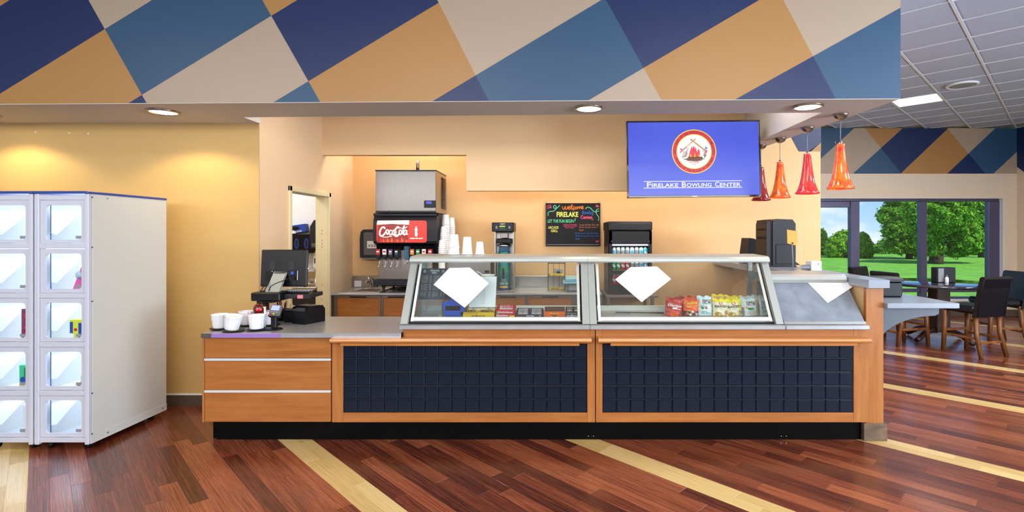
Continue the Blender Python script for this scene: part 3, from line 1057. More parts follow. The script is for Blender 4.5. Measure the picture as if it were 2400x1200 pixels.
def locker(x0, x1, label):
    t = thing('vending_locker', label, 'locker', ((x0 + x1) / 2, LY0, 0), 0, 'vending lockers')
    z0, z1 = .05, 1.895
    rows = [(548 - v) * LY0 / F + H for v in (1036, 926, 812, 697, 581, 467)]         # shelf heights, bottom to top
    rows = [PZ(p, LY0) for p in (1032, 922, 808, 693, 577, 463)]
    # outer panels
    G().box(x1 - .012, x1 + .001, LY0 + .031, LY1, z0, z1, b=.002).build('side_panel', 'locker_side', t)
    G().box(x0, x0 + .012, LY0 + .031, LY1, z0, z1, b=.002).build('side_panel', 'locker_side', t)
    G().box(x0 + .012, x1 - .012, LY1 - .012, LY1, z0, z1).build('back_panel', 'locker_inside', t)
    G().box(x0 - .002, x1 + .004, LY0 - .012, LY1 + .004, z1, z1 + .018, b=.004).build('top_trim', 'locker_blue', t)
    G().box(x0 + .012, x1 - .012, LY0 + .05, LY1 - .02, z0, z0 + .02).build('bottom_panel', 'locker_white', t)
    g = G().box(x1 - .003, x1 + .004, LY0 + .02, LY1, z0, z0 + .055)
    g.build('kick_strip', 'locker_side', t)
    g = G()
    for z in (.12, .42, 1.1, 1.5, 1.87):
        g.cyl((x1 - .002, LY0 + .03, z), (x1 + .005, LY0 + .03, z), .006, .004, 8)
    for y in (LY0 + .16, LY1 - .05):
        g.cyl((x1 + .002, y, z0 + .03), (x1 + .008, y, z0 + .03), .006, .004, 8)
    g.cyl((x1 - .002, LY0 + .16, 1.87), (x1 + .005, LY0 + .16, 1.87), .005, .003, 8)
    g.build('screw', 'charcoal', t)
    for sx in (x0 + .06, x1 - .06):
        for y in (LY0 + .08, LY1 - .1):
            c = G().cyl((sx - .012, y, .024), (sx + .012, y, .024), .024, n=14).box(sx - .018, sx + .018, y - .02, y + .02, .036, z0)
            c.build('caster', 'black', t)
    # frame of the front: stiles and rails
    G().box(x0, x0 + .034, LY0, LY0 + .03, z0, z1, b=.004).build('stile', 'locker_white', t)
    G().box(x1 - .030, x1, LY0, LY0 + .03, z0, z1, b=.004).build('stile', 'locker_white', t)
    for z in rows:
        G().box(x0 + .034, x1 - .03, LY0 + .002, LY0 + .03, z - .018, z + .018, b=.003).build('rail', 'locker_white', t)
    for k in range(5):
        a, b = rows[k] + .018, rows[k + 1] - .018
        xa, xb = x0 + .034, x1 - .03
        # shelf and glowing strip
        if k: G().box(x0 + .012, x1 - .012, LY0 + .03, LY1 - .012, a - .03, a - .018).build('shelf', 'locker_inside', t)
        G().box(xa + .005, xb - .005, LY0 + .05, LY1 - .06, b - .006, b - .001).build('led_panel', 'led_white', t)
        # door: frame with a rounded window, recessed behind the rails
        d = G()
        cx, cz, w, h = (xa + xb) / 2, (a + b) / 2, xb - xa - .004, b - a - .004
        inner = rrect(w - .066, h - .062, .026, 6, cx + .004, cz - .004)
        n = len(inner)
        def edge(p):
            dx, dz = p[0] - cx, p[1] - cz
            s_ = min((w / 2) / abs(dx) if dx else 9, (h / 2) / abs(dz) if dz else 9)
            return (cx + dx * s_, cz + dz * s_)
        # outer loop: nearest frame point for each inner point, corners snapped
        outer = []
        for i, p in enumerate(inner):
            q = i // 7; r_ = i % 7
            sx = (1, -1, -1, 1)[q]; sz = (1, 1, -1, -1)[q]
            if r_ == 3: outer.append((cx + sx * w / 2, cz + sz * h / 2))
            elif (r_ < 3) == (q in (0, 2)): outer.append((cx + sx * w / 2, p[1]))
            else: outer.append((p[0], cz + sz * h / 2))
        yf, yb = LY0 + .012, LY0 + .026
        vs = [(p[0], yf, p[1]) for p in outer] + [(p[0], yf, p[1]) for p in inner] + [(p[0], yb, p[1]) for p in inner] + [(p[0], yb, p[1]) for p in outer]
        fs = []
        for i in range(n):
            j = (i + 1) % n
            fs += [(i, j, n + j, n + i), (n + i, n + j, 2 * n + j, 2 * n + i), (2 * n + i, 2 * n + j, 3 * n + j, 3 * n + i), (3 * n + i, 3 * n + j, j, i)]
        d.add(vs, fs)
        door = d.build('door', 'locker_white', t)
        G().box(cx - w / 2 + .025, cx + w / 2 - .022, LY0 + .020, LY0 + .023, cz - h / 2 + .025, cz + h / 2 - .022).build('pane', 'window_glass', door)
        p_ = G().box(cx + w / 2 - .075, cx + w / 2 - .034, LY0 + .016, LY0 + .0195, cz - h / 2 + .034, cz - h / 2 + .056)
        p_.build('number_plate', 'mid_grey', door)
        G().box(cx + .01 - .06, cx + .01 + .05, LY0 + .006, LY0 + .013, cz - h / 2 + .004, cz - h / 2 + .009).build('pull_lip', 'locker_white', door)
        # lock bracket inside, on the hinge side
        bx = xa + .045
        g = G()
        g.prism([(LY0 + .05, b - .075), (LY0 + .05, a + .075), (LY0 + .09, a + .065), (LY0 + .26, b - .11), (LY0 + .26, b - .075)], 'yz', bx - .002, bx + .002)
        g.build('bracket', 'locker_inside', t)
        G().box(bx - .006, bx - .002, LY0 + .048, LY0 + .052, a + .02, b - .035).build('hinge_bar', 'locker_blue', t)
        G().box(bx + .05, bx + .056, LY0 + .06, LY0 + .2, b - .02, b - .012).build('arm', 'mid_grey', t)
    return rows


LX = [PX(-52, LY0), PX(75.5, LY0), PX(79.5, LY0), PX(207, LY0)]
LR = locker(LX[0], LX[1], 'white vending locker column cut by the picture edge, five lit windows')
locker(LX[2], LX[3], 'white vending locker column with the bare white side panel, beside the tan wall')


def toy_box(px0, px1, py0, row, Y, mats, label, cat, deco):
    x0, x1 = PX(px0, Y), PX(px1, Y)
    z0 = LR[row] - 0.0005
    z1 = PZ(py0, Y)
    t = thing('toy_box', label, cat, ((x0 + x1) / 2, Y, z0))
    G().box(x0, x1, Y, Y + .045, z0, z1, b=.001).build('carton', mats, t)
    g = G()
    deco(g, x0, x1, z0, z1, Y)
    g.build('print', ['white', 'print_black', 'print_red', 'print_green', 'print_yellow', 'print_blue', 'print_pink', 'print_cyan', 'print_purple', 'print_orange'], t)
    return t


for nm, c in (('print_black', (24, 22, 24)), ('print_red', (206, 34, 40)), ('print_green', (34, 140, 66)), ('print_yellow', (246, 206, 40)), ('print_blue', (30, 66, 160)), ('print_pink', (226, 80, 160)), ('print_cyan', (60, 180, 220)), ('print_purple', (96, 50, 120)), ('print_orange', (240, 110, 24)), ('print_brown', (84, 50, 34)), ('print_grey', (150, 150, 156)), ('print_gold', (190, 140, 30)), ('print_lime', (210, 226, 60))):
    mat(nm, c, .45)
W_, K_, R_, GR_, Y_, B_, P_, C_, PU_, O_ = range(10)


def dq(g, x0, x1, z0, z1, y, mi, out=.001):
    plate(g, [(x0, z0), (x1, z0), (x1, z1), (x0, z1)], (0, y, 0), XR, ZU, mi, out)


def deco_yellow(g, x0, x1, z0, z1, y):
    w, h = x1 - x0, z1 - z0
    dq(g, x0 + .02 * w, x0 + .2 * w, z0 + .15 * h, z1 - .1 * h, y, B_)
    plate(g, ring(.02, 16, x0 + .12 * w, z0 + .28 * h), (0, y, 0), XR, ZU, W_, .002)
    plate(g, ring(.012, 16, x0 + .36 * w, z0 + .55 * h), (0, y, 0), XR, ZU, R_, .002)
    dq(g, x0 + .52 * w, x1 - .02 * w, z0 + .15 * h, z1 - .15 * h, y, B_)
    dq(g, x0, x1, z0, z0 + .08 * h, y, GR_, .0015)


def deco_tall(g, x0, x1, z0, z1, y):
    write(g, 'COLOR', (x0 + .16 * (x1 - x0) + .6 * (x1 - x0), y, z0 + .1 * (z1 - z0)), XR, ZU, (z1 - z0) * .8, (x1 - x0) * .6, R_, .02, rot=math.pi / 2)


def deco_green(g, x0, x1, z0, z1, y):
    w, h = x1 - x0, z1 - z0
    dq(g, x0, x1, z0, z0 + .22 * h, y, Y_)
    plate(g, ring(.022, 16, x0 + .4 * w, z0 + .4 * h), (0, y, 0), XR, ZU, B_, .002)
    dq(g, x0 + .5 * w, x1, z0 + .5 * h, z1 - .1 * h, y, GR_)


mat('box_purple', (120, 40, 90), .4); mat('box_green', (70, 200, 150), .4); mat('box_yellow', (226, 226, 60), .4)
toy_box(163, 203, 749, 2, LY0 + .1, 'box_yellow', 'yellow toy box with a red dot and a dark window in the third locker', 'box', deco_yellow)
toy_box(50, 70, 724, 2, LY0 + .1, 'box_purple', 'tall narrow purple box with red lettering down its front', 'box', deco_tall)
toy_box(45, 68, 856, 1, LY0 + .1, 'box_green', 'small green and yellow box low in the first locker column', 'box', deco_green)
toy_box(52, 70, 948, 0, LY0 + .1, 'white', 'white carton with a dark picture at the bottom of the first locker column', 'box', lambda g, x0, x1, z0, z1, y: dq(g, x0 + .03, x1, z0 + .05, z0 + .1, y, B_))
toy_box(192, 204, 967, 0, LY0 + .16, 'print_blue', 'small dark teal box in the lowest locker by the white side panel', 'box', lambda g, x0, x1, z0, z1, y: dq(g, x0, x1, z1 - .012, z1 - .004, y, C_))
# blister card with a toy, leaning
t = thing('toy_blister_pack', 'pink blister card with a white toy leaning in the second locker', 'toy', (PX(185, LY0 + .14), LY0 + .14, LR[3]))
Yb = LY0 + .12
poly = [(PX(161, Yb), LR[3] + .001), (PX(200, Yb), LR[3] + .001), (PX(203, Yb), PZ(622, Yb)), (PX(192, Yb), PZ(622, Yb)), (PX(184, Yb), PZ(628, Yb))]
G().prism(poly, 'xz', Yb + .02, Yb + .023).build('card', 'print_pink', t)
G().ball((PX(184, Yb), Yb + .005, PZ(645, Yb)), .028, .016, .032).build('bubble', 'clear_plastic', t)
G().box(PX(178, Yb), PX(190, Yb), Yb + .006, Yb + .016, PZ(650, Yb), PZ(639, Yb), b=.004).xf(Matrix.Identity(4)).build('toy', 'white', t)
G().box(PX(162, Yb), PX(199, Yb), Yb + .017, Yb + .0195, LR[3] + .01, LR[3] + .03).build('stripe', 'print_purple', t)
# little heap: stacked packages in the fourth locker
t = thing('toy_package', 'clear package with a purple and blue toy in the fourth locker', 'toy', (PX(192, Yb), Yb, LR[1]))
G().box(PX(180, Yb), PX(203, Yb), Yb, Yb + .05, LR[1], LR[1] + .03, b=.002).build('tray', 'print_purple', t)
G().prism([(PX(184, Yb), LR[1] + .03), (PX(203, Yb), LR[1] + .03), (PX(200, Yb), PZ(840, Yb)), (PX(195, Yb), PZ(840, Yb))], 'xz', Yb + .01, Yb + .04).build('bubble', 'clear_plastic', t)
G().lathe([(.012, 0), (.014, .02), (.006, .045), (.012, .06), (.001, .07)], (PX(194, Yb), Yb + .025, LR[1] + .03), 12).build('figure', 'print_blue', t)

# ------------------------------------------------------------------ counter run
YF = 3.93
ZK = .161
# left drawer unit
t = thing('drawer_unit', 'wooden drawer cabinet under the steel counter end, three wide fronts', 'cabinet', (PX(627, YF), YF, 0))
xa, xb = PX(479.5, YF), PX(776, YF)
G().box(xa - .0, xb, YF + .025, 4.66, ZK, .81).build('carcass', 'cabinet_wood', t)
G().box(PX(473.5, YF), xa - .004, YF, 4.66, ZK, .812, b=.002).build('side_panel', 'cabinet_wood_v', t)
zs = [(989, 920.5), (914, 846.5), (839, 789)]
for a, b in zs:
    G().box(xa, xb - .004, YF, YF + .022, PZ(a, YF), PZ(b, YF), b=.002).build('drawer_front', 'cabinet_wood', t)
for a, b in ((920, 914.5), (845.5, 840)):
    g = G().box(xa, xb - .004, YF - .006, YF + .02, PZ(a, YF), PZ(b, YF), b=.0015)
    g.build('pull_strip', 'aluminium_white', t)


def front_unit(name, label, x0, x1, tx0, tx1, rx0, rx1, sx0, sx1, seed):
    t = thing(name, label, 'counter', ((x0 + x1) / 2, YF, 0))
    z0, z1 = ZK, .874
    tz0, tz1 = PZ(967.5, YF), PZ(806, YF)
    yb = YF + .03
    cut = PX(944, 3.93) if x0 < -1 else x0
    if cut > x0: G().box(x0, cut, yb, 4.62, z0, .812).build('carcass', 'cabinet_wood', t)
    G().box(cut, x1, yb, 4.62, z0, z1).build('carcass', 'cabinet_wood', t)
    # face frame around the tiled panel
    G().box(x0, tx0, YF, yb, z0, .812 if cut > x0 else z1, b=.0015).build('stile', 'cabinet_wood_v', t)
    G().box(tx1, x1, YF, yb, z0, z1, b=.0015).build('stile', 'cabinet_wood_v', t)
    G().box(tx0, tx1, YF + .0005, yb, z0, tz0, b=.0015).build('bottom_rail', 'cabinet_wood', t)
    if cut > x0: G().box(tx0, cut, YF + .0005, yb, tz1, .812).build('top_rail', 'cabinet_wood', t)
    G().box(max(cut, tx0), tx1, YF + .0005, yb, tz1, z1, b=.0015).build('top_rail', 'cabinet_wood', t)
    G().box(tx0 - .001, tx1 + .001, YF + .012, yb, tz0, tz1).build('grout', 'grout_navy', t)
    # tiles, each its own part
    nx = 18
    w = (tx1 - tx0) / nx
    ys = [967.5, 937, 905, 872.5, 840, 808]
    zz = [PZ(y, YF) for y in ys]
    zz[-1] = tz1
    r = random.Random(seed)
    protos = {}
    for j in range(5):
        hgt = zz[j + 1] - zz[j]
        for i in range(nx):
            q = .0011
            key = j == 4
            if key not in protos:
                o = G().box(-(w / 2 - q), w / 2 - q, 0, .010, -(hgt / 2 - .0016), hgt / 2 - .0016, b=.0048).build('tile', 'tile_navy', t, local=True)
                protos[key] = o
            else:
                o = protos[key].copy(); COL.objects.link(o)
            o.location = ROOT[t.name].inverted() @ Vector((tx0 + (i + .5) * w, YF + .0025 + r.uniform(0, .0008), (zz[j] + zz[j + 1]) / 2))
            o.rotation_euler = (r.uniform(-.012, .012), 0, r.uniform(-.01, .01))
    # tray slide: bullnosed rail on top of a narrower one
    zr0, zr1 = PZ(804, YF - .09), PZ(794, YF - .09)
    yn = YF - .10
    prof = [(YF, zr0), (yn + .012, zr0), (yn + .003, zr0 + .006), (yn, (zr0 + zr1) / 2), (yn + .003, zr1 - .005), (yn + .012, zr1), (YF, zr1)]
    G().prism(prof, 'yz', rx0, rx1).build('tray_rail', 'rail_wood', t)
    G().box(sx0, sx1, YF - .055, YF, zr0 - .03, zr0, b=.002).build('rail_support', 'rail_wood', t)
    return t


YR = YF - .1
front_unit('counter_unit', 'wooden counter front with navy tiles, beside the drawers, under the candy case', PX(778, YF), PX(1394.5, YF), PX(804, YF), PX(1376.5, YF), PX(772, YR), PX(1387, YR), PX(797, YF - .055), PX(1358, YF - .055), 1)
front_unit('counter_unit', 'wooden counter front with navy tiles, under the chip case and steel hood', PX(1396.5, YF), PX(2036, YF), PX(1412, YF), PX(2001, YF), PX(1403, YR), PX(2044, YR), PX(1431, YF - .055), PX(2010, YF - .055), 2)
# one long black plinth
t = thing('counter_plinth', 'long black toe kick board under the whole counter', 'plinth', (PX(1265, 4.0), 4.0, 0))
G().box(PX(507, 4.007), PX(2022, 4.007), 4.007, 4.03, 0, ZK, b=.001).build('board', 'kick_black', t)
G().box(-2.672, -2.63, 4.03, 4.6, 0, ZK).build('end_board', 'kick_black', t)
g = G()
for px in (1379, 1391, 1831, 1843):
    g.cyl((PX(px, 4.007), 4.006, PZ(1022, 4.007)), (PX(px, 4.007), 4.009, PZ(1022, 4.007)), .003, n=8)
g.build('screw', 'steel_bright', t)
# steel worktop over the drawers
t = thing('steel_countertop', 'brushed steel countertop over the drawers, with the register on it', 'countertop', (-1.9, 4.2, .812))
xl, xr = PX(471.5, 3.885), PX(939, 3.885)
G().box(xl, xr, 3.886, 4.67, .8135, .85, b=.003).build('top', 'steel_top', t)
G().box(xl, xl + .075, 3.883, 3.886, .815, .848).build('corner_cap', 'steel_dark', t)
mat('purple_tape', (170, 130, 214), .35, .3)
G().box(xl + .076, xl + .60, 3.8835, 3.886, .817, .846).build('edge_film', 'purple_tape', t)
G().box(xr + .0, xr + .008, 3.90, 4.6, .80, .85).build('end_strip', 'black', t)

# bar partition with wood end panel, stone coloured block at its foot
t = thing('bar_partition', 'half height bar wall with a wooden end panel and scuffed base block', 'partition', (2.49, 4.0, 0))
G().box(2.425, 2.54, 4.02, 7.03, .0, 1.185).build('wall_body', 'wall_tan', t)
G().box(2.41, 2.545, 3.985, 4.02, .12, 1.185, b=.002).build('end_panel', 'cabinet_wood_v', t)
G().box(PX(2025, 3.972) , PX(2080, 3.972), 3.972, 4.09, 0, PZ(993, 3.972), b=.003).build('base_block', 'block_wood', t)
t = thing('bar_countertop', 'grey laminate slab along the top of the bar wall', 'countertop', (2.47, 4.2, 1.186))
G().prism([(2.397, 3.93), (2.557, 3.93), (2.62, 4.62), (2.66, 7.02), (2.16, 7.02), (2.16, 4.75), (2.397, 4.70)], 'xy', 1.186, 1.247).build('slab', 'laminate_grey', t)
t = thing('ledge_table', 'grey ledge table on a curved bracket beside the bar wall', 'table', (2.8, 4.5, .70))
G().box(2.546, 3.10, 3.94, 5.5, 1.028, 1.068, b=.004).build('tabletop', 'laminate_grey', t)
arc = [(2.546, 1.027), (3.03, 1.027), (3.03, .97)] + [(3.03 - .012 - .472 * math.sin(a), .70 + .255 * math.cos(a) + .0) for a in [math.radians(v) for v in range(2, 91, 8)]] + [(2.546, .70)]
for y in (4.06, 5.2):
    G().prism(arc, 'xz', y, y + .035).build('bracket', 'laminate_dark', t)
t = thing('ledge_bin', 'black box with a rounded lid standing on the grey ledge table', 'box', (2.72, 4.4, 1.068))
G().box(2.615, 2.91, 4.30, 4.56, 1.0685, 1.20, b=.012).build('body', 'black', t)
G().prism([(4.29, 1.20), (4.57, 1.20), (4.57, 1.215), (4.53, 1.232), (4.36, 1.236), (4.30, 1.222)], 'yz', 2.61, 2.915).build('lid', 'charcoal', t)

# ------------------------------------------------------------------ display cases
CZ0, CZ1 = .874, .905           # steel ledge
FB, FT = (3.945, .912), (4.235, 1.372)          # slanted front: bottom and top (y, z)


def slant(k, off=0.0):
    y = FB[0] + (FT[0] - FB[0]) * k; z = FB[1] + (FT[1] - FB[1]) * k
    nx_, nz_ = -(FT[1] - FB[1]), (FT[0] - FB[0])
    l = math.hypot(nx_, nz_)
    return (y + off * nx_ / l, z + off * nz_ / l)


def slab_yz(g, k0, k1, o0, o1, x0, x1, mi=0):
    """board lying in the slanted front, from k0 to k1 up the slope, o0..o1 out of it"""
    p = [slant(k0, o0), slant(k1, o0), slant(k1, o1), slant(k0, o1)]
    return g.prism(p, 'yz', x0, x1, mi)


def case(label, x0, x1, px_l, px_r, deck):
    t = thing('display_case', label, 'display case', ((x0 + x1) / 2, 4.2, CZ0))
    G().box(x0, x1, 3.895, 4.62, CZ0, CZ1, b=.004).build('ledge', 'steel_top', t)
    G().box(x0 + .02, x1 - .02, 3.99, 4.60, CZ1, .925).build('deck', deck, t)
    cap = [(4.19, 1.366), (4.183, 1.376), (4.188, 1.396), (4.205, 1.412), (4.24, 1.418), (4.55, 1.424), (4.58, 1.418), (4.58, 1.385), (4.24, 1.385)]
    G().prism(cap, 'yz', x0, x1, smooth=False).build('top_rail', 'aluminium', t)
    for a, b in ((x0, x0 + .053), (x1 - .055, x1)):
        g = G()
        slab_yz(g, -.015, .995, -.03, .012, a, b)
        g.build('post', 'aluminium', t)
        G().box(a + .01, b - .01, 4.53, 4.57, CZ1, 1.386).build('rear_post', 'aluminium', t)
    gx0, gx1 = x0 + .068, x1 - .07
    g = G(); slab_yz(g, .045, .985, -.022, -.012, gx0, gx0 + .02); g.build('glass_stile', 'aluminium_white', t)
    g = G(); slab_yz(g, .045, .985, -.022, -.012, gx1 - .02, gx1); g.build('glass_stile', 'aluminium_white', t)
    g = G(); slab_yz(g, .05, .105, -.024, -.008, gx0, gx1); g.build('glass_rail', 'aluminium_white', t)
    g = G(); slab_yz(g, .005, .04, -.03, -.022, x0 + .053, x1 - .055); g.build('gasket', 'black', t)
    g = G(); slab_yz(g, .08, .99, -.019, -.015, gx0 + .005, gx1 - .005); g.build('front_glass', 'case_glass', t)
    for xs in (x0 + .056, x1 - .06):
        poly = [(4.01, CZ1 + .02), (4.53, CZ1 + .02), (4.53, 1.38), (4.27, 1.38)]
        g = G().prism(poly, 'yz', xs, xs + .004)
        g.build('side_glass', 'case_glass', t)
        g = G(); slab_yz(g, .03, .98, -.06, -.034, xs - .004, xs + .008); g.build('inner_gasket', 'black', t)
    G().box(x0 + .06, x1 - .06, 4.54, 4.57, CZ1 + .02, .965).build('rear_sill', 'aluminium_white', t)
    return t


X1a, X1b, X2b = PX(938, 3.93), PX(1382.5, 3.93), PX(1837, 3.93)
mat('deck_white', (214, 214, 210), .45)
case('slanted glass display case holding candy boxes', X1a, X1b - .001, 0, 0, 'steel')
case('slanted glass display case holding chip bags', X1b + .001, X2b, 0, 0, 'deck_white')
# low hood
t = thing('display_hood', 'low steel serving hood with smudged clear lid next to the chip case', 'display case', ((X2b + 2.38) / 2, 4.2, CZ0))
hx0, hx1 = X2b + .003, 2.385
G().box(hx0, hx1, 3.895, 4.62, CZ0, CZ1, b=.004).build('ledge', 'steel_top', t)
hb, ht = (3.94, .908), (4.215, 1.205)
G().prism([(4.205, 1.20), (4.20, 1.225), (4.21, 1.25), (4.235, 1.268), (4.50, 1.278), (4.52, 1.27), (4.52, 1.20)], 'yz', hx0 - .02, hx1 + .0).build('top_rail', 'aluminium', t)
wd = .05
G().prism([hb, (hb[0] + .006, hb[1]), (ht[0] + .006, ht[1]), ht], 'yz', hx0 + .01, hx1 - .004).build('clear_lid', 'frost_acrylic', t)
G().prism([(hb[0] - .004, hb[1]), (hb[0] + .004, hb[1]), (hb[0] + .014, hb[1] + .02), (hb[0] + .006, hb[1] + .02)], 'yz', hx0 + .005, hx1 - .002).build('lid_lip', 'steel_bright', t)
for a in (hx0 + .012, hx1 - .014):
    G().prism([(hb[0] + .01, CZ1), (4.5, CZ1), (4.5, 1.2), (ht[0] + .01, 1.2)], 'yz', a, a + .004).build('end_glass', 'clear_plastic', t)
G().box(hx0 + .02, hx1 - .02, 4.0, 4.5, CZ1, .93).build('tray', 'steel', t)
G().box(hx0 + .02, hx1 - .02, 4.5, 4.505, CZ1, 1.2).build('back_plate', 'steel', t)


# sheets of paper on the inside of the glass
def sheet(pts, label, flat=True, hood=False):
    out = []
    for px, py in pts:
        d = Vector(((px - CX) / F, 1, -(py - CY) / F))
        a, b = (FB, FT) if not hood else (hb, ht)
        # plane through the slanted glass, 3 cm behind it
        n = Vector((0, -(b[1] - a[1]), b[0] - a[0])).normalized()
        p0 = Vector((0, a[0], a[1])) - n * (.0125 if not hood else -.003)
        s_ = (p0 - Vector((0, 0, H))).dot(n) / d.dot(n)
        out.append(Vector((0, 0, H)) + d * s_)
    if not hood:
        n = Vector((0, -(FT[1] - FB[1]), FT[0] - FB[0])).normalized()
    k = len(out)
    g = G().add(out + [p - n * .0015 for p in out], [list(range(k)), list(range(k, 2 * k))[::-1]] + [(i, (i + 1) % k, k + (i + 1) % k, k + i) for i in range(k)])
    return solo(g, 'paper_sheet', 'paper', label, 'paper', 'white paper sheets behind the case glass')


sheet([(1016, 667), (1053, 628), (1101, 627), (1146, 664), (1089, 721)], 'blank white paper sheet taped cornerwise in the candy case')
sheet([(1442, 655), (1478, 626), (1540, 624.5), (1573, 654), (1504, 708)], 'blank white paper sheet taped cornerwise in the chip case')
sheet([(1893, 662), (2003, 661), (2004, 669), (1940, 710)], 'blank white paper sheet hanging under the low hood lid', hood=True)
# ------------------------------------------------------------------ television with its screen picture
mat('screen_blue', (20, 28, 90), .25, es=.88, ecol=(68, 88, 216))
for nm, c in (('lit_white', (250, 250, 250)), ('lit_red', (226, 40, 66)), ('lit_yellow', (250, 222, 20)), ('lit_dark', (96, 24, 40)), ('lit_brown', (122, 72, 46)), ('lit_tan', (206, 150, 66)), ('lit_steel', (120, 146, 176)), ('lit_flame', (244, 120, 30)), ('lit_green', (30, 130, 90)), ('lit_black', (24, 20, 20)), ('lit_feather', (178, 146, 136))):
    mat(nm, tuple(v * .45 for v in c), .4, es=.85, ecol=c)
YT = 5.40
tvc = Vector((PX(1625.5, YT), YT, PZ(372.5, YT)))
TW, TH = 313 * YT / F, 181 * YT / F
tv = thing('wall_tv', 'large flat television with a blue screen and round red seal, hung by the beam', 'television', (tvc.x, YT, tvc.z - TH / 2))
MT = Matrix.Translation(tvc) @ Matrix.Rotation(math.radians(-.5), 4, 'Y') @ Matrix.Rotation(math.radians(-2.5), 4, 'X')
o, w = tvc, TW / 2


def tvbuild(g, name, mats, parent):
    return g.xf(MT).build(name, mats, parent)


g = G()
bz = .016
g.box(-w, w, -.012, .04, TH / 2 - bz, TH / 2, b=.003).box(-w, w, -.012, .04, -TH / 2, -TH / 2 + bz * 1.4, b=.003).box(-w, -w + bz, -.012, .04, -TH / 2, TH / 2, b=.003).box(w - bz, w, -.012, .04, -TH / 2, TH / 2, b=.003)
tvbuild(g, 'bezel', 'black_gloss', tv)
tvbuild(G().box(-w + .01, w - .01, .036, .07, -TH / 2 + .01, TH / 2 - .01, b=.01), 'back_cover', 'black', tv)
tvbuild(G().box(-.03, .03, -.0125, -.006, -TH / 2 + .004, -TH / 2 + .016, b=.002), 'maker_badge', 'aluminium_white', tv)
scr = tvbuild(G().box(-w + bz, w - bz, -.008, 0, -TH / 2 + bz * 1.4, TH / 2 - bz), 'screen', 'screen_blue', tv)
tvbuild(G().box(-.12, .12, .07, .62, -.12, .12, b=.01), 'wall_bracket', 'black', tv)
k = TW / 313.0                                      # metres per photo pixel on the screen
sc = (1 * k, 16.5 * k)
SO = (0, -.008, 0)


def sp(g, poly, mi=0, out=.001, **kw): return plate(g, poly, SO, XR, ZU, mi, out, .0006)


def seal(px, py): return ((px - 1625.5) * k, (372.5 - py) * k)


scx, scz = seal(1626.5, 355.5)
g = G(); sp(g, ring(52 * k, 64, scx, scz), 0, .0010); sp(g, ring(50.2 * k, 64, scx, scz), 1, .0016); sp(g, ring(41 * k, 64, scx, scz), 0, .0022); sp(g, ring(39.4 * k, 64, scx, scz), 2, .0028)
tvbuild(g, 'seal_disc', ['lit_yellow', 'lit_red', 'lit_white'], scr)
# lettering around the ring
g = G()


def arc_text(t, r, a0, a1, h, top=True):
    cells = [{'I': .45, ' ': .55, 'M': 1.25, 'W': 1.25}.get(c, 1) for c in t]
    tot = sum(cells); acc = 0
    for c, wd_ in zip(t, cells):
        a = math.radians(a0 + (a1 - a0) * (acc + wd_ / 2) / tot); acc += wd_
        if c == ' ': continue
        rr_ = Vector((math.sin(a), 0, -math.cos(a))) if top else Vector((-math.sin(a), 0, math.cos(a)))
        uu = Vector((math.cos(a), 0, math.sin(a))) * (1 if top else -1)
        cw = abs(math.radians(a1 - a0)) * r / tot * wd_ * .82
        c0 = Vector((scx, -.008, scz)) + Vector((math.cos(a), 0, math.sin(a))) * r - rr_ * cw / 2 - uu * h / 2
        write(g, c, c0, rr_, uu, cw, h, 0, .01, out=.0030)


arc_text('GREAT SEAL OF THE CITIZEN POTAWATOMI NATION', 45.6 * k, 188, -10, 6.4 * k)
tvbuild(g, 'seal_lettering', 'lit_dark', scr)
g = G()
arc_text('PEOPLE OF THE PLACE OF THE FIRE', 45.6 * k, 199, 342, 6.4 * k, False)
tvbuild(g, 'seal_lettering', 'lit_dark', scr)
s2 = lambda x, y: seal(1530 + x / 6.315, 270 + y / 6.315)       # coordinates read off a close view of the seal


def poly_s(g, pts, mi, out): sp(g, [s2(*p) for p in pts], mi, out)


def lin_s(g, pts, wpx, mi, out):
    stroke(g, [s2(*p) for p in pts], SO, XR, ZU, wpx * k / 6.315, mi, out, k=5)


g = G()
lin_s(g, [(398, 556), (440, 520)], 16, 0, .0034); lin_s(g, [(404, 494), (436, 522)], 20, 0, .0034)
lin_s(g, [(430, 526), (500, 468)], 13, 1, .0033); lin_s(g, [(496, 472), (566, 410)], 13, 2, .0034); lin_s(g, [(560, 414), (634, 352)], 11, 1, .0033)
lin_s(g, [(562, 356), (640, 420)], 24, 2, .0038); lin_s(g, [(630, 410), (770, 524)], 20, 2, .0037); lin_s(g, [(640, 424), (756, 510)], 5, 1, .0041)
poly_s(g, [(570, 350), (582, 360), (566, 374), (554, 362)], 0, .0043)
poly_s(g, [(776, 460), (816, 494), (756, 530), (730, 552), (738, 530), (764, 508)], 3, .0036)
tvbuild(g, 'pipe_and_axe', ['lit_red', 'lit_brown', 'lit_tan', 'lit_steel'], scr)
g = G()
rs = random.Random(5)
for cx_, cy_ in ((444, 606), (470, 600), (500, 560), (490, 590), (764, 606), (756, 580), (780, 590)):
    lin_s(g, [(cx_ + 22, cy_ - 70), (cx_ + 8, cy_ - 34), (cx_, cy_)], 14, 0, .0035)
    lin_s(g, [(cx_ + 2, cy_), (cx_ - 4, cy_ + 26)], 15, 1, .0039)
lin_s(g, [(790, 520), (784, 560)], 26, 2, .0039)
tvbuild(g, 'feathers', ['lit_feather', 'lit_brown', 'lit_red'], scr)
g = G()
poly_s(g, [(440, 648), (520, 640), (690, 640), (778, 642), (720, 668), (640, 690), (520, 676)], 2, .0032)
poly_s(g, [(492, 660), (520, 632), (700, 630), (730, 650), (700, 674), (560, 678)], 3, .0034)
for cx_ in range(520, 710, 30):
    sp(g, ring(12 * k / 3, 12, *s2(cx_, 656)), 1, .0038)
    sp(g, ring(9 * k / 3, 10, *s2(cx_ + 14, 634)), 3, .0036)
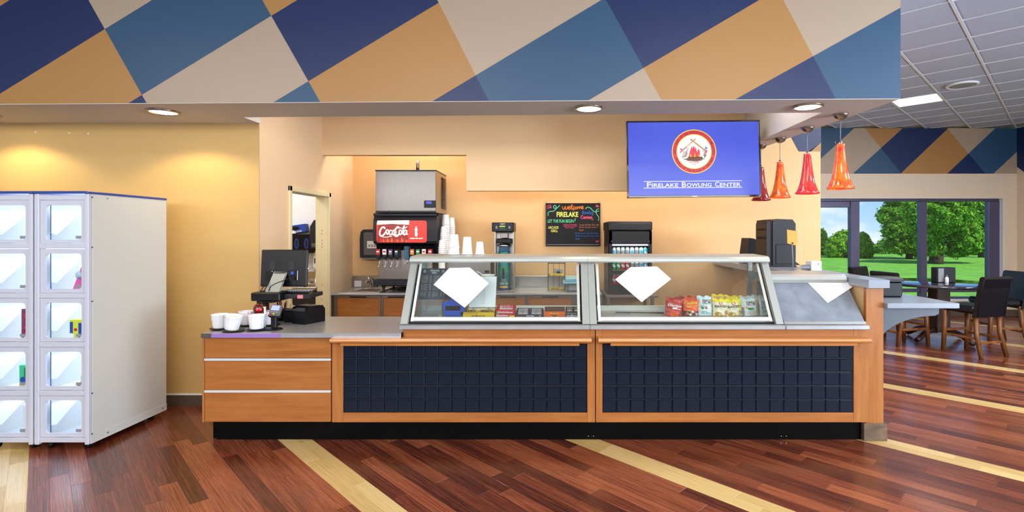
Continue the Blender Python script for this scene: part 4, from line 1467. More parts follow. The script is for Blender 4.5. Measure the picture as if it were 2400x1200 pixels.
poly_s(g, [(526, 620), (540, 560), (560, 500), (580, 456), (588, 500), (604, 446), (622, 500), (630, 460), (644, 520), (656, 560), (666, 500), (690, 520), (700, 590), (696, 620)], 0, .0039)
for dx in (0, 60, 128):
    poly_s(g, [(548 + dx, 618), (540 + dx, 590), (556 + dx, 560), (566 + dx, 580), (572 + dx, 618)], 4, .0042)
    poly_s(g, [(552 + dx, 618), (554 + dx, 598), (562 + dx, 585), (566 + dx, 618)], 5, .0045)
tvbuild(g, 'campfire', ['lit_red', 'lit_brown', 'lit_green', 'lit_black', 'lit_flame', 'lit_yellow'], scr)
g = G()
a = s2(528, 716)
write(g, 'NISHNABE', (a[0], -.008, a[1]), XR, ZU, 25 * k, 5.2 * k, 0, .01, out=.0036)
for yy, ww in ((728, 60), (735, 36), (742, 14)):
    lin_s(g, [(602 - ww, yy), (602 + ww, yy)], 3, 1, .0034)
tvbuild(g, 'seal_caption', ['lit_red', 'lit_green'], scr)
g = G()
xx = 1515.0
for word in ('FIRELAKE', 'BOWLING', 'CENTER'):
    wd_ = {'FIRELAKE': 73, 'BOWLING': 69.5, 'CENTER': 60}[word]
    a = seal(xx, 438.6)
    write(g, word[0], (a[0], -.008, a[1]), XR, ZU, 10 * k, 11.5 * k, 0, .014)
    a = seal(xx + 11.5, 438.6)
    write(g, word[1:], (a[0], -.008, a[1]), XR, ZU, (wd_ - 11.5) * k, 9 * k, 0, .014)
    xx += wd_ + 8.2
for py in (425, 440.5):
    a, b_ = seal(1507, py), seal(1737, py)
    stroke(g, [a, b_], SO, XR, ZU, 1.3 * k, 0, .0012)
tvbuild(g, 'screen_lettering', 'lit_white', scr)

# ------------------------------------------------------------------ red glass pendant lamps on the beam
m, N, L, b = nodes('art_glass')
tc = N.new('ShaderNodeTexCoord'); no = N.new('ShaderNodeTexNoise'); no.inputs['Scale'].default_value = 16; no.inputs['Detail'].default_value = 6
L.new(tc.outputs['Object'], no.inputs['Vector'])
r = N.new('ShaderNodeValToRGB'); e = r.color_ramp.elements
e[0].position = .32; e[0].color = lin((176, 20, 24)); e[1].position = .66; e[1].color = lin((246, 104, 34))
kk = e.new(.5); kk.color = lin((226, 48, 34))
L.new(no.outputs[0], r.inputs[0]); L.new(r.outputs[0], b.inputs['Base Color'])
b.inputs['Roughness'].default_value = .06; b.inputs['Coat Weight'].default_value = 1.0
L.new(r.outputs[0], b.inputs['Emission Color']); b.inputs['Emission Strength'].default_value = .28
ART = {}
for nm, c0, c1, es in (('art_glass_orange', (214, 40, 20), (250, 124, 40), .14), ('art_glass_red', (186, 24, 40), (232, 66, 62), .10), ('art_glass_dark', (140, 18, 26), (176, 44, 44), .06)):
    m2 = MATS['art_glass'].copy(); m2.name = nm; MATS[nm] = m2
    q = [n for n in m2.node_tree.nodes if n.type == 'VALTORGB'][0].color_ramp.elements
    q[0].color = lin(c0); q[2].color = lin(c1); q[1].color = tuple((x + y) / 2 for x, y in zip(lin(c0), lin(c1)))
    [n for n in m2.node_tree.nodes if n.type == 'BSDF_PRINCIPLED'][0].inputs['Emission Strength'].default_value = es
PEND = [(4.42, 2.453, 'art_glass_orange', 'red orange glass pendant lamp, the first and lowest hanging of the row'), (4.97, 2.438, 'art_glass_red', 'crimson glass pendant lamp, second of the row along the beam'),
        (5.53, 2.42, 'art_glass_orange', 'red orange glass pendant lamp, third of the row, beside the television'), (5.965, 2.39, 'art_glass_dark', 'dark red glass pendant lamp half hidden behind the television')]
for Y, x, mt, lb_ in PEND:
    t = thing('pendant_lamp', lb_, 'lamp', (x, Y, ZS), 0, 'red glass pendant lamps under the beam')
    z = lambda py: (548 - py) * 4.42 / F + H - ZS          # heights read off the first lamp
    G().lathe([(.004, -.052), (.022, -.05), (.05, -.032), (.064, -.006), (.065, -.0005)], (0, 0, 0), 24).build('canopy', 'nickel', t, local=True)
    G().cyl((0, 0, -.05), (0, 0, z(336) + .0), .0035, n=8).build('cord', 'mid_grey', t, local=True)
    prof = [(.108, 443), (.110, 441), (.094, 434), (.074, 420), (.058, 400), (.046, 378), (.037, 356), (.033, 342), (.031, 338), (.012, 337)]
    outer = [(r_, z(p)) for r_, p in prof]
    inner = [(max(r_ - .004, .004), z(p) - (.003 if p < 440 else -.0005)) for r_, p in prof][::-1]
    gl = G().lathe(inner[::-1] and inner + outer, (0, 0, 0), 28, cap=False).build('glass_shade', mt, t, local=True)
    G().cyl((0, 0, z(344)), (0, 0, z(332)), .014, .012, 12).build('socket_cap', 'steel_bright', t, local=True)
    G().tube([(-.032, 0, z(339)), (-.045, -.004, z(335)), (-.05, -.008, z(332))], .0016, 6).build('set_screw', 'steel_bright', t, local=True)
    light('POINT', 'pendant_bulb', (x, Y, ZS + z(425)), 0.7 if mt != 'art_glass_dark' else .2, (1, .72, .5), shadow_soft_size=.03)

# ------------------------------------------------------------------ welcome board on the back wall
YB = 7.0
mat('board_black', (16, 17, 24), .55, spec=.3)
bd = thing('welcome_board', 'black welcome board with coloured chalk lettering on the back wall', 'board', (PX(1343, YB), YB, PZ(577.5, YB)))
x0, x1, z0, z1 = PX(1279, YB), PX(1407, YB), PZ(577, YB), PZ(476, YB)
G().box(x0 + .01, x1 - .01, YB, YB + .02, z0 + .01, z1 - .01).build('panel', 'board_black', bd)
g = G()
fw = .018
g.box(x0, x1, YB - .008, YB + .022, z1 - fw, z1, b=.003).box(x0, x1, YB - .008, YB + .022, z0, z0 + fw, b=.003).box(x0, x0 + fw, YB - .008, YB + .022, z0 + fw, z1 - fw).box(x1 - fw, x1, YB - .008, YB + .022, z0 + fw, z1 - fw)
g.build('frame', 'black', bd)
G().box(x0 + fw, x1 - fw, YB - .01, YB, z0 + fw, z0 + fw + .006).build('chalk_ledge', 'mid_grey', bd)
for px in (1285, 1406):
    G().box(PX(px, YB) - .012, PX(px, YB) + .008, YB + .0, YB + .028, z1 - .002, z1 + .022, b=.002).build('hook', 'steel', bd)
for nm, c in (('chalk_orange', (240, 130, 36)), ('chalk_lime', (222, 232, 110)), ('chalk_mint', (96, 224, 170)), ('chalk_pink', (240, 92, 140)), ('chalk_blue', (40, 120, 220)), ('chalk_sand', (200, 130, 90)), ('chalk_white', (232, 236, 240))):
    mat(nm, c, .7)
OC, LI, MI, PK, BL, SA = range(6)
cv = lambda x, y: (PX(1250 + x / 5.453, YB), YB, PZ(460 + y / 5.453, YB))   # close view of the board -> wall


def bw(g, t, xa, ya, xb, yb, mi, bold=.0, shear=0.0, rot=0.0):
    a, b2 = cv(xa, yb), cv(xb, ya)
    write(g, t, a, XR, ZU, b2[0] - a[0], b2[2] - a[2], mi, bold, shear, .0012, rot=rot)


def bs(g, pts, wpx, mi):
    L_ = [cv(*p) for p in pts]
    stroke(g, [(p[0], p[2]) for p in L_], (0, YB, 0), XR, ZU, wpx * YB / F / 5.453, mi, .0013)


g = G()
# script «welcome»
wl = [[(368, 128), (378, 160), (392, 168), (402, 140), (408, 128), (412, 160), (424, 168), (436, 144), (440, 130)],
      [(440, 152), (466, 146), (464, 130), (448, 132), (444, 156), (458, 168), (478, 158)], [(478, 158), (500, 120), (496, 106), (484, 118), (482, 154), (494, 166), (506, 156)],
      [(530, 138), (518, 134), (508, 150), (516, 164), (532, 158)], [(548, 136), (534, 144), (538, 162), (554, 162), (558, 144), (548, 136)],
      [(566, 162), (566, 136), (570, 140), (584, 134), (586, 162), (590, 140), (604, 134), (608, 160)], [(614, 150), (636, 142), (632, 128), (618, 132), (614, 152), (626, 162), (644, 152)]]
for s_ in wl: bs(g, s_, 8, OC)
def chalk():
    global g
    g.build('chalk_lettering', ['chalk_orange', 'chalk_lime', 'chalk_mint', 'chalk_pink', 'chalk_blue', 'chalk_sand'], bd)
    g = G()


chalk()
bw(g, 'TO', 500, 168, 526, 184, OC, .01)
chalk()
bw(g, 'FIRELAKE', 298, 200, 574, 264, LI, .03)
chalk()
bw(g, 'Bowling', 622, 184, 772, 246, BL, .0, .2)
chalk()
bw(g, 'Center', 604, 244, 750, 290, PK, .02); bs(g, [(740, 262), (752, 280), (748, 296), (768, 298)], 6, PK)
chalk()
bw(g, 'LET THE FUN BEGIN', 184, 296, 514, 338, MI, .02); bs(g, [(536, 282), (530, 318)], 8, MI); bs(g, [(529, 328), (528, 334)], 8, MI)
chalk()
bw(g, 'ARCADE', 188, 382, 322, 416, LI, .02)
bw(g, 'GRILL', 224, 424, 314, 458, LI, .02)
chalk()
for i, tx in enumerate(('Friday & Saturday', 'Night Extreme Bowl', '7pm-11pm')):
    bw(g, tx, 384 + (i == 2) * 24, 352 + i * 21, 556 - (i == 2) * 36, 370 + i * 21, PK, .01, .1)
chalk()
for i, tx in enumerate(('Lots of fun for the', 'Entire Family, under 1', 'Roof!')):
    bw(g, tx, 588, 352 + i * 34, (846, 830, 640)[i], 376 + i * 34, SA, .0, .1)
chalk()
for i, tx in enumerate(('*Book your next Birthday', 'Party or any event you want', 'here!')):
    bw(g, tx, (524, 540, 540)[i], 462 + i * 34, (836, 846, 596)[i], 486 + i * 34, BL, .0, .1)
chalk()
bs(g, [(190, 252), (188, 215), (210, 196), (260, 188), (292, 156), (282, 118), (262, 122), (262, 150), (300, 150), (338, 114)], 8, MI)
chalk()
bs(g, [(668, 162), (690, 140), (730, 152), (760, 184), (800, 200), (846, 180), (840, 160), (806, 176), (806, 220), (836, 270), (830, 312)], 8, MI)
chalk()
bw(g, 'Let s', 176, 112, 232, 134, PK, .02, 0, .35)
bw(g, 'roll', 186, 136, 236, 162, PK, .02, 0, .3)
chalk()
bw(g, 'Roll', 800, 106, 856, 142, PK, .03, .2, .1)
chalk()
bw(g, 'Fun!', 806, 566, 852, 594, PK, .02, 0, .35)
g.build('chalk_lettering', ['chalk_orange', 'chalk_lime', 'chalk_mint', 'chalk_pink', 'chalk_blue', 'chalk_sand'], bd)

# ------------------------------------------------------------------ kitchen back counter
YK = 6.30
kc = thing('back_counter', 'stainless back counter with wooden doors along the kitchen wall', 'counter', (-1.0, YK, 0))
kx0, kx1 = WX + .004, PX(1411, YK)
zt = PZ(687, YK)
g = G()
G().box(kx0, kx1, YK, 7.02, zt - .028, zt, b=.004).build('steel_top', 'steel_top', kc)
G().box(kx0, kx1, 7.0, 7.026, zt, zt + .155, b=.004).build('backsplash', 'steel', kc)
G().box(kx0, kx1, YK + .05, 7.0, .10, zt - .028).build('carcass', 'steel_dark', kc)
doors = [(785, 890), (896, 960), (968, 1068), (1076, 1160), (1150, 1230), (1240, 1342)]
edges = [784, 892, 962, 1062, 1146, 1234, 1344]
for i in range(6):
    xa, xb = PX(edges[i], YK) + .008, PX(edges[i + 1], YK) - .008
    d = G().box(xa, xb, YK + .032, YK + .05, .13, zt - .06).build('door', 'cabinet_wood', kc)
    gg = G()
    gg.box(xa - .006, xb + .006, YK + .02, YK + .05, zt - .06, zt - .035, b=.002).box(xa - .006, xa + .012, YK + .02, YK + .05, .12, zt - .06).box(xb - .012, xb + .006, YK + .02, YK + .05, .12, zt - .06)
    gg.build('door_frame', 'steel_dark', d)
    G().box((xa + xb) / 2 - .1, (xa + xb) / 2 + .1, YK + .008, YK + .032, zt - .056, zt - .044, b=.003).build('handle', 'black', d)
# hand sink set into the counter, tap
sk = thing('hand_sink', 'small steel hand sink with a low tap beside the soda dispenser', 'sink', (PX(855, 6.5), 6.5, zt))
sx0, sx1 = PX(822, YK + .1), PX(893, YK + .1)
g = G(); g.box(sx0, sx1, 6.34, 6.38, zt + .0005, zt + .012, b=.003).box(sx0, sx1, 6.80, 6.84, zt + .0005, zt + .012, b=.003).box(sx0, sx0 + .04, 6.38, 6.80, zt + .0005, zt + .012).box(sx1 - .04, sx1, 6.38, 6.80, zt + .0005, zt + .012)
g.build('rim', 'steel_bright', sk)
G().box(sx0 + .04, sx1 - .04, 6.38, 6.80, zt + .0005, zt + .003).build('basin', 'steel_dark', sk)
tx = PX(866, 6.86)
G().tube([(tx, 6.90, zt), (tx, 6.90, zt + .06), (tx - .005, 6.86, zt + .1), (tx - .01, 6.76, zt + .085)], [.022, .02, .014, .012], 10).build('tap', 'chrome', sk)
G().tube([(tx, 6.90, zt + .06), (tx + .0, 6.89, zt + .10), (tx - .02, 6.85, zt + .16)], [.018, .014, .008], 8).build('lever', 'chrome', sk)
G().tube([(tx + .005, 6.93, zt + .13), (tx + .04, 6.93, zt + .10), (tx + .07, 6.93, zt + .03), (tx + .09, 6.93, zt + .01)], .006, 8).build('hose', 'black', sk)
g = G(); a = PX(831, 7.0)
g.box(a, PX(847, 7.0), 6.997, 6.9995, PZ(672, 7.0), PZ(658, 7.0))
tag(g.build('notice_sticker', 'white', origin=(a, 6.998, PZ(672, 7.0))), 'small pale notice stuck to the steel backsplash by the hand sink', 'sticker')

# paper towel dispenser on the wall
t = thing('towel_dispenser', 'dark grey paper towel dispenser on the tan wall behind the soda dispenser', 'dispenser', (PX(868, 6.9), 6.9, PZ(607, 6.9)))
g = G(); wA, wB = PX(845, 6.86), PX(902, 6.86)
g.prism([(wA, PZ(604, 6.86)), (wA - .004, PZ(560, 6.86)), (wA + .008, PZ(544, 6.86)), (wA + .04, PZ(538, 6.86)), (wB - .04, PZ(537, 6.86)), (wB, PZ(545, 6.86)), (wB, PZ(604, 6.86))], 'xz', 6.84, 7.028)
g.build('cover', 'charcoal', t)
g = G().box(wA + .05, wB - .05, 6.828, 6.842, PZ(598, 6.86), PZ(545, 6.86), b=.006)
g.build('front_window', 'grey_plastic', t)
G().box(wA + .02, wB - .02, 6.86, 7.02, PZ(608, 6.86), PZ(603.5, 6.86), b=.003).build('tear_bar', 'mid_grey', t)
lb_ = G().box(PX(860, 6.82), PX(882, 6.82), 6.825, 6.829, PZ(582, 6.82), PZ(565, 6.82)).build('label', 'white', t)
g = G()
for q in range(3): g.box(PX(863 + q * 6.5, 6.82), PX(867 + q * 6.5, 6.82), 6.823, 6.8255, PZ(579, 6.82), PZ(573, 6.82))
g.build('label_icons', 'print_grey', lb_)

# ------------------------------------------------------------------ soda dispenser
YD = 6.35
sd = thing('soda_dispenser', 'tall soda fountain with a lit red sign and nine valves', 'drink dispenser', (PX(948, YD), YD, zt))
d0, d1 = PX(884, YD + .05), PX(1012, YD + .05)
G().box(d0, d1, YD + .10, 6.95, PZ(656, YD), PZ(560, YD), b=.004).build('body', 'steel_dark', sd)
G().box(PX(878, YD), PX(1022, YD), YD + .16, 6.95, PZ(600, YD), PZ(499, YD), b=.01).build('upper_body', 'charcoal', sd)
h0, h1 = PX(875, YD), PX(1023, YD)
hz0, hz1 = PZ(571, YD), PZ(505, YD)
# hood: rounded frame with the lit sign
hp = [(YD + .02, hz0), (YD - .005, hz0 + .03), (YD - .01, (hz0 + hz1) / 2), (YD + .0, hz1 - .06), (YD + .025, hz1 - .015), (YD + .06, hz1), (YD + .2, hz1), (YD + .2, hz0 - .02)]
G().prism(hp, 'yz', h0, h1).build('sign_hood', 'charcoal', sd)
G().box(h0 + .0, h1, YD - .012, YD + .02, hz1 - .012, hz1 + .03, b=.012).build('hood_brow', 'charcoal', sd)
mat('sign_red', (90, 12, 8), .3, es=.95, ecol=(236, 48, 22))
mat('sign_dark', (60, 8, 6), .3, es=.8, ecol=(176, 30, 16))
mat('sign_glow', (255, 250, 240), .3, es=1.2, ecol=(255, 246, 236))
mat('sign_orange', (120, 60, 30), .3, es=.9, ecol=(250, 110, 50))
yS = YD - .013
cS = ((PX(883.5, YD) + PX(1001, YD)) / 2, (PZ(568.5, YD) + PZ(517, YD)) / 2)
sw, sh = PX(1001, YD) - PX(883.5, YD), PZ(517, YD) - PZ(568.5, YD)
g = G(); plate(g, rrect(sw, sh, .03, 6, *cS), (0, yS, 0), XR, ZU, 0, .004, .006)
sg = g.build('lit_sign', 'sign_red', sd)
sv = lambda x, y: (PX(820 + x / 3, YD), PZ(350 + y / 3, YD))          # close view -> sign plane
g = G()
plate(g, [sv(194, 655), sv(206, 510), sv(420, 506), sv(408, 654)], (0, yS, 0), XR, ZU, 1, .0045, .0004)
plate(g, [sv(194, 530), sv(198, 502), sv(420, 500), sv(418, 530), sv(300, 524)], (0, yS, 0), XR, ZU, 2, .005, .0004)
rr2 = random.Random(9)
for q in range(12):
    x_ = 215 + q * 16 + rr2.uniform(-4, 4)
    plate(g, [sv(x_, 652), sv(x_ + rr2.uniform(2, 12), rr2.uniform(612, 636)), sv(x_ + 16, 650)], (0, yS, 0), XR, ZU, (0, 3)[q % 2], .0052 + q * .00002, .0004)
g.build('sign_picture', ['sign_red', 'sign_dark', 'sign_glow', 'sign_orange'], sg)
g = G()
ss = lambda pts, w_: stroke(g, [sv(*p) for p in pts], (0, yS, 0), XR, ZU, w_ * YD / F / 3, 0, .0062)
ss([(250, 560), (244, 548), (228, 552), (216, 574), (214, 598), (226, 610), (246, 596), (260, 576)], 10)
ss([(226, 610), (250, 618), (300, 610)], 4)
ss([(262, 590), (258, 572), (270, 566), (276, 580), (268, 598), (262, 590)], 7)
ss([(298, 572), (286, 570), (280, 590), (288, 602), (302, 588)], 7)
ss([(322, 574), (310, 568), (302, 586), (308, 602), (320, 588), (324, 570), (322, 598), (332, 596)], 7)
ss([(318, 584), (334, 582)], 5)
ss([(350, 556), (340, 546), (326, 560), (318, 586), (322, 608), (338, 608), (352, 590)], 11)
ss([(352, 592), (350, 574), (360, 568), (368, 582), (360, 600), (352, 592)], 7)
ss([(368, 596), (382, 556), (388, 540), (380, 546), (374, 588), (382, 598)], 7)
ss([(402, 574), (392, 568), (382, 586), (388, 602), (398, 588), (404, 570), (402, 598), (410, 594)], 7)
ss([(340, 548), (380, 556), (408, 544)], 4)
# bottle and its caption
bt = [(462, 612), (459, 596), (462, 580), (458, 566), (464, 552), (465, 542), (472, 542), (473, 552), (479, 566), (475, 580), (479, 596), (476, 612)]
plate(g, [sv(*p) for p in bt], (0, yS, 0), XR, ZU, 0, .0055, .0004)
a = sv(425, 630)
write(g, 'makes the meal', (a[0], yS, a[1]), XR, ZU, sv(513, 0)[0] - a[0], sv(0, 619)[1] - a[1], 0, .01, out=.0055)
g.build('sign_lettering', 'sign_glow', sg)
# black recess panel behind the valves and its slanted lip
G().prism([(YD + .02, hz0), (YD + .16, hz0), (YD + .16, hz0 - .14), (YD + .12, hz0 - .14), (YD + .08, hz0 - .03)], 'yz', d0 - .02, d1 + .04).build('valve_panel', 'black', sd)
VX = [(886, 'print_red'), (901, 'aluminium_white'), (915, 'print_purple'), (929, 'black'), (952, 'clear_blue'), (966, 'print_orange'), (979.5, 'print_green'), (993.5, 'white'), (1008, 'print_red')]
for k_, (px, mt) in enumerate(VX):
    x_ = PX(px, YD)
    if k_ == 4:
        v = G().box(x_ - .03, x_ + .03, YD - .01, YD + .10, PZ(608, YD), PZ(577, YD), b=.012).build('ice_chute', 'clear_blue', sd)
        G().tube([(x_ - .015, YD, PZ(608, YD)), (x_ - .015, YD, PZ(618, YD)), (x_ + .015, YD, PZ(618, YD)), (x_ + .015, YD, PZ(608, YD))], .005, 8).build('ice_lever', 'chrome', v)
        continue
    v = G().box(x_ - .026, x_ + .026, YD + .0, YD + .12, PZ(603, YD), PZ(584, YD), b=.005).cyl((x_, YD + .03, PZ(608, YD)), (x_, YD + .03, PZ(602, YD)), .02, .022, 12).build('valve', 'charcoal', sd)
    G().box(x_ - .024, x_ + .024, YD - .008, YD + .002, PZ(597, YD), PZ(584, YD), b=.002).build('flavour_label', mt, v)
    g = G()
    g.box(x_ - .016, x_ + .016, YD - .0095, YD - .0078, PZ(591.5, YD), PZ(588, YD), 0)
    if k_ in (2, 3, 5, 7): g.box(x_ - .018, x_ + .018, YD - .0095, YD - .0078, PZ(595.5, YD), PZ(594, YD), 1)
    g.build('label_mark', ['white' if mt != 'white' and mt != 'aluminium_white' else 'print_red', 'print_cyan' if k_ == 3 else 'print_yellow'], v)
    G().tube([(x_ + .004, YD + .05, PZ(606, YD)), (x_ + .006, YD + .035, PZ(614, YD)), (x_, YD + .03, PZ(624, YD)), (x_ - .008, YD + .015, PZ(627, YD))], .0055, 8).build('lever', 'chrome', v)
# drip tray, feet and the tangle of hoses under it
G().box(PX(876, YD), PX(1022, YD), YD - .03, YD + .35, PZ(669, YD), PZ(656, YD), b=.006).build('drip_tray', 'charcoal', sd)
G().box(d0 + .03, d1, YD - .02, YD + .11, PZ(656, YD), PZ(654.5, YD)).build('grille', 'black', sd)
for px in (896, 1005):
    for y in (YD + .05, YD + .45):
        G().lathe([(.024, 0), (.022, .01), (.014, .02), (.018, .05), (.03, PZ(669, YD) - zt)], (PX(px, YD), y, zt + .0005), 12).build('foot', 'charcoal', sd)
G().box(d0 + .02, d1, YD + .2, 6.9, zt + .06, PZ(656, YD)).build('base_pan', 'black', sd)
hs = G(); rs = random.Random(4)
for q in range(9):
    x_ = PX(915 + q * 4.5, YD)
    pts = [(x_ + rs.uniform(-.06, .06), YD + .1 + rs.uniform(0, .1), zt + .012 + rs.uniform(0, .05)) for _ in range(5)]
    hs.tube([tuple(p) for p in pts], .006, 6)
hs.build('hoses', 'dark_wood', sd)

# ice machine on top
im = thing('ice_machine', 'stainless ice maker on top of the soda dispenser', 'ice machine', (PX(951, YD), YD, PZ(499, YD)))
i0, i1 = PX(880, YD - .03), PX(1022, YD - .03)
Yi = YD - .03
iz0, iz1 = PZ(498.5, Yi), PZ(399, Yi)
G().box(i0, i1, Yi + .012, 6.90, iz0, iz1 - .005, b=.003).build('cabinet', 'steel', im)
G().box(i0 + .002, i1 - .002, Yi, Yi + .014, iz0 + .02, iz1 - .016, b=.004).build('front_panel', 'steel_front', im)
G().box(i0 - .003, i1 + .003, Yi - .004, 6.91, iz1 - .012, iz1 + .004, b=.003).build('top_cap', 'charcoal', im)
G().box(i0, i1, Yi - .002, Yi + .02, iz0, iz0 + .018, b=.003).build('bottom_trim', 'charcoal', im)
cp = G().box(PX(994, Yi), PX(1022, Yi), Yi - .006, Yi + .004, PZ(487, Yi), PZ(470, Yi), b=.004).build('control_panel', 'black', im)
mat('lcd_blue', (10, 24, 100), .3, es=.7, ecol=(20, 60, 230))
G().box(PX(999, Yi), PX(1012, Yi), Yi - .0075, Yi - .0055, PZ(478, Yi), PZ(472, Yi)).build('display', 'lcd_blue', cp)
G().box(PX(997, Yi), PX(1013, Yi), Yi - .01, Yi - .005, PZ(485, Yi), PZ(481.5, Yi), b=.002).build('button_bar', 'charcoal', cp)
for q in range(21):
    z_ = iz0 + .07 + q * .0195
    G().prism([(i1, z_), (i1 + .014, z_ - .006), (i1 + .014, z_ + .002), (i1, z_ + .009)], 'xz', YD + .28, 6.86).build('vent_louver', 'charcoal', im)
# pipe above it
g = G().cyl((PX(979, 6.6), 6.6, iz1 + .005), (PX(979, 6.6), 6.6, 2.54), .022, n=14)
tag(g.build('water_pipe', 'steel_dark', origin=(PX(979, 6.6), 6.6, iz1 + .005)), 'thin grey pipe rising from the ice maker to the ceiling drop', 'pipe')

# ------------------------------------------------------------------ tea brewer
YE = 6.5
te = thing('tea_brewer', 'tall black and steel iced tea brewer with a teal urn', 'brewer', (PX(1180, YE), YE, zt))
e0, e1 = PX(1160, YE), PX(1204, YE)
G().box(PX(1154, YE), PX(1205, YE), YE - .06, YE + .3, PZ(543, YE), PZ(521.5, YE), b=.006).build('brew_head', 'black', te)
pn = G().box(PX(1159, YE), PX(1201, YE), YE - .064, YE - .058, PZ(541, YE), PZ(523, YE)).build('panel', 'charcoal', te)
g = G().box(PX(1172, YE), PX(1185, YE), YE - .067, YE - .063, PZ(532, YE), PZ(529.5, YE))
mat('lcd_lime', (170, 200, 40), .4, es=.5, ecol=(180, 210, 40)); g.build('display', 'lcd_lime', pn)
g = G()
write(g, 'BREW', (PX(1174, YE), YE - .064, PZ(526.5, YE)), XR, ZU, 11 * YE / F, 2.6 * YE / F, 0, .02)
for px in (1163, 1193):
    g.box(PX(px, YE), PX(px + 4, YE), YE - .0665, YE - .063, PZ(536, YE), PZ(530, YE), 1)
for q in range(3): g.box(PX(1173 + 4.4 * q, YE), PX(1175.5 + 4.4 * q, YE), YE - .0665, YE - .063, PZ(537.5, YE), PZ(535.5, YE), 2)
g.build('panel_print', ['white', 'mid_grey', 'print_green'], pn)
G().box(e0, e1, YE + .16, YE + .28, zt + .02, PZ(543, YE), b=.006).build('column', 'steel', te)
for px in (1160.5, 1203):
    G().box(PX(px, YE) - .006, PX(px, YE) + .006, YE - .0, YE + .2, zt + .02, PZ(543, YE)).build('side_rail', 'steel', te)
G().box(PX(1172, YE), PX(1190, YE), YE + .0, YE + .17, PZ(558, YE), PZ(546, YE), b=.004).build('front_plate', 'steel_dark', te)
G().box(PX(1165, YE), PX(1201, YE), YE - .05, YE + .17, PZ(570, YE), PZ(559, YE), b=.01).build('brew_funnel', 'black', te)
mat('urn_teal', (26, 120, 128), .3, noise=(.4, 9, (1, 1, 1)))
ux = PX(1181.5, YE + .05)
hu = PZ(590, YE) - zt - .02
ur = G().lathe([(.070, 0), (.074, .012), (.074, hu - .004), (.07, hu)], (ux, YE + .05, zt + .02), 24).build('urn', 'urn_teal', te)
G().lathe([(.07, 0), (.066, .06), (.068, .07), (.07, .085)], (ux, YE + .05, PZ(590, YE)), 24).build('urn_collar', 'clear_blue', te)
G().lathe([(.082, 0), (.086, .008), (.08, .02), (.05, .028), (.01, .03)], (ux, YE + .05, PZ(577, YE)), 24).build('urn_lid', 'steel_bright', te)
cyl = lambda p: .074 + 0 * p.x


def on_urn(g, t, py0, py1, w_, mi, bold):
    vs, fs = glyphs(t, bold, 0)
    pts = []
    for x, y in vs:
        a = (x - .5) * w_ / .0745
        pts.append((ux + .0752 * math.sin(a), YE + .05 - .0752 * math.cos(a), PZ(py0, YE) + y * (PZ(py1, YE) - PZ(py0, YE))))
    g.add(pts, fs, mi)


def urn_band(g, py0, py1, half, mi, r=.0748):
    a0 = half / .0745
    g.grid(10, 1, lambda u, v: (ux + r * math.sin((u * 2 - 1) * a0), YE + .05 - r * math.cos((u * 2 - 1) * a0), PZ(py0, YE) + v * (PZ(py1, YE) - PZ(py0, YE))), mi)


g = G()
urn_band(g, 682, 669, .065, 4); urn_band(g, 674.5, 670, .055, 2, .0751)
on_urn(g, 'GREEN TEA', 667, 661.5, .112, 0, .015)
on_urn(g, 'fresh brewed', 659, 656, .06, 0, 0); on_urn(g, 'unsweetened', 655, 652.5, .05, 0, 0)
on_urn(g, 'cold', 626, 620, .05, 3, .02)
for q in range(5):
    a = -.7 + q * .34
    y0_ = 640 - 5 * (q % 2)
    g.grid(6, 2, lambda u, v: (ux + .0753 * math.sin(a + (u - .5) * .3), YE + .05 - .0753 * math.cos(a + (u - .5) * .3), PZ(y0_ - 6 + 8 * math.sin(math.pi * u) * (v - .5) * 2, YE)), 3)
g.build('urn_print', ['white', 'black', 'print_yellow', 'print_green', 'print_blue'], ur)
sp_ = G().box(ux - .012, ux + .012, YE - .06, YE - .02, PZ(645, YE), PZ(635, YE), b=.004).cyl((ux, YE - .05, PZ(652, YE)), (ux, YE - .05, PZ(645, YE)), .012, n=10).tube([(ux, YE - .05, PZ(635, YE)), (ux, YE - .06, PZ(629, YE))], [.008, .014], 8)
sp_.build('spigot', 'black', te)
G().box(PX(1153, YE), PX(1208, YE), YE - .12, YE + .3, zt + .001, zt + .02, b=.005).build('drip_base', 'steel', te)
# ------------------------------------------------------------------ foam cups
def cup_proto(h, r0, r1, label, group):
    """upside-down cup: wide rim at the bottom"""
    t = thing('foam_cup', label, 'cup', (0, 0, -20), 0, group)
    G().lathe([(r0 - .004, .0), (r0, .002), (r0, .007), (r0 - .003, .012), (r1 + .002, h - .006), (r1, h - .001), (r1 - .006, h), (.01, h - .003)], (0, 0, 0), 22).build('body', 'foam', t, local=True)
    G().lathe([(r0 - .001, .0), (r0 + .003, .002), (r0 + .003, .006), (r0 - .001, .008)], (0, 0, 0), 22, cap=False).build('rim', 'foam', t, local=True)
    return t


used = {}


def put_cup(key, dims, loc, label, group):
    if key not in used:
        used[key] = cup_proto(*dims, label, group)
        used[key].location = loc
        return used[key]
    return dup(used[key], loc, 0, label, group)


def cup_stack(px, Y, z0, ytop, h, r0, r1, where, key, step=.021):
    x = PX(px, Y)
    top = PZ(ytop, Y)
    n = max(1, int(round((top - h - z0) / step)) + 1)
    n = min(n, 9)
    for q in range(n):
        z = top - h - (n - 1 - q) * step
        if n == 1: z = z0
        what = 'topmost foam cup of ' + where if q == n - 1 else '%s cup down, showing only its rim, in %s' % (('second', 'third', 'fourth', 'fifth', 'sixth', 'seventh', 'eighth', 'ninth', 'tenth')[n - 2 - q], where)
        put_cup(key, (h, r0, r1), (x, Y, z), what, 'foam cups in ' + where)
    return top - h - (n - 1) * step


YCU = 6.42
zt6 = zt
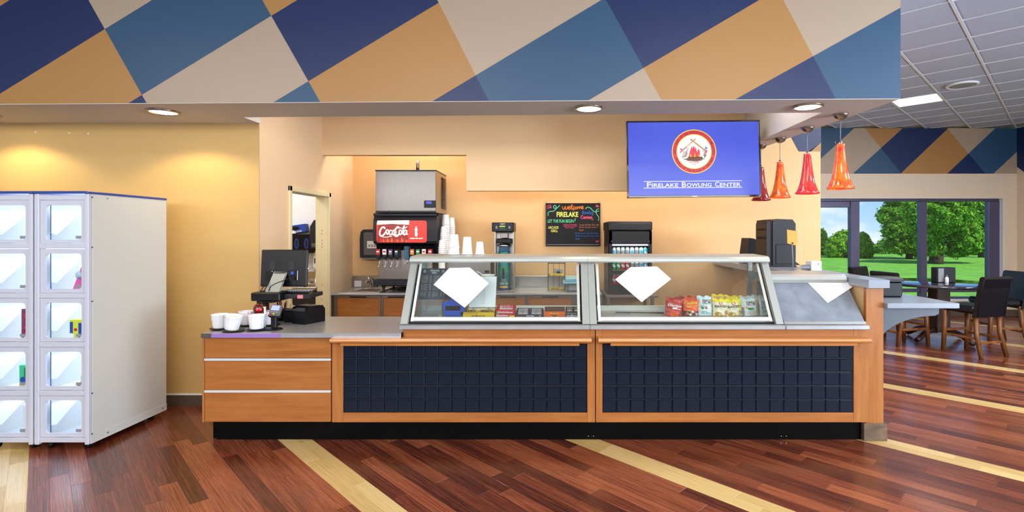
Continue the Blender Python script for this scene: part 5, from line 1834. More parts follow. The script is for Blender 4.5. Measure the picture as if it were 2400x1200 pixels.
# a steel box behind the cups carries the towers
t = thing('steel_warmer', 'low stainless box on the back counter behind the candy case', 'appliance', (PX(1100, 6.5), 6.5, zt))
G().box(PX(1030, 6.5), PX(1152, 6.5), 6.43, 6.9, zt + .03, PZ(613, 6.5), b=.006).build('body', 'steel_dark', t)
for px in (1040, 1142):
    for y in (6.46, 6.86): G().cyl((PX(px, 6.5), y, zt + .0005), (PX(px, 6.5), y, zt + .032), .016, n=10).build('foot', 'black', t)
G().box(PX(1136, 6.41), PX(1146, 6.41), 6.408, 6.42, PZ(640, 6.41), PZ(634, 6.41), b=.002).build('switch_plate', 'black', t)
cup_shelf = PZ(613, 6.5)
for px, ytop, Y, h, r0, r1, wh, key in ((1044.5, 503, 6.62, .13, .052, .036, 'the tallest tower beside the soda dispenser', 'm'), (1057.5, 510, 6.78, .13, .052, .036, 'the rear tower beside the soda dispenser', 'm'),
                                   (1039.5, 531, 6.48, .125, .046, .03, 'the second tower beside the soda dispenser', 's'), (1035.5, 563, 6.34, .10, .042, .03, 'the short tower nearest the counter edge', 'xs')):
    low = cup_stack(px, Y, cup_shelf, ytop, h, r0, r1, wh, key, .0245)
    # paper sleeve column the towers stand in
    base = cup_shelf if Y > 6.4 else zt
    if low > base + .01:
        g = G().lathe([(r0 - .004, 0), (r0 - .002, low - base)], (PX(px, Y), Y, base + .0005), 20)
        o = g.build('cup_sleeve', 'foam', origin=(PX(px, Y), Y, base)); tag(o, 'white sleeve of unopened cups under ' + wh, 'cup sleeve', 'sleeves of unopened cups')
ZCT = 1.4225
YC = 4.42
put_cup('big', (.15, .052, .038), (PX(1063.5, YC), YC, ZCT), 'large upside-down foam cup at the bottom of the pair on the candy case', 'foam cups on the candy case')
c2 = put_cup('pair', (.115, .050, .035), (PX(1063.5, YC), YC, ZCT + .058), 'smaller foam cup slipped over the large one at the end of the candy case', 'foam cups on the candy case')
put_cup('tall', (.152, .046, .030), (PX(1095, YC), YC, ZCT), 'tall upside-down foam cup in the middle on the candy case', 'foam cups on the candy case')
put_cup('short', (.110, .040, .026), (PX(1124.5, YC), YC, ZCT), 'small upside-down foam cup nearest the tea brewer on the candy case', 'foam cups on the candy case')

# ------------------------------------------------------------------ drinks fridge on its stand
YFr = 6.40
zf = PZ(690, YFr)
st = thing('fridge_stand', 'steel stand with a shelf edge under the drinks fridge', 'stand', (PX(1478, YFr), YFr, 0))
G().box(PX(1418, YFr), PX(1541, YFr), YFr - .06, 6.98, zf - .035, zf - .001, b=.004).build('top', 'steel', st)
for px in (1425, 1528):
    for y in (YFr - .03, 6.9):
        G().box(PX(px, YFr) - .018, PX(px, YFr) + .018, y - .018, y + .018, 0, zf - .034).build('leg', 'steel_dark', st)
G().box(PX(1420, YFr), PX(1536, YFr), YFr - .02, 6.9, .3, .33).build('lower_shelf', 'steel', st)
fr = thing('drinks_fridge', 'black glass door mini fridge full of cans, beside the welcome board', 'fridge', (PX(1478, YFr), YFr, zf))
f0, f1 = PX(1427.5, YFr), PX(1528, YFr)
zc0, zc1 = PZ(541, YFr), PZ(519, YFr)
G().box(f0 - .02, f1 + .002, YFr - .02, 6.96, zc0 + .0, zc1, b=.012).build('header_box', 'black', fr)
G().box(f0 + .015, f1 - .008, YFr - .026, YFr - .018, zc0 + .012, zc1 - .02, b=.004).build('header_panel', 'black_gloss', fr)
G().box(f0 - .01, f0 + .02, YFr + .02, 6.95, zf, zc0, b=.004).build('side_panel', 'black', fr)
G().box(f1 - .02, f1, YFr + .02, 6.95, zf, zc0, b=.004).build('side_panel', 'black', fr)
mat('fridge_inside', (200, 210, 220), .5)
G().box(f0 + .02, f1 - .02, 6.90, 6.95, zf, zc0).build('back_panel', 'fridge_inside', fr)
G().box(f0, f1, YFr + .0, 6.95, zf, PZ(668, YFr), b=.004).build('base', 'black', fr)
g = G().box(f0, f0 + .040, YFr, YFr + .03, PZ(668, YFr), zc0 - .004, b=.003).box(f1 - .036, f1, YFr, YFr + .03, PZ(668, YFr), zc0 - .004, b=.003).box(f0, f1, YFr, YFr + .03, PZ(573, YFr) + .005, zc0 - .004, b=.003)
dr = g.build('door', 'black', fr)
G().box(f0 + .036, f1 - .034, YFr + .008, YFr + .013, PZ(668, YFr), PZ(573, YFr)).build('door_glass', 'window_glass', dr)
for px in (1434, 1521):
    G().cyl((PX(px, YFr), YFr - .004, PZ(566, YFr)), (PX(px, YFr), YFr + .004, PZ(566, YFr)), .014, n=14).build('hinge_cap', 'charcoal', dr)
G().box(f0 + .045, f1 - .04, YFr + .05, YFr + .07, PZ(574, YFr) - .01, PZ(573, YFr)).build('light_strip', 'led_white', fr)
light('AREA', 'fridge_light', ((f0 + f1) / 2, YFr + .045, PZ(576, YFr)), 1.2, (.85, .93, 1), (math.radians(-25), 0, 0), shape='RECTANGLE', size=.4, size_y=.03)
shelf_z = [PZ(667.5, YFr), PZ(634, YFr), PZ(603, YFr)]
for z in shelf_z[1:]:
    G().box(f0 + .02, f1 - .02, YFr + .035, 6.9, z - .006, z).build('shelf', 'steel_bright', fr)
CANM = {'silver': 'steel_bright', 'red': 'print_red', 'green': 'print_green', 'blue': 'print_blue', 'cyan': 'print_cyan', 'pale': 'aluminium_white'}
can_p = {}


def can(x, y, z, colr, label):
    if colr not in can_p:
        t = thing('drink_can', label, 'can', (x, y, z), 0, 'cans in the drinks fridge')
        G().lathe([(.022, 0), (.0255, .006), (.0265, .012), (.0265, .100), (.0255, .108)], (0, 0, 0), 16).build('body', CANM[colr], t, local=True)
        G().lathe([(.0255, .108), (.021, .117), (.0215, .119), (.019, .118), (.002, .117)], (0, 0, 0), 16).build('lid', 'steel_bright', t, local=True)
        if colr not in ('silver', 'pale'):
            G().grid(8, 1, lambda u, v: (.0268 * math.sin((u - .5) * 1.6), -.0268 * math.cos((u - .5) * 1.6), .04 + .03 * v + .008 * math.sin(u * 6)), 0).build('print', 'white', t, local=True, recalc=False)
        else:
            G().grid(8, 1, lambda u, v: (.0268 * math.sin((u - .5) * 1.2), -.0268 * math.cos((u - .5) * 1.2), .035 + .05 * v), 0).build('print', 'print_grey' if colr == 'silver' else 'print_cyan', t, local=True, recalc=False)
        can_p[colr] = t
        return t
    return dup(can_p[colr], (x, y, z), 0, label)


ORD = ['first', 'second', 'third', 'fourth', 'fifth', 'sixth', 'seventh', 'eighth']
for sname, z, cols in (('top', shelf_z[2], 'pale silver silver silver pale silver pale cyan'), ('middle', shelf_z[1], 'green green red red silver silver pale cyan'), ('bottom', shelf_z[0], 'red red blue silver red blue silver red')):
    for q, colr in enumerate(cols.split()):
        x = f0 + .066 + q * (f1 - f0 - .13) / 7
        can(x, YFr + .075, z + .0005, colr, '%s can, %s from the hinge side on the %s fridge shelf' % ({'pale': 'white', 'cyan': 'light blue'}.get(colr, colr), ORD[q], sname))

# small things on the back counter
t = thing('wire_rack', 'black wire snack rack with a yellow label strip on the back counter', 'rack', (PX(1305, 6.7), 6.7, zt))
rx0, rx1, ry0, ry1 = PX(1284.5, 6.62), PX(1324, 6.62), 6.56, 6.72
g = G()
for x in (rx0, rx1):
    for y in (ry0, ry1): g.tube([(x, y, zt + .001), (x, y, PZ(611, 6.62))], .0035, 6)
g.build('upright', 'black', t)
for py in (613, 617, 644, 648, 678, 683):
    z = PZ(py, 6.62)
    G().tube([(rx0, ry0, z), (rx1, ry0, z), (rx1, ry1, z), (rx0, ry1, z), (rx0, ry0, z)], .0028, 6).build('hoop', 'black', t)
g = G()
for f_ in (.33, .66):
    x = rx0 + (rx1 - rx0) * f_
    g.tube([(x, ry0, zt + .01), (x, ry0, PZ(612, 6.62))], .002, 6)
g.build('wire', 'black', t)
lb_ = G().box(rx0 + .03, rx1 - .012, ry0 - .008, ry0 - .004, PZ(646.5, 6.56), PZ(641, 6.56)).build('label_strip', 'print_yellow', t)
g = G(); write(g, 'CHIPS & SALSA', (rx0 + .05, ry0 - .008, PZ(646, 6.56)), XR, ZU, .12, .016, 0, .0); g.build('lettering', 'black', lb_)
lb2 = G().box(rx0 + .02, rx1 - .03, ry0 - .008, ry0 - .004, PZ(678.5, 6.56), PZ(673, 6.56)).build('label_strip', 'print_yellow', t)
g = G(); write(g, 'NACHOS', (rx0 + .04, ry0 - .008, PZ(678, 6.56)), XR, ZU, .1, .02, 0, .02); g.build('lettering', 'black', lb2)
t = thing('wall_outlet', 'steel wall outlet plate with a black plug behind the wire rack', 'outlet', (PX(1309, 7.02), 7.02, PZ(641, 7.02)))
G().box(PX(1299, 7.02), PX(1319, 7.02), 7.018, 7.028, PZ(643, 7.02), PZ(629, 7.02), b=.002).build('plate', 'steel', t)
G().ball((PX(1309, 7.0), 7.0, PZ(639, 7.0)), .025, .02, .025, 10).build('plug', 'black', t)
t = thing('storage_tub', 'clear plastic tub with a light blue lid on the back counter', 'container', (PX(1342, 6.5), 6.5, zt))
mat('lid_blue', (140, 200, 222), .35)
b0, b1 = PX(1322, 6.5), PX(1372, 6.5)
g = G()
bot = [(b0 + .03, 6.42), (b1 - .03, 6.42), (b1 - .03, 6.72), (b0 + .03, 6.72)]; top = [(b0, 6.40), (b1, 6.40), (b1, 6.74), (b0, 6.74)]
zl = PZ(664, 6.5)
g.add([(x, y, zt + .001) for x, y in bot] + [(x, y, zl) for x, y in top], [(3, 2, 1, 0), (0, 1, 5, 4), (1, 2, 6, 5), (2, 3, 7, 6), (3, 0, 4, 7), (4, 5, 6, 7)])
g.build('tub', 'clear_plastic', t)
G().box(b0 - .012, b1 + .012, 6.385, 6.755, zl, PZ(659, 6.5), b=.006).box(b0 + .012, b1 - .012, 6.41, 6.73, PZ(659, 6.5), PZ(650, 6.5), b=.012).build('lid', 'lid_blue', t)
G().box(b0 + .06, b1 - .08, 6.46, 6.6, zt + .012, zt + .09, b=.01).build('contents', 'white', t)
t = thing('filter_stack', 'white paper coffee filters piled beside the tea brewer', 'coffee filters', (PX(1148, 6.4), 6.4, zt))
r_ = random.Random(2)
G().lathe([(.06, 0), (.062, .004), (.085, .05), (.088, .06), (.07, .058), (.05, .02), (.01, .015)], (PX(1143, 6.31), 6.335, PZ(655, 6.33)), 40, flute=lambda i, k: 1 + .03 * (i % 2) * (k > 1)).build('filters', 'paper', t)
G().lathe([(.055, 0), (.06, .01), (.06, PZ(655, 6.33) - zt - .001)], (PX(1143, 6.31), 6.335, zt + .001), 20).build('filter_holder', 'steel', t)
G().tube([(PX(1136, 6.33), 6.3, PZ(650, 6.3)), (PX(1128, 6.3), 6.28, PZ(641, 6.3)), (PX(1118, 6.3), 6.28, PZ(636, 6.3))], .006, 6).build('loose_edge', 'paper', t)
g = G().box(PX(1135, 6.6), PX(1147, 6.6), 6.5, 6.54, PZ(640, 6.5) - .0, PZ(633, 6.5), b=.003)
# ------------------------------------------------------------------ contents of the candy case
YI = 4.17
ZD = .9255
pw2 = lambda px: PX(px, YI)


def pillow_pack(w, h, tk, nu=6, nv=5, ax='flat'):
    """sealed wrapper lying flat: x along, y across, z up"""
    def top(u, v):
        a = max(0, 1 - abs(2 * u - 1) ** 4); b_ = max(0, 1 - abs(2 * v - 1) ** 2.2)
        return ((u - .5) * w, (v - .5) * h, .001 + tk * a * b_ * (1 + .12 * math.sin(u * 17 + v * 9)))
    g = G().grid(nu, nv, top)
    g.grid(nu, nv, lambda u, v: ((u - .5) * w, (.5 - v) * h, .0))
    return g


def candy(label, x0p, x1p, ytop_p, depth, boxm, packm, n, layers, txt, tcol, seed, pack_txt=None):
    x0, x1 = pw2(x0p), pw2(x1p)
    zt_ = PZ(ytop_p, YI)
    t = thing('candy_box', label + ' in the display case', 'candy box', ((x0 + x1) / 2, YI, ZD), 0, 'open candy boxes in the case')
    th = .002
    y1 = YI + depth
    G().box(x0, x1, YI, YI + th, ZD, zt_).build('front_wall', boxm, t)
    G().box(x0, x1, y1 - th, y1, ZD, zt_ + .02).build('rear_wall', boxm, t)
    g = G().prism([(YI, ZD), (y1, ZD), (y1, zt_ + .02), (YI, zt_)], 'yz', x0, x0 + th); g.build('side_wall', boxm, t)
    g = G().prism([(YI, ZD), (y1, ZD), (y1, zt_ + .02), (YI, zt_)], 'yz', x1 - th, x1); g.build('side_wall', boxm, t)
    G().box(x0, x1, YI, y1, ZD, ZD + th).build('bottom', boxm, t)
    g = G()
    for tx, fx, fz, fw_, fh, mi in txt:
        w_, h_ = x1 - x0, zt_ - ZD
        if tx.startswith('#'):
            dq(g, x0 + fx * w_, x0 + (fx + fw_) * w_, ZD + fz * h_, ZD + (fz + fh) * h_, YI, mi, .0008)
        else:
            write(g, tx, (x0 + fx * w_, YI, ZD + fz * h_), XR, ZU, fw_ * w_, fh * h_, mi, .02, .15, .0015)
    g.build('lettering', ['white', 'print_brown', 'print_yellow', 'print_red', 'print_blue', 'black', 'print_green'], t)
    rs_ = random.Random(seed)
    return t, x0, x1, zt_, y1, rs_


def packs(n, layers, x0, x1, y1, z0, matn, label, group, rs_, names, ink):
    w = (x1 - x0 - .006) / n
    first = None
    for L_ in range(layers):
        for q in range(n):
            g = pillow_pack(w * .98, .055, .016)
            loc = (x0 + .003 + w * (q + .5), y1 - .03 - .028 * L_ * 0 - (layers - 1 - L_) * .026 + .0, z0 + .010 * L_ + .002)
            rz = rs_.uniform(-.05, .05)
            lab = '%s, %s across in the %s row' % (label, ORD[q], ('front', 'second', 'rear')[layers - 1 - L_] if layers > 1 else 'top')
            t = thing('candy_packet', lab, 'candy packet', loc, rz, group)
            M = Matrix.Rotation(math.radians(48), 4, 'X')
            g.xf(M).build('wrapper', matn, t, local=True)
            gg = G()
            write(gg, names, (-w * .36, -.012, .0165), XR, Vector((0, 1, 0)), w * .72, .02, 0, .02, .1, .002)
            gg.xf(M).build('lettering', ink, t, local=True)


mat('pack_yellow', (244, 196, 26), .35); mat('pack_red', (200, 28, 48), .3); mat('pack_brown', (66, 40, 34), .3); mat('pack_orange', (246, 104, 20), .35); mat('pack_plum', (84, 58, 78), .3); mat('pack_dark', (40, 28, 26), .3)
t, x0, x1, zt_, y1, rs_ = candy('yellow box of peanut candies', 1079, 1159, 731, .12, 'pack_yellow', None, 2, 2, [('peanut', .12, .62, .4, .2, 1), ('m&m\'s', .32, .1, .4, .34, 1), ('#', .0, .92, 1.0, .08, 1)], 0, 1)
packs(2, 2, x0, x1, y1, zt_ - .012, 'pack_yellow', 'yellow peanut candy packet', 'packets in the yellow candy box', rs_, "M&M's", 'print_brown')
t, x0, x1, zt_, y1, rs_ = candy('red box of fruit candies', 1162, 1207, 727, .12, 'pack_red', None, 1, 2, [('Skittles', .08, .58, .8, .26, 0), ('Skittles', .02, .1, .62, .28, 0), ('#', .0, .45, .12, .3, 6), ('#', .7, .04, .28, .2, 2)], 0, 2)
packs(1, 2, x0, x1, y1, zt_ - .004, 'pack_red', 'red fruit candy packet', 'packets in the red candy box', rs_, 'Skittles', 'white')
t, x0, x1, zt_, y1, rs_ = candy('brown box of candy bars with a blue and white logo', 1208.5, 1274, 737, .12, 'pack_brown', None, 2, 2, [('#', .36, .15, .32, .62, 4), ('SNICKERS', .38, .24, .28, .42, 0), ('#', .82, .2, .1, .55, 4), ('S', .845, .3, .05, .35, 0)], 0, 3)
packs(2, 3, x0, x1, y1, zt_ - .006, 'pack_plum', 'brown wrapped candy bar', 'bars in the brown candy box', rs_, 'SNICKERS', 'white')
t, x0, x1, zt_, y1, rs_ = candy('orange nearly empty box with yellow lettering', 1276, 1324.5, 730, .13, 'pack_orange', None, 0, 0, [("Reese's", .28, .5, .42, .34, 2), ('#', .34, .02, .3, .2, 2), ('#', .37, .06, .24, .16, 1), ('#', .32, .3, .3, .12, 1), ('#', .04, .74, .05, .1, 3)], 0, 4)
G().box(x0 + .004, x1 - .004, y1 - .006, y1 - .003, ZD + .004, zt_ + .022).build('inner_card', 'print_brown', t)
t, x0, x1, zt_, y1, rs_ = candy('dark brown box of milk chocolate candies at the case divider', 1326, 1362, 731, .12, 'pack_dark', None, 2, 2, [("m&m's", .06, .05, .86, .5, 0), ('milk chocolate', .06, .66, .66, .14, 0)], 0, 5)
packs(2, 2, x0, x1, y1, zt_ - .006, 'pack_brown', 'dark brown chocolate candy packet', 'packets in the dark candy box', rs_, "m&m's", 'white')

# clear acrylic stand and blue holder
t = thing('acrylic_holder', 'empty clear acrylic holder under the menu card in the candy case', 'holder', (pw2(1006), YI, ZD))
a0, a1 = pw2(979), pw2(1036)
G().box(a0, a1, YI, YI + .003, ZD, PZ(702, YI)).build('front_pane', 'clear_plastic', t)
G().box(a0, a0 + .003, YI, YI + .1, ZD, PZ(706, YI)).build('side_pane', 'clear_plastic', t)
G().box(a1 - .003, a1, YI, YI + .1, ZD, PZ(706, YI)).build('side_pane', 'clear_plastic', t)
G().box(a0, a1, YI, YI + .1, ZD, ZD + .003).build('base', 'clear_plastic', t)
mat('holder_blue', (40, 84, 200), .3, alpha=1)
t = thing('blue_bin', 'translucent blue plastic bin with a dark label in the candy case', 'bin', (pw2(1064), YI, ZD))
p = [(pw2(1043), ZD), (pw2(1084), ZD), (pw2(1092), PZ(706, YI)), (pw2(1060), PZ(700, YI)), (pw2(1036), PZ(711, YI))]
G().prism(p, 'xz', YI, YI + .08).build('bin', 'holder_blue', t)
G().box(pw2(1044), pw2(1079), YI - .0015, YI + .001, PZ(728, YI), PZ(717, YI)).build('label', 'black', t)
G().box(pw2(1043.5), pw2(1083.5), YI - .001, YI + .001, ZD + .003, PZ(738, YI)).build('lower_band', 'print_blue', t)


def leaning(name, label, cat, x0p, x1p, y0p, y1p, Y0, Y1, matn, deco=None, mats=None):
    x0, x1 = PX(x0p, Y0), PX(x1p, Y0)
    a, b_ = Vector((0, Y0, PZ(y1p, Y0))), Vector((0, Y1, PZ(y0p, Y1)))
    up = (b_ - a)
    h = up.length
    o = Vector((x0, a.y, a.z))
    t = thing(name, label, cat, (x0, a.y, a.z))
    g = G(); plate(g, [(0, 0), (x1 - x0, 0), (x1 - x0, h), (0, h)], o, XR, up, 0, .0, .003)
    s_ = g.build('card', matn, t)
    if deco:
        g = G(); deco(g, o, up.normalized(), x1 - x0, h); g.build('print', mats, t)
    return t


def deco_menu(g, o, up, w, h):
    write(g, 'FIRELAKE', o + XR * w * .38 + up * h * .9, XR, up, w * .36, h * .045, 0, .03)
    write(g, 'GRILL', o + XR * w * .44 + up * h * .83, XR, up, w * .22, h * .045, 0, .03)
    rs_ = random.Random(8)
    for col_ in (.06, .54):
        y_ = .74
        for q in range(15):
            if q in (6, 11): y_ -= .03
            nm = rs_.choice(['Burger basket', 'Hot dog', 'Corn dog', 'Pretzel', 'Nachos', 'Fries', 'Chicken strips', 'Pizza slice', 'Quesadilla', 'Cheese sticks'])
            write(g, nm, o + XR * w * col_ + up * h * y_, XR, up, w * rs_.uniform(.2, .28), h * .018, 0)
            write(g, '%d.%02d' % (rs_.randint(2, 9), rs_.choice((0, 25, 50, 75, 99))), o + XR * w * (col_ + .33) + up * h * y_, XR, up, w * .07, h * .018, 0)
            y_ -= .041
    for cx_, cz_ in ((.14, .9), (.9, .9)):
        plate(g, ring(w * .06, 14, w * cx_, h * cz_), o, XR, up, 1, .0008)
        plate(g, ring(w * .04, 14, w * cx_, h * (cz_ + .03)), o, XR, up, 1, .0012)


mat('menu_slate', (40, 52, 78), .5, noise=(.35, 14, (1, 1, 1)))
leaning('menu_card', 'dark slate grill menu card standing in the candy case', 'menu', 980, 1038.5, 629, 702, 4.19, 4.30, 'menu_slate', deco_menu, ['chalk_white', 'print_grey'])
leaning('menu_card', 'second dark menu card mostly hidden behind the white paper', 'menu', 1040, 1075, 629, 703, 4.205, 4.315, 'menu_slate')


def deco_sheet(g, o, up, w, h):
    rs_ = random.Random(3)
    for q in range(12):
        write(g, rs_.choice(['cheese', 'combo', 'refill', 'large', 'small']), o + XR * w * .44 + up * h * (.12 + .052 * q), XR, up, w * .16, h * .02, 1 if q in (1, 5, 9) else 0)


leaning('price_sheet', 'pale price sheet with small print leaning behind the paper in the candy case', 'price sheet', 1099, 1161, 648, 720, 4.19, 4.29, 'paper', deco_sheet, ['print_grey', 'print_gold'])
t = thing('clear_stand', 'clear plastic stand under the pale price sheet', 'stand', (pw2(1120), 4.2, ZD))
for px in (1107, 1143):
    G().box(PX(px, 4.2), PX(px + 5, 4.2), 4.2, 4.204, ZD, PZ(716, 4.2)).build('leg', 'clear_plastic', t)
G().box(PX(1096, 4.24), PX(1160, 4.24), 4.24, 4.25, PZ(727, 4.24), PZ(722, 4.24), b=.002).build('rail', 'aluminium_white', t)
t = thing('spoon_rod', 'thin black serving rod lying on the white deck of the chip case', 'rod', (PX(1490, 4.3), 4.3, ZD))
G().tube([(PX(1445, 4.3), 4.35, ZD + .012), (PX(1520, 4.3), 4.32, ZD + .012), (PX(1556, 4.3), 4.30, ZD + .014)], [.004, .004, .008], 8).build('rod', 'black', t)
G().box(PX(1443, 4.3), PX(1480, 4.3), 4.33, 4.37, ZD + .0005, ZD + .012, b=.003).build('clip', 'clear_plastic', t)

# ------------------------------------------------------------------ chip bags
def chip_bag(label, px0, px1, ytop, Y, mats, region, texts, inks, lean=-.10, rz=0.0, roll=0.0, tk=.055):
    x0, x1 = PX(px0, Y), PX(px1, Y)
    w = x1 - x0; h = PZ(ytop, Y) - ZD - .001
    t = thing('chip_bag', label, 'chip bag', ((x0 + x1) / 2, Y, ZD + .004), rz, 'chip bags in the display case')

    def prof(u, v):
        a = max(0, 1 - abs(2 * u - 1) ** 2.6); b_ = max(0, min(1, (1 - v) / .35)) ** .7 * max(0, min(1, (v + .03) / .12)) ** .5
        return a * b_

    def front(u, v):
        wr = .004 * math.sin(u * 21 + v * 5) * (1 if v > .75 else .35) + .003 * math.sin(v * 24 + u * 6)
        sq = 1 - .06 * prof(.5, v)
        return ((u - .5) * w * sq, -tk * .5 * prof(u, v) - wr * (v < .97) - .001, v * h + (.006 * math.sin(u * 13) if v > .97 else 0))
    M = Matrix.Rotation(roll, 4, 'Y') @ Matrix.Rotation(lean, 4, 'X')
    g = G().grid(14, 20, front, mfn=region)
    g.grid(14, 20, lambda u, v: ((.5 - u) * w * (1 - .06 * prof(.5, v)), tk * .5 * prof(1 - u, v) + .001, v * h + (.006 * math.sin((1 - u) * 13) if v > .97 else 0)))
    g.xf(M).build('bag', mats, t, local=True)
    gg = G()
    for tx, fx, fz, fw_, fh, mi, sh, rot in texts:
        def surf(p):
            u = p.x / w + .5; v = max(0, min(1, p.z / h))
            return -front(u, v)[1] + .001
        if tx == '#':
            n_ = 9
            gg.grid(n_, n_, lambda u, v: (lambda X_, Z_: (X_, front(X_ / w + .5, Z_ / h)[1] - .0012, Z_))((fx + fw_ * u - .5) * w, (fz + fh * v) * h), mi)
        elif tx == 'o':
            n_ = 14
            c_ = [((fx - .5) * w + fw_ * w * math.cos(6.283 * i / n_), fz * h + fh * w * math.sin(6.283 * i / n_)) for i in range(n_)]
            gg.add([(a, front(a / w + .5, max(0, b_ / h))[1] - .0016, b_) for a, b_ in c_], [list(range(n_))], mi)
        else:
            write(gg, tx, ((fx - .5) * w, 0, fz * h), XR, ZU, fw_ * w, fh * h, mi, .025, sh, .0028, surf=surf, rot=rot)
    if texts: gg.xf(M).build('print', inks, t, local=True, recalc=False)
    return t


for nm, c in (('bag_red', (186, 36, 30)), ('bag_orange', (232, 84, 22)), ('bag_ice', (214, 226, 234)), ('bag_yellow', (246, 222, 20)), ('bag_cream', (240, 232, 206)), ('bag_tan', (216, 170, 100)), ('bag_grey', (130, 134, 138)), ('bag_rust', (150, 60, 30))):
    mat(nm, c, .28)
INK = ['white', 'black', 'print_orange', 'print_yellow', 'print_red', 'print_green', 'print_brown', 'print_gold', 'print_purple', 'print_cyan']
YCB = 4.20
deli = lambda extra, ink: [('#', .30, .60, .48, .22, 1, 0, 0), ('DELI', .33, .62, .42, .11, 0, 0, 0), ('STYLE', .33, .745, .42, .055, 0, 0, 0)] + extra
# rear row first
chip_bag('dark red chip bag in the rear row behind the first red bag', 1563, 1602, 698, 4.36, ['bag_red'], None, [], INK)
chip_bag('rust brown chip bag in the rear row between red and orange bags', 1590, 1630, 695, 4.37, ['bag_rust'], None, [], INK)
chip_bag('orange and gold chip bag in the rear row behind the flaming orange bag', 1604, 1640, 696, 4.31, ['bag_rust', 'bag_orange'], lambda u, v: int(v > .8), [], INK)
chip_bag('yellow chip bag with a tan back standing tallest in the rear row', 1669, 1704, 691, 4.35, ['bag_yellow', 'bag_tan'], lambda u, v: int(.7 < v < .92), [], INK)
chip_bag('bright yellow chip bag in the rear row beside the tallest bag', 1700, 1738, 694, 4.36, ['bag_yellow'], None, [], INK)
chip_bag('pale chip bag in the rear row with a black strip', 1732, 1772, 695, 4.36, ['bag_ice', 'pack_dark'], lambda u, v: int(.78 < v < .86), [], INK)
chip_bag('pale golden chip bag at the end of the rear row by the case post', 1762, 1800, 693, 4.35, ['bag_ice', 'bag_tan'], lambda u, v: int(u > .6 and v > .7), [], INK)
# front row
chip_bag('red tortilla chip bag at the end of the front row', 1557, 1599, 701, YCB, ['bag_red', 'bag_orange'], lambda u, v: int(v < .22 and .2 < u < .75),
         [('Doritos', .12, .56, .78, .14, 0, .1, -.06), ('#', .38, .40, .26, .1, 0, 0, 0), ('nacho', .66, .38, .2, .05, 0, 0, 0), ('o', .42, .14, .17, .17, 2, 0, 0), ('o', .66, .1, .13, .13, 7, 0, 0)], INK, rz=.06, roll=.08)
chip_bag('orange puffed snack bag with flaming yellow lettering', 1600, 1638, 703, YCB + .01, ['bag_orange', 'pack_dark'], lambda u, v: int(v < .32),
         [('Cheetos', .06, .70, .82, .17, 3, .05, .05), ('Flamin Hot', .16, .50, .7, .11, 3, .1, .12), ('o', .35, .2, .14, .13, 3, 0, 0), ('o', .6, .12, .12, .1, 2, 0, 0), ('o', .72, .27, .09, .09, 4, 0, 0), ('o', .45, .08, .08, .07, 0, 0, 0), ('o', .2, .12, .08, .08, 4, 0, 0), ('o', .83, .1, .08, .08, 0, 0, 0), ('o', .56, .26, .07, .07, 0, 0, 0)], INK, roll=.03)
chip_bag('pale blue deli chip bag with a pickle picture', 1634, 1673, 695, YCB + .02, ['bag_ice', 'bag_tan'], lambda u, v: int(u > .88),
         deli([('o', .3, .44, .1, .14, 5, 0, 0), ('o', .5, .42, .06, .1, 4, 0, 0), ('SPICY', .26, .2, .3, .05, 5, 0, 0), ('DILL PICKLE', .2, .11, .62, .07, 9, 0, 0)], 5), INK)
baked = [('o', .5, .74, .13, .1, 4, 0, 0), ("Lay's", .42, .71, .17, .05, 0, 0, 0), ('BAKED', .12, .50, .78, .13, 6, 0, 0), ('original', .4, .42, .26, .03, 7, 0, 0), ('o', .3, .1, .2, .17, 7, 0, 0), ('o', .66, .1, .2, .17, 7, 0, 0), ('o', .86, .2, .1, .16, 7, 0, 0)]
chip_bag('yellow topped cream baked chip bag standing straight', 1670, 1706, 701, YCB, ['bag_cream', 'bag_yellow'], lambda u, v: int(v > .8), baked, INK)
chip_bag('yellow topped cream baked chip bag slumped against the deli bags', 1703, 1740, 702, YCB, ['bag_cream', 'bag_yellow'], lambda u, v: int(v > .78 or (u > .8 and v > .4)), baked, INK, roll=-.10, rz=-.08)
chip_bag('pale deli chip bag with a green pepper picture', 1738, 1779, 700, YCB + .015, ['bag_ice', 'bag_tan', 'bag_grey'], lambda u, v: 1 if u > .86 else (2 if u < .14 and v < .5 else 0),
         deli([('o', .5, .4, .18, .08, 5, 0, 0), ('o', .3, .5, .08, .08, 2, 0, 0), ('JALAPENO', .34, .22, .4, .06, 5, 0, 0), ('CHEDDAR', .34, .13, .42, .06, 2, 0, 0)], 5), INK, roll=-.06)
chip_bag('pale deli chip bag with purple lettering by the case post', 1776, 1808, 699, YCB + .03, ['bag_ice', 'bag_grey'], lambda u, v: int(u < .12),
         deli([('o', .4, .48, .13, .1, 6, 0, 0), ('CHIPOTLE', .3, .26, .5, .06, 8, 0, 0), ('BBQ', .3, .17, .4, .07, 8, 0, 0)], 8), INK, roll=-.08)
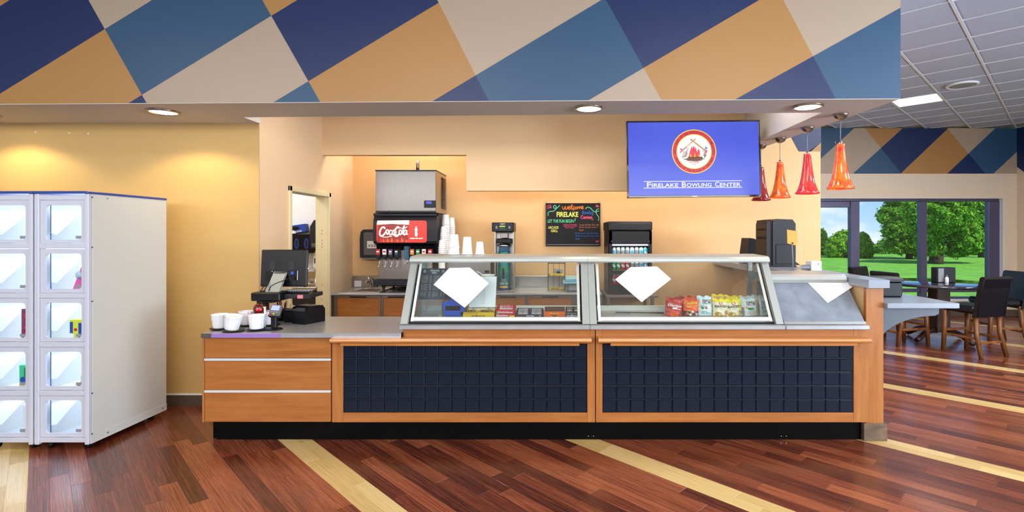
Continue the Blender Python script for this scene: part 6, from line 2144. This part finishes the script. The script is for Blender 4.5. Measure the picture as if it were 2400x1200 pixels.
# ------------------------------------------------------------------ on the steel counter: register and its neighbours
ZT = .8505
YM = 4.42
rg = thing('register_terminal', 'black register screen seen from behind on a raised stand with a cash tray', 'register', (PX(640, YM), YM, ZT))
m0, m1 = PX(609, YM), PX(718, YM)
MM = Matrix.Translation((0, YM, PZ(672, YM))) @ Matrix.Rotation(math.radians(-4), 4, 'X') @ Matrix.Translation((0, -YM, -PZ(672, YM)))
G().box(m0, m1, YM, YM + .028, PZ(672, YM), PZ(585, YM), b=.008).xf(MM).build('screen_back', 'black', rg)
for a, b_ in ((622, 637), (674, 697)):
    G().box(PX(a, YM), PX(b_, YM), YM - .004, YM + .002, PZ(657, YM), PZ(634, YM), b=.002).xf(MM).build('port_recess', 'black_gloss', rg)
for a in (630, 674):
    G().box(PX(a, YM), PX(a + 12, YM), YM - .003, YM + .002, PZ(633, YM), PZ(612, YM), b=.002).xf(MM).build('cover_tab', 'charcoal', rg)
G().box(PX(682, YM), PX(689, YM), YM - .02, YM, PZ(644, YM), PZ(636, YM), b=.003).xf(MM).build('blue_plug', 'print_blue', rg)
# silver neck leaning back
nk = [(PX(633, 4.36), PZ(686, 4.3)), (PX(664, 4.36), PZ(686, 4.3)), (PX(671, 4.40), PZ(638, 4.4)), (PX(642, 4.40), PZ(637, 4.4))]
vs = [(nk[0][0], 4.28, nk[0][1]), (nk[1][0], 4.28, nk[1][1]), (nk[2][0], 4.40, nk[2][1]), (nk[3][0], 4.40, nk[3][1])]
vs += [(x, y + .02, z - .01) for x, y, z in vs]
G().add(vs, [(0, 1, 2, 3), (7, 6, 5, 4), (0, 4, 5, 1), (1, 5, 6, 2), (2, 6, 7, 3), (3, 7, 4, 0)]).build('neck', 'aluminium', rg)
g = G(); g.add([(vs[3][0] + .01, 4.399, vs[3][2] - .008), (vs[2][0] - .01, 4.399, vs[2][2] - .008), (vs[2][0] - .01, 4.396, vs[2][2] - .02), (vs[3][0] + .01, 4.396, vs[3][2] - .02)], [(0, 1, 2, 3)])
G().box(vs[3][0] + .006, vs[2][0] - .006, 4.388, 4.402, vs[3][2] - .012, vs[3][2] - .004, b=.002).build('neck_slot', 'black', rg)
G().box(PX(587, 4.22), PX(655, 4.22), 4.22, 4.40, PZ(706, 4.22), PZ(686, 4.22), b=.008).build('base_box', 'black', rg)
# tray with keyboard
G().box(PX(654, 4.30), PX(724, 4.30), 4.30, 4.56, PZ(700, 4.30), PZ(690.5, 4.30), b=.003).build('tray', 'charcoal', rg)
tr = G().add([(PX(724, 4.30), 4.30, PZ(700, 4.3)), (PX(724, 4.30), 4.30, PZ(688, 4.3)), (PX(737, 4.5), 4.55, PZ(674, 4.5)), (PX(737, 4.5), 4.55, PZ(688, 4.5)),
              (PX(722, 4.30), 4.31, PZ(700, 4.3)), (PX(722, 4.30), 4.31, PZ(688, 4.3)), (PX(735, 4.5), 4.56, PZ(674, 4.5)), (PX(735, 4.5), 4.56, PZ(688, 4.5))], [(0, 1, 2, 3), (7, 6, 5, 4), (0, 4, 5, 1), (1, 5, 6, 2), (2, 6, 7, 3), (3, 7, 4, 0)])
tr.build('tray_side', 'base_brown', rg)
mat('sticker_pink', (224, 130, 140), .6)
G().box(PX(696, 4.29), PX(709, 4.29), 4.296, 4.30, PZ(700, 4.29), PZ(691.5, 4.29)).build('pink_sticker', 'sticker_pink', rg)
G().cyl((PX(613, 4.28), 4.30, ZT), (PX(613, 4.28), 4.30, PZ(708, 4.22)), .05, .046, 16).build('pole', 'dark_wood', rg)
G().box(PX(601, 4.24), PX(640, 4.24), 4.24, 4.37, PZ(711, 4.22), PZ(706, 4.22), b=.004).build('pole_cap', 'black', rg)
kb = thing('keyboard', 'dark keyboard with pale keys on the register tray', 'keyboard', (PX(700, 4.4), 4.4, PZ(690.5, 4.3)))
kz = PZ(690.5, 4.3) + .0005
G().box(PX(662, 4.4), PX(731, 4.4), 4.36, 4.50, kz, kz + .018, b=.004).build('body', 'black', kb)
proto = None
for r_ in range(4):
    for q in range(11):
        x = PX(664, 4.4) + .012 + q * .0215; y = 4.378 + r_ * .028
        if proto is None:
            proto = G().box(-.008, .008, -.010, .010, 0, .010, b=.002).build('key', 'mid_grey', kb, local=True); o = proto
        else:
            o = proto.copy(); COL.objects.link(o)
        o.location = (x - PX(700, 4.4), y - 4.4, .0185)
# cables
for k_, pts in enumerate(([(684, 646, 4.40), (672, 655, 4.34), (655, 661, 4.28), (643, 666, 4.26), (634, 672, 4.26), (630, 682, 4.26)], [(636, 650, 4.40), (626, 664, 4.30), (616, 674, 4.26), (610, 684, 4.24)], [(632, 652, 4.40), (628, 666, 4.32), (622, 676, 4.27), (618, 684, 4.25)])):
    G().tube([PP(*p) for p in pts], .0038, 7).build('cable', 'black', rg)

# coffee filter stacks on black saucers
def ruffle(i, k):
    return 1 + (.045 * math.sin(i * 2 * math.pi / 4) + .012 * math.sin(i * 1.3)) * (0, .1, .3, .5, .9, 1.1, .6, .4)[k] + (.03 * (i % 4 < 2) if k > 0 else 0)


pr_ = None
FL = [(516, 773, 0, 'white pleated filter cup stack at the counter corner, next to the edge', (0, 0)), (545, 778, .4, 'white pleated filter cup stack tipping sideways in front', (.10, .16)), (579, 764.5, .9, 'white pleated filter cup stack in the back, under the red lantern', (0, 0)),
      (602, 775, 1.4, 'white pleated filter cup stack in front, nearest the card reader', (0, 0)), (628, 764.5, 2.0, 'white pleated filter cup stack half behind the card reader', (0, 0))]
for px, py, rz, lab, tilt in FL:
    Y = (H - ZT) * F / (py - CY) + .03
    x = PX(px, Y)
    sc_ = thing('saucer', 'black saucer under the ' + lab.replace('white pleated ', ''), 'saucer', (x + .01, Y, ZT), 0, 'black saucers on the steel counter')
    G().lathe([(.035, .0), (.05, .001), (.078, .006), (.082, .010), (.078, .0105), (.05, .005), (.01, .004)], (0, 0, 0), 28).build('dish', 'black', sc_, local=True)
    loc = (x, Y, ZT + .0115)
    if tilt != (0, 0): loc = (x - .004, Y - .006, ZT + .018)
    if pr_ is None:
        pr_ = thing('filter_cups', lab, 'coffee filters', loc, rz, 'stacks of pleated filter cups')
        prof = [(.046, 0), (.047, .004), (.050, .03), (.053, .065), (.056, .098), (.060, .108), (.054, .107), (.046, .096)]
        G().lathe([(p[0], p[1]) for p in prof[:8]], (0, 0, 0), 64, flute=ruffle).build('pleated_stack', 'paper', pr_, local=True)
        for q in range(3):
            G().lathe([(.056 + .0005 * q, .092 - .012 * q), (.059 - .001 * q, .098 - .012 * q)], (0, 0, 0), 64, flute=lambda i, k: 1 + .05 * math.sin(i * 2 * math.pi / 4 + q), cap=False).build('paper_rim', 'paper', pr_, local=True)
    else:
        o = dup(pr_, loc, rz, lab, None, tilt if tilt != (0, 0) else None)

# card reader on its post
Y = 4.03
cr = thing('card_reader', 'grey card reader with a lit screen on a black post', 'card reader', (PX(643, Y), Y, ZT))
x = PX(643, Y)
G().lathe([(.060, 0), (.060, .004), (.054, .009), (.024, .012), (.022, .014)], (x, Y, ZT), 28).build('foot_plate', 'black', cr)
G().box(x - .021, x + .021, Y - .018, Y + .018, ZT + .012, PZ(741, Y), b=.006).build('post', 'black', cr)
MR = Matrix.Translation((x, Y, PZ(741, Y))) @ Matrix.Rotation(math.radians(4), 4, 'Y') @ Matrix.Rotation(math.radians(-28), 4, 'X')
G().box(-.042, .042, -.022, .014, -.004, .088, b=.008).xf(MR).build('body', 'grey_plastic', cr)
G().box(-.046, .046, -.012, .022, -.008, .006, b=.004).xf(MR).build('cradle', 'black', cr)
mat('lcd_pale', (150, 160, 214), .3, es=.5, ecol=(170, 180, 236))
G().box(-.031, .031, -.0245, -.020, .040, .080, b=.001).xf(MR).build('display', 'lcd_pale', cr)
for r_ in range(2):
    for q in range(3):
        mt = 'mid_grey' if r_ else ('print_red', 'print_yellow', 'print_green')[q]
        G().box(-.028 + q * .020, -.012 + q * .020, -.0262, -.021, .006 + r_ * .015, .016 + r_ * .015, b=.002).xf(MR).build('key', mt, cr)
# red lantern
Y = 4.15
ln = thing('red_lantern', 'small red glass lantern glowing behind the filter cups', 'lantern', (PX(609, Y), Y, ZT))
mat('lantern_glass', (74, 10, 14), .15, es=.02, ecol=(220, 20, 24), coat=.6)
mat('lantern_glow', (255, 40, 40), .3, es=3.0, ecol=(255, 30, 40))
zl_ = PZ(738, Y) - ZT
hl = PZ(711, Y) - ZT
G().lathe([(.05, 0), (.052, .01), (.04, .02), (.035, zl_ - .02), (.04, zl_)], (PX(609, Y), Y, ZT), 20).build('base', 'dark_wood', ln)
G().lathe([(.030, zl_), (.044, zl_ + .02), (.048, (zl_ + hl) / 2), (.046, hl - .03), (.036, hl - .01), (.012, hl)], (PX(609, Y), Y, ZT), 22).build('globe', 'lantern_glass', ln)
for px in (604, 612):
    G().ball((PX(px, Y - .04), Y - .046, PZ(724, Y)), .009, .006, .008, 10).build('glow_point', 'lantern_glow', ln)
G().tube([(PX(604, Y), Y, PZ(713, Y)), (PX(607, Y), Y, PZ(708, Y)), (PX(612, Y), Y, PZ(708, Y)), (PX(615, Y), Y, PZ(713, Y))], .003, 6).build('handle', 'dark_wood', ln)
light('POINT', 'lantern_light', (PX(609, Y), Y - .08, PZ(722, Y)), .12, (1, .08, .06), shadow_soft_size=.02)
g = G().tube([(PX(620.5, 4.12), 4.12, ZT + .0), (PX(621, 4.12), 4.12, PZ(721, 4.12))], .0075, 10)
g.box(PX(618.5, 4.12), PX(623, 4.12), 4.11, 4.13, PZ(722, 4.12), PZ(719, 4.12), b=.002)
solo(g, 'white_candle', 'white', 'thin white stick standing beside the red lantern', 'candle')
# printer, small box, pen holder
RP = math.radians(-24)
pr = thing('receipt_printer', 'black receipt printer turned aside on the steel counter', 'printer', (PX(722, 4.36), 4.36, ZT), RP)
pr.scale = (.86, .86, .92)
G().prism([(-.11, 0), (.13, 0), (.13, .12), (.10, .152), (-.06, .156), (-.10, .145), (-.11, .115)], 'yz', -.085, .085).build('body', 'black', pr, local=True)
G().prism([(-.113, .118), (-.103, .148), (-.06, .160), (.06, .158), (.06, .15), (-.06, .15), (-.10, .118)], 'yz', -.088, .088).build('lid', 'black_gloss', pr, local=True)
G().box(.086, .088, -.06, -.03, .02, .03).build('port', 'charcoal', pr, local=True)
t = thing('small_black_box', 'small black box wedged between the pen holder and printer', 'box', (PX(681, 4.4), 4.4, ZT))
G().box(PX(671, 4.4), PX(691, 4.4), 4.36, 4.46, ZT, PZ(727, 4.4), b=.004).build('body', 'black', t)
G().box(PX(671, 4.4), PX(691, 4.4), 4.355, 4.465, PZ(727, 4.4), PZ(725, 4.4), b=.002).build('lid', 'charcoal', t)
ph = thing('pen_holder', 'black pen holder crowded with pens beside the printer', 'pen holder', (PX(661, 4.46), 4.46, ZT))
p0, p1 = PX(647, 4.46), PX(676, 4.46)
zh = PZ(724, 4.46)
g = G().box(p0, p1, 4.43, 4.434, ZT, zh).box(p0, p1, 4.50, 4.504, ZT, zh).box(p0, p0 + .004, 4.43, 4.504, ZT, zh).box(p1 - .004, p1, 4.43, 4.504, ZT, zh).box(p0, p1, 4.43, 4.504, ZT, ZT + .004).box((p0 + p1) / 2 - .002, (p0 + p1) / 2 + .002, 4.43, 4.504, ZT, zh)
g.build('tray', 'black', ph)
rs_ = random.Random(6)
names_ = ['brown', 'black', 'wooden', 'dark', 'tan', 'pale', 'slim black']
for q, (px, top, lean, mt, rad) in enumerate([(650, 706, -.01, 'black', .006), (655, 705, .0, 'black', .007), (660, 703, -.02, 'chair_wood', .009), (665, 709, .01, 'black', .006), (669, 704, .012, 'chair_wood', .006), (673, 712, .02, 'bag_tan', .004), (662, 712, .02, 'charcoal', .007)]):
    x = PX(px, 4.46); y = 4.45 + .04 * rs_.random()
    g = G().tube([(x, y, ZT + .006), (x + lean, y, PZ(top, 4.46) - .02), (x + lean * 1.1, y, PZ(top, 4.46))], [rad, rad, rad * .5], 8)
    solo(g, 'pen', mt, names_[q] + ' pen standing %s in the pen holder' % ORD[q], 'pen', 'pens in the holder')

# ------------------------------------------------------------------ utility room through the door
YU = 7.0
t = thing('glove_box_rack', 'black wall rack with two blue glove box openings seen through the door', 'rack', (PX(712, YU), YU, PZ(593, YU)))
G().box(PX(680, YU), PX(743, YU), YU - .10, YU + .028, PZ(592, YU), PZ(549, YU), b=.004).build('rack', 'black', t)
for px in (696, 719):
    g = G(); plate(g, ring(.030, 24, PX(px - 1, YU - .1), PZ(571, YU - .1), .07), (0, YU - .1, 0), XR, ZU, 0, .002, .002); plate(g, ring(.019, 24, PX(px - 1, YU - .1), PZ(571, YU - .1), .054), (0, YU - .1, 0), XR, ZU, 1, .004, .002)
    g.build('opening', ['print_blue', 'black_matte'], t)
g = G(); plate(g, ring(.025, 20, PX(719, YU - .1), PZ(588, YU - .1), .012), (0, YU - .1, 0), XR, ZU, 0, .002, .001); g.build('badge', 'print_gold', t)
t = thing('glove_box', 'blue and white glove box lying tilted on top of the black rack', 'box', (PX(703, YU), YU, PZ(549, YU)))
MG = Matrix.Translation((PX(702, YU), YU - .04, PZ(548, YU) + .008)) @ Matrix.Rotation(math.radians(-8), 4, 'Y')
G().box(-.13, .13, -.05, .05, 0, .11, b=.003).xf(MG).build('carton', 'print_blue', t)
g = G(); plate(g, [(-.13, 0), (.0, 0), (-.04, .07), (-.13, .08)], (0, -.05, 0), XR, ZU, 0, .001); plate(g, ring(.06, 20, -.01, .065, .024), (0, -.05, 0), XR, ZU, 1, .002)
write(g, 'GLOVES', (-.02, -.05, .01), XR, ZU, .1, .022, 0, .02, .1, .0025)
g.xf(MG).build('print', ['white', 'black'], t)
t = thing('towel_dispenser', 'dark rounded towel dispenser on the utility room wall beside the gloves', 'dispenser', (PX(745, YU), YU, PZ(583, YU)))
a, b_ = PX(727, YU - .1), PX(766, YU - .1)
G().prism([(a + .02, PZ(583, YU)), (a, PZ(560, YU)), (a + .01, PZ(530, YU)), (a + .06, PZ(516, YU)), (b_ - .05, PZ(516, YU)), (b_, PZ(530, YU)), (b_, PZ(583, YU))], 'xz', YU - .12, YU + .028).build('cover', 'charcoal', t)
G().box(a + .03, b_ - .05, YU - .13, YU - .118, PZ(579, YU), PZ(570, YU), b=.004).build('lever', 'grey_plastic', t)
t = thing('soap_dispenser', 'white soap dispenser half hidden by the door jamb', 'dispenser', (PX(745, YU), YU, PZ(634, YU)))
G().box(PX(737, YU), PX(760, YU), YU - .06, YU + .028, PZ(632, YU), PZ(586, YU), b=.02).build('body', 'white_gloss', t)
G().box(PX(741, YU), PX(747, YU), YU - .066, YU - .055, PZ(616, YU), PZ(604, YU), b=.002).build('window', 'grey_plastic', t)
us = thing('utility_sink', 'white wall sink with a gooseneck tap in the utility room', 'sink', (PX(735, 6.8), 6.8, PZ(715, 6.8)))
zr = PZ(673, 6.7)
u0, u1 = PX(690, 6.75), PX(765, 6.75)
g = G()
prof = [(6.60, zr), (6.60, zr - .03), (6.64, zr - .16), (6.72, zr - .24), (7.02, zr - .24), (7.02, zr)]
g.prism(prof, 'yz', u0, u1); g.build('bowl', 'steel_bright', us)
G().box(u0, u1, 6.99, 7.027, zr, zr + .18, b=.004).build('splash', 'steel_bright', us)
G().box(u0 - .005, u1 + .005, 6.59, 6.61, zr - .03, zr + .008, b=.003).build('front_rim', 'steel_bright', us)
xg = PX(731, 6.9)
G().tube([(xg + .03, 6.94, zr + .0), (xg + .03, 6.94, zr + .2), (xg + .01, 6.92, zr + .24), (xg - .03, 6.88, zr + .235), (xg - .05, 6.86, zr + .19), (xg - .05, 6.86, zr + .16)], .011, 10).build('gooseneck', 'chrome', us)
G().box(xg - .09, xg + .11, 6.91, 6.97, zr + .0, zr + .03, b=.008).build('tap_base', 'chrome', us)
for dx in (-.07, .09):
    G().tube([(xg + dx, 6.93, zr + .03), (xg + dx, 6.92, zr + .06), (xg + dx * 1.5, 6.90, zr + .065)], .012, 8).build('tap_handle', 'chrome', us)
G().cyl((PX(727, 6.8), 6.85, zr - .3), (PX(727, 6.8), 6.85, zr - .23), .03, n=12).tube([(PX(727, 6.8), 6.85, zr - .3), (PX(727, 6.8), 6.9, zr - .36), (PX(727, 6.8), 7.02, zr - .36)], .02, 8).build('drain_trap', 'steel', us)
for px in (700, 742):
    G().prism([(6.72, zr - .24), (7.02, zr - .24), (7.02, zr - .42)], 'yz', PX(px, 6.8) - .01, PX(px, 6.8) + .01).build('bracket', 'steel', us)

# ------------------------------------------------------------------ on the bar top
ZB = 1.2475
YP = 5.50
bm_ = thing('bar_machine', 'tall black appliance with a vented side standing on the bar top', 'appliance', (PX(1832, YP), YP, ZB))
b0, b1 = PX(1811, YP), PX(1864, YP)
hz = PZ(513, YP)
prof = [(b0, ZB + .012), (b1, ZB + .012), (b1 + .005, ZB + .1), (b1 + .004, hz - .05), (b1 - .03, hz - .006), (b0 + .04, hz), (b0 + .01, hz - .02), (b0, hz - .05)]
G().prism(prof, 'xz', YP, YP + .30).build('housing', 'leather', bm_)
sx_ = PX(1790, YP + .0)
G().prism([(YP + .02, ZB + .012), (YP + .32, ZB + .012), (YP + .32, hz - .06), (YP + .29, hz - .01), (YP + .06, hz - .006), (YP + .02, hz - .03)], 'yz', b0 - .055, b0 + .004).build('side_plate', 'charcoal', bm_)
g = G()
for q in range(8):
    for z in (.50, .38):
        g.box(b0 - .057, b0 - .053, YP + .05 + q * .03, YP + .068 + q * .03, ZB + z * .78, ZB + z * .78 + .02)
for z in (.08, .16, .24, .32):
    for y in (YP + .07, YP + .15, YP + .24): g.box(b0 - .057, b0 - .053, y, y + .008, ZB + z, ZB + z + .008)
g.build('vent_slots', 'black_matte', bm_)['kind'] = 'stuff'
G().box(b0 + .03, b1 - .02, YP - .006, YP + .004, ZB + .03, ZB + .24, b=.008).build('front_panel', 'leather', bm_)
G().box(b0 - .05, b1 + .006, YP - .02, YP + .32, ZB, ZB + .014, b=.003).build('base_plate', 'charcoal', bm_)
G().prism([(b1, ZB + .015), (b1 + .08, ZB + .015), (b1, ZB + .07)], 'xz', YP + .05, YP + .25).build('spout_tray', 'black', bm_)
YQ = 6.1
ww = thing('screen_wedge', 'black wedge shaped screen back on the bar beside the tall appliance', 'screen', (PX(1770, YQ), YQ, ZB))
G().prism([(PX(1748, YQ), ZB + .0), (PX(1756, YQ), PZ(558, YQ)), (PX(1768, YQ), PZ(559.5, YQ)), (PX(1800, YQ), PZ(575, YQ)), (PX(1800, YQ), ZB)], 'xz', YQ, YQ + .25).build('housing', 'black_matte', ww)
G().prism([(PX(1747, YQ), ZB + .001), (PX(1755, YQ), PZ(557.5, YQ)), (PX(1767, YQ), PZ(559, YQ)), (PX(1761, YQ), ZB + .001)], 'xz', YQ - .012, YQ).build('side_face', 'charcoal', ww)
YO = 4.95
sgn = thing('sign_clip', 'clear plastic stand holding a blank orange card on the bar top', 'sign', (PX(1857, YO), YO, ZB))
mat('card_orange', (244, 160, 70), .6)
G().tube([(PX(1858.5, YO), YO, ZB + .004), (PX(1858, YO), YO, PZ(600, YO)), (PX(1856.5, YO), YO, PZ(569, YO))], .0045, 8).build('stem', 'mid_grey', sgn)
G().lathe([(.035, 0), (.035, .003), (.008, .006)], (PX(1858.5, YO), YO, ZB), 20).build('foot', 'clear_plastic', sgn)
c = [(1844.5, 538), (1869, 542), (1868, 576), (1845.5, 570.5)]
vs = [PP(px, py, YO - .006) for px, py in c] + [PP(px, py, YO - .004) for px, py in c]
G().add(vs, [(0, 1, 2, 3), (7, 6, 5, 4), (0, 4, 5, 1), (1, 5, 6, 2), (2, 6, 7, 3), (3, 7, 4, 0)]).build('card', 'card_orange', sgn)
G().box(PX(1855, YO), PX(1858.5, YO), YO - .012, YO + .002, PZ(572, YO), PZ(568, YO), b=.001).build('clip', 'charcoal', sgn)
YV = 4.9
g = G()
t = thing('lid_holder', 'pale plastic holder box at the end of the bar top', 'holder', (PX(1914, YV), YV, ZB))
G().box(PX(1902, YV), PX(1926, YV), YV, YV + .12, ZB, PZ(612.5, YV), b=.004).build('box', 'white_gloss', t)
G().box(PX(1904, YV), PX(1924, YV), YV - .003, YV, PZ(633, YV), PZ(615, YV)).build('face', 'locker_white', t)
G().box(PX(1916, YV), PX(1919, YV), YV - .005, YV, PZ(620, YV), PZ(618, YV)).build('latch', 'grey_plastic', t)
t = thing('plastic_cups', 'stack of clear plastic cups lying on its side on the bar top', 'cups', (PX(1890, YV), YV, ZB))
for q in range(6):
    x = PX(1880 + q * 3.6, YV)
    G().cyl((x, YV + .04, ZB + .03), (x + .05, YV + .04, ZB + .032), .022, .028, 16, cap=False).build('cup', 'clear_plastic', t)

# ------------------------------------------------------------------ dining corner
tb = thing('dining_table', 'round dark polished pedestal table by the window', 'table', (5.76, 7.72, 0))
mat('table_gloss', (58, 54, 66), .06, coat=.6)
G().lathe([(.72, .835), (.745, .84), (.752, .855), (.745, .872), (.735, .875), (.01, .875)], (0, 0, 0), 56).build('tabletop', 'table_gloss', tb, local=True)
G().box(-.10, .10, -.10, .10, .14, .835, b=.008).build('pedestal', 'dark_wood', tb, local=True)
G().box(-.16, .16, -.16, .16, .80, .836, b=.008).build('top_block', 'dark_wood', tb, local=True)
for k_ in range(4):
    a = math.radians(20 + 90 * k_)
    d = Vector((math.cos(a), math.sin(a), 0))
    pts = [d * .06 + Vector((0, 0, .16)), d * .18 + Vector((0, 0, .17)), d * .32 + Vector((0, 0, .13)), d * .43 + Vector((0, 0, .06)), d * .48 + Vector((0, 0, .035))]
    G().tube(pts, [.045, .045, .04, .036, .034], 10).build('foot', 'dark_wood', tb, local=True)


def chair_proto(label, loc, rz):
    """counter height chair facing local +y; the backrest at -y"""
    t = thing('counter_chair', label, 'chair', loc, rz, 'leather counter chairs in the dining corner')
    G().box(-.225, .225, -.20, .24, .555, .655, b=.03).build('seat', 'leather', t, local=True)
    bk = G()
    prof = [(-.18, .52), (-.25, .52), (-.275, .70), (-.31, .90), (-.345, 1.02), (-.335, 1.045), (-.305, 1.05), (-.28, 1.035), (-.25, .90), (-.215, .70)]
    bk.prism(prof, 'yz', -.232, .232)
    bk.build('backrest', 'leather', t, local=True)
    g = G()
    for x in (-.233, .233): g.tube([(x, -.25, .53), (x, -.275, .70), (x, -.31, .90), (x, -.338, 1.02)], .006, 6)
    g.tube([(-.232, -.262, .655), (0, -.265, .655), (.232, -.262, .655)], .004, 6)
    g.build('welt', 'black', t, local=True)
    for sx in (-1, 1):
        G().tube([(sx * .195, -.20, .56), (sx * .20, -.215, .3), (sx * .215, -.285, .0)], [.032, .030, .026], 4).build('leg', 'chair_wood', t, local=True)
        G().tube([(sx * .195, .20, .56), (sx * .20, .21, .3), (sx * .205, .225, .0)], [.032, .030, .026], 4).build('leg', 'chair_wood', t, local=True)
        G().box(sx * .20 - .012, sx * .20 + .012, -.22, .21, .22, .252, b=.004).build('stretcher', 'chair_wood', t, local=True)
    G().box(-.2, .2, .20, .224, .27, .305, b=.004).build('stretcher', 'chair_wood', t, local=True)
    G().box(-.2, .2, -.245, -.221, .17, .202, b=.004).build('stretcher', 'chair_wood', t, local=True)
    return t


ch = chair_proto('black leather counter chair with wooden legs, its back turned to us, nearest the front', (5.60, 6.92, 0), math.radians(14))
dup(ch, (5.10, 7.55, 0), math.radians(-80), 'black leather counter chair side on behind the ledge table, at the table edge')
dup(ch, (5.28, 8.44, 0), math.radians(-150), 'black leather counter chair facing the room behind the table, under the middle mullion')
dup(ch, (6.52, 7.62, 0), math.radians(85), 'black leather counter chair on the far side of the table, mostly behind the front chair')
YN = 7.62
np_ = thing('napkin_dispenser', 'dark napkin dispenser with a grey face on the round table', 'dispenser', (PX(2218, YN), YN, .876))
zn = .8755
G().box(PX(2197, YN), PX(2241, YN), YN, YN + .14, zn, PZ(627, YN), b=.012).build('body', 'charcoal', np_)
G().box(PX(2199, YN), PX(2212, YN), YN - .004, YN + .004, zn + .01, PZ(629, YN), b=.002).build('face_plate', 'mid_grey', np_)
sh_ = thing('sauce_bottle', 'small white squeeze bottle in front of the napkin dispenser', 'bottle', (PX(2219, YN - .05), YN - .05, zn))
G().lathe([(.022, 0), (.024, .004), (.024, .07), (.018, .085), (.012, .09)], (0, 0, 0), 16).build('body', 'white', sh_, local=True)
G().lathe([(.013, .09), (.013, .102), (.005, .108), (.004, .122)], (0, 0, 0), 12).build('nozzle', 'mid_grey', sh_, local=True)
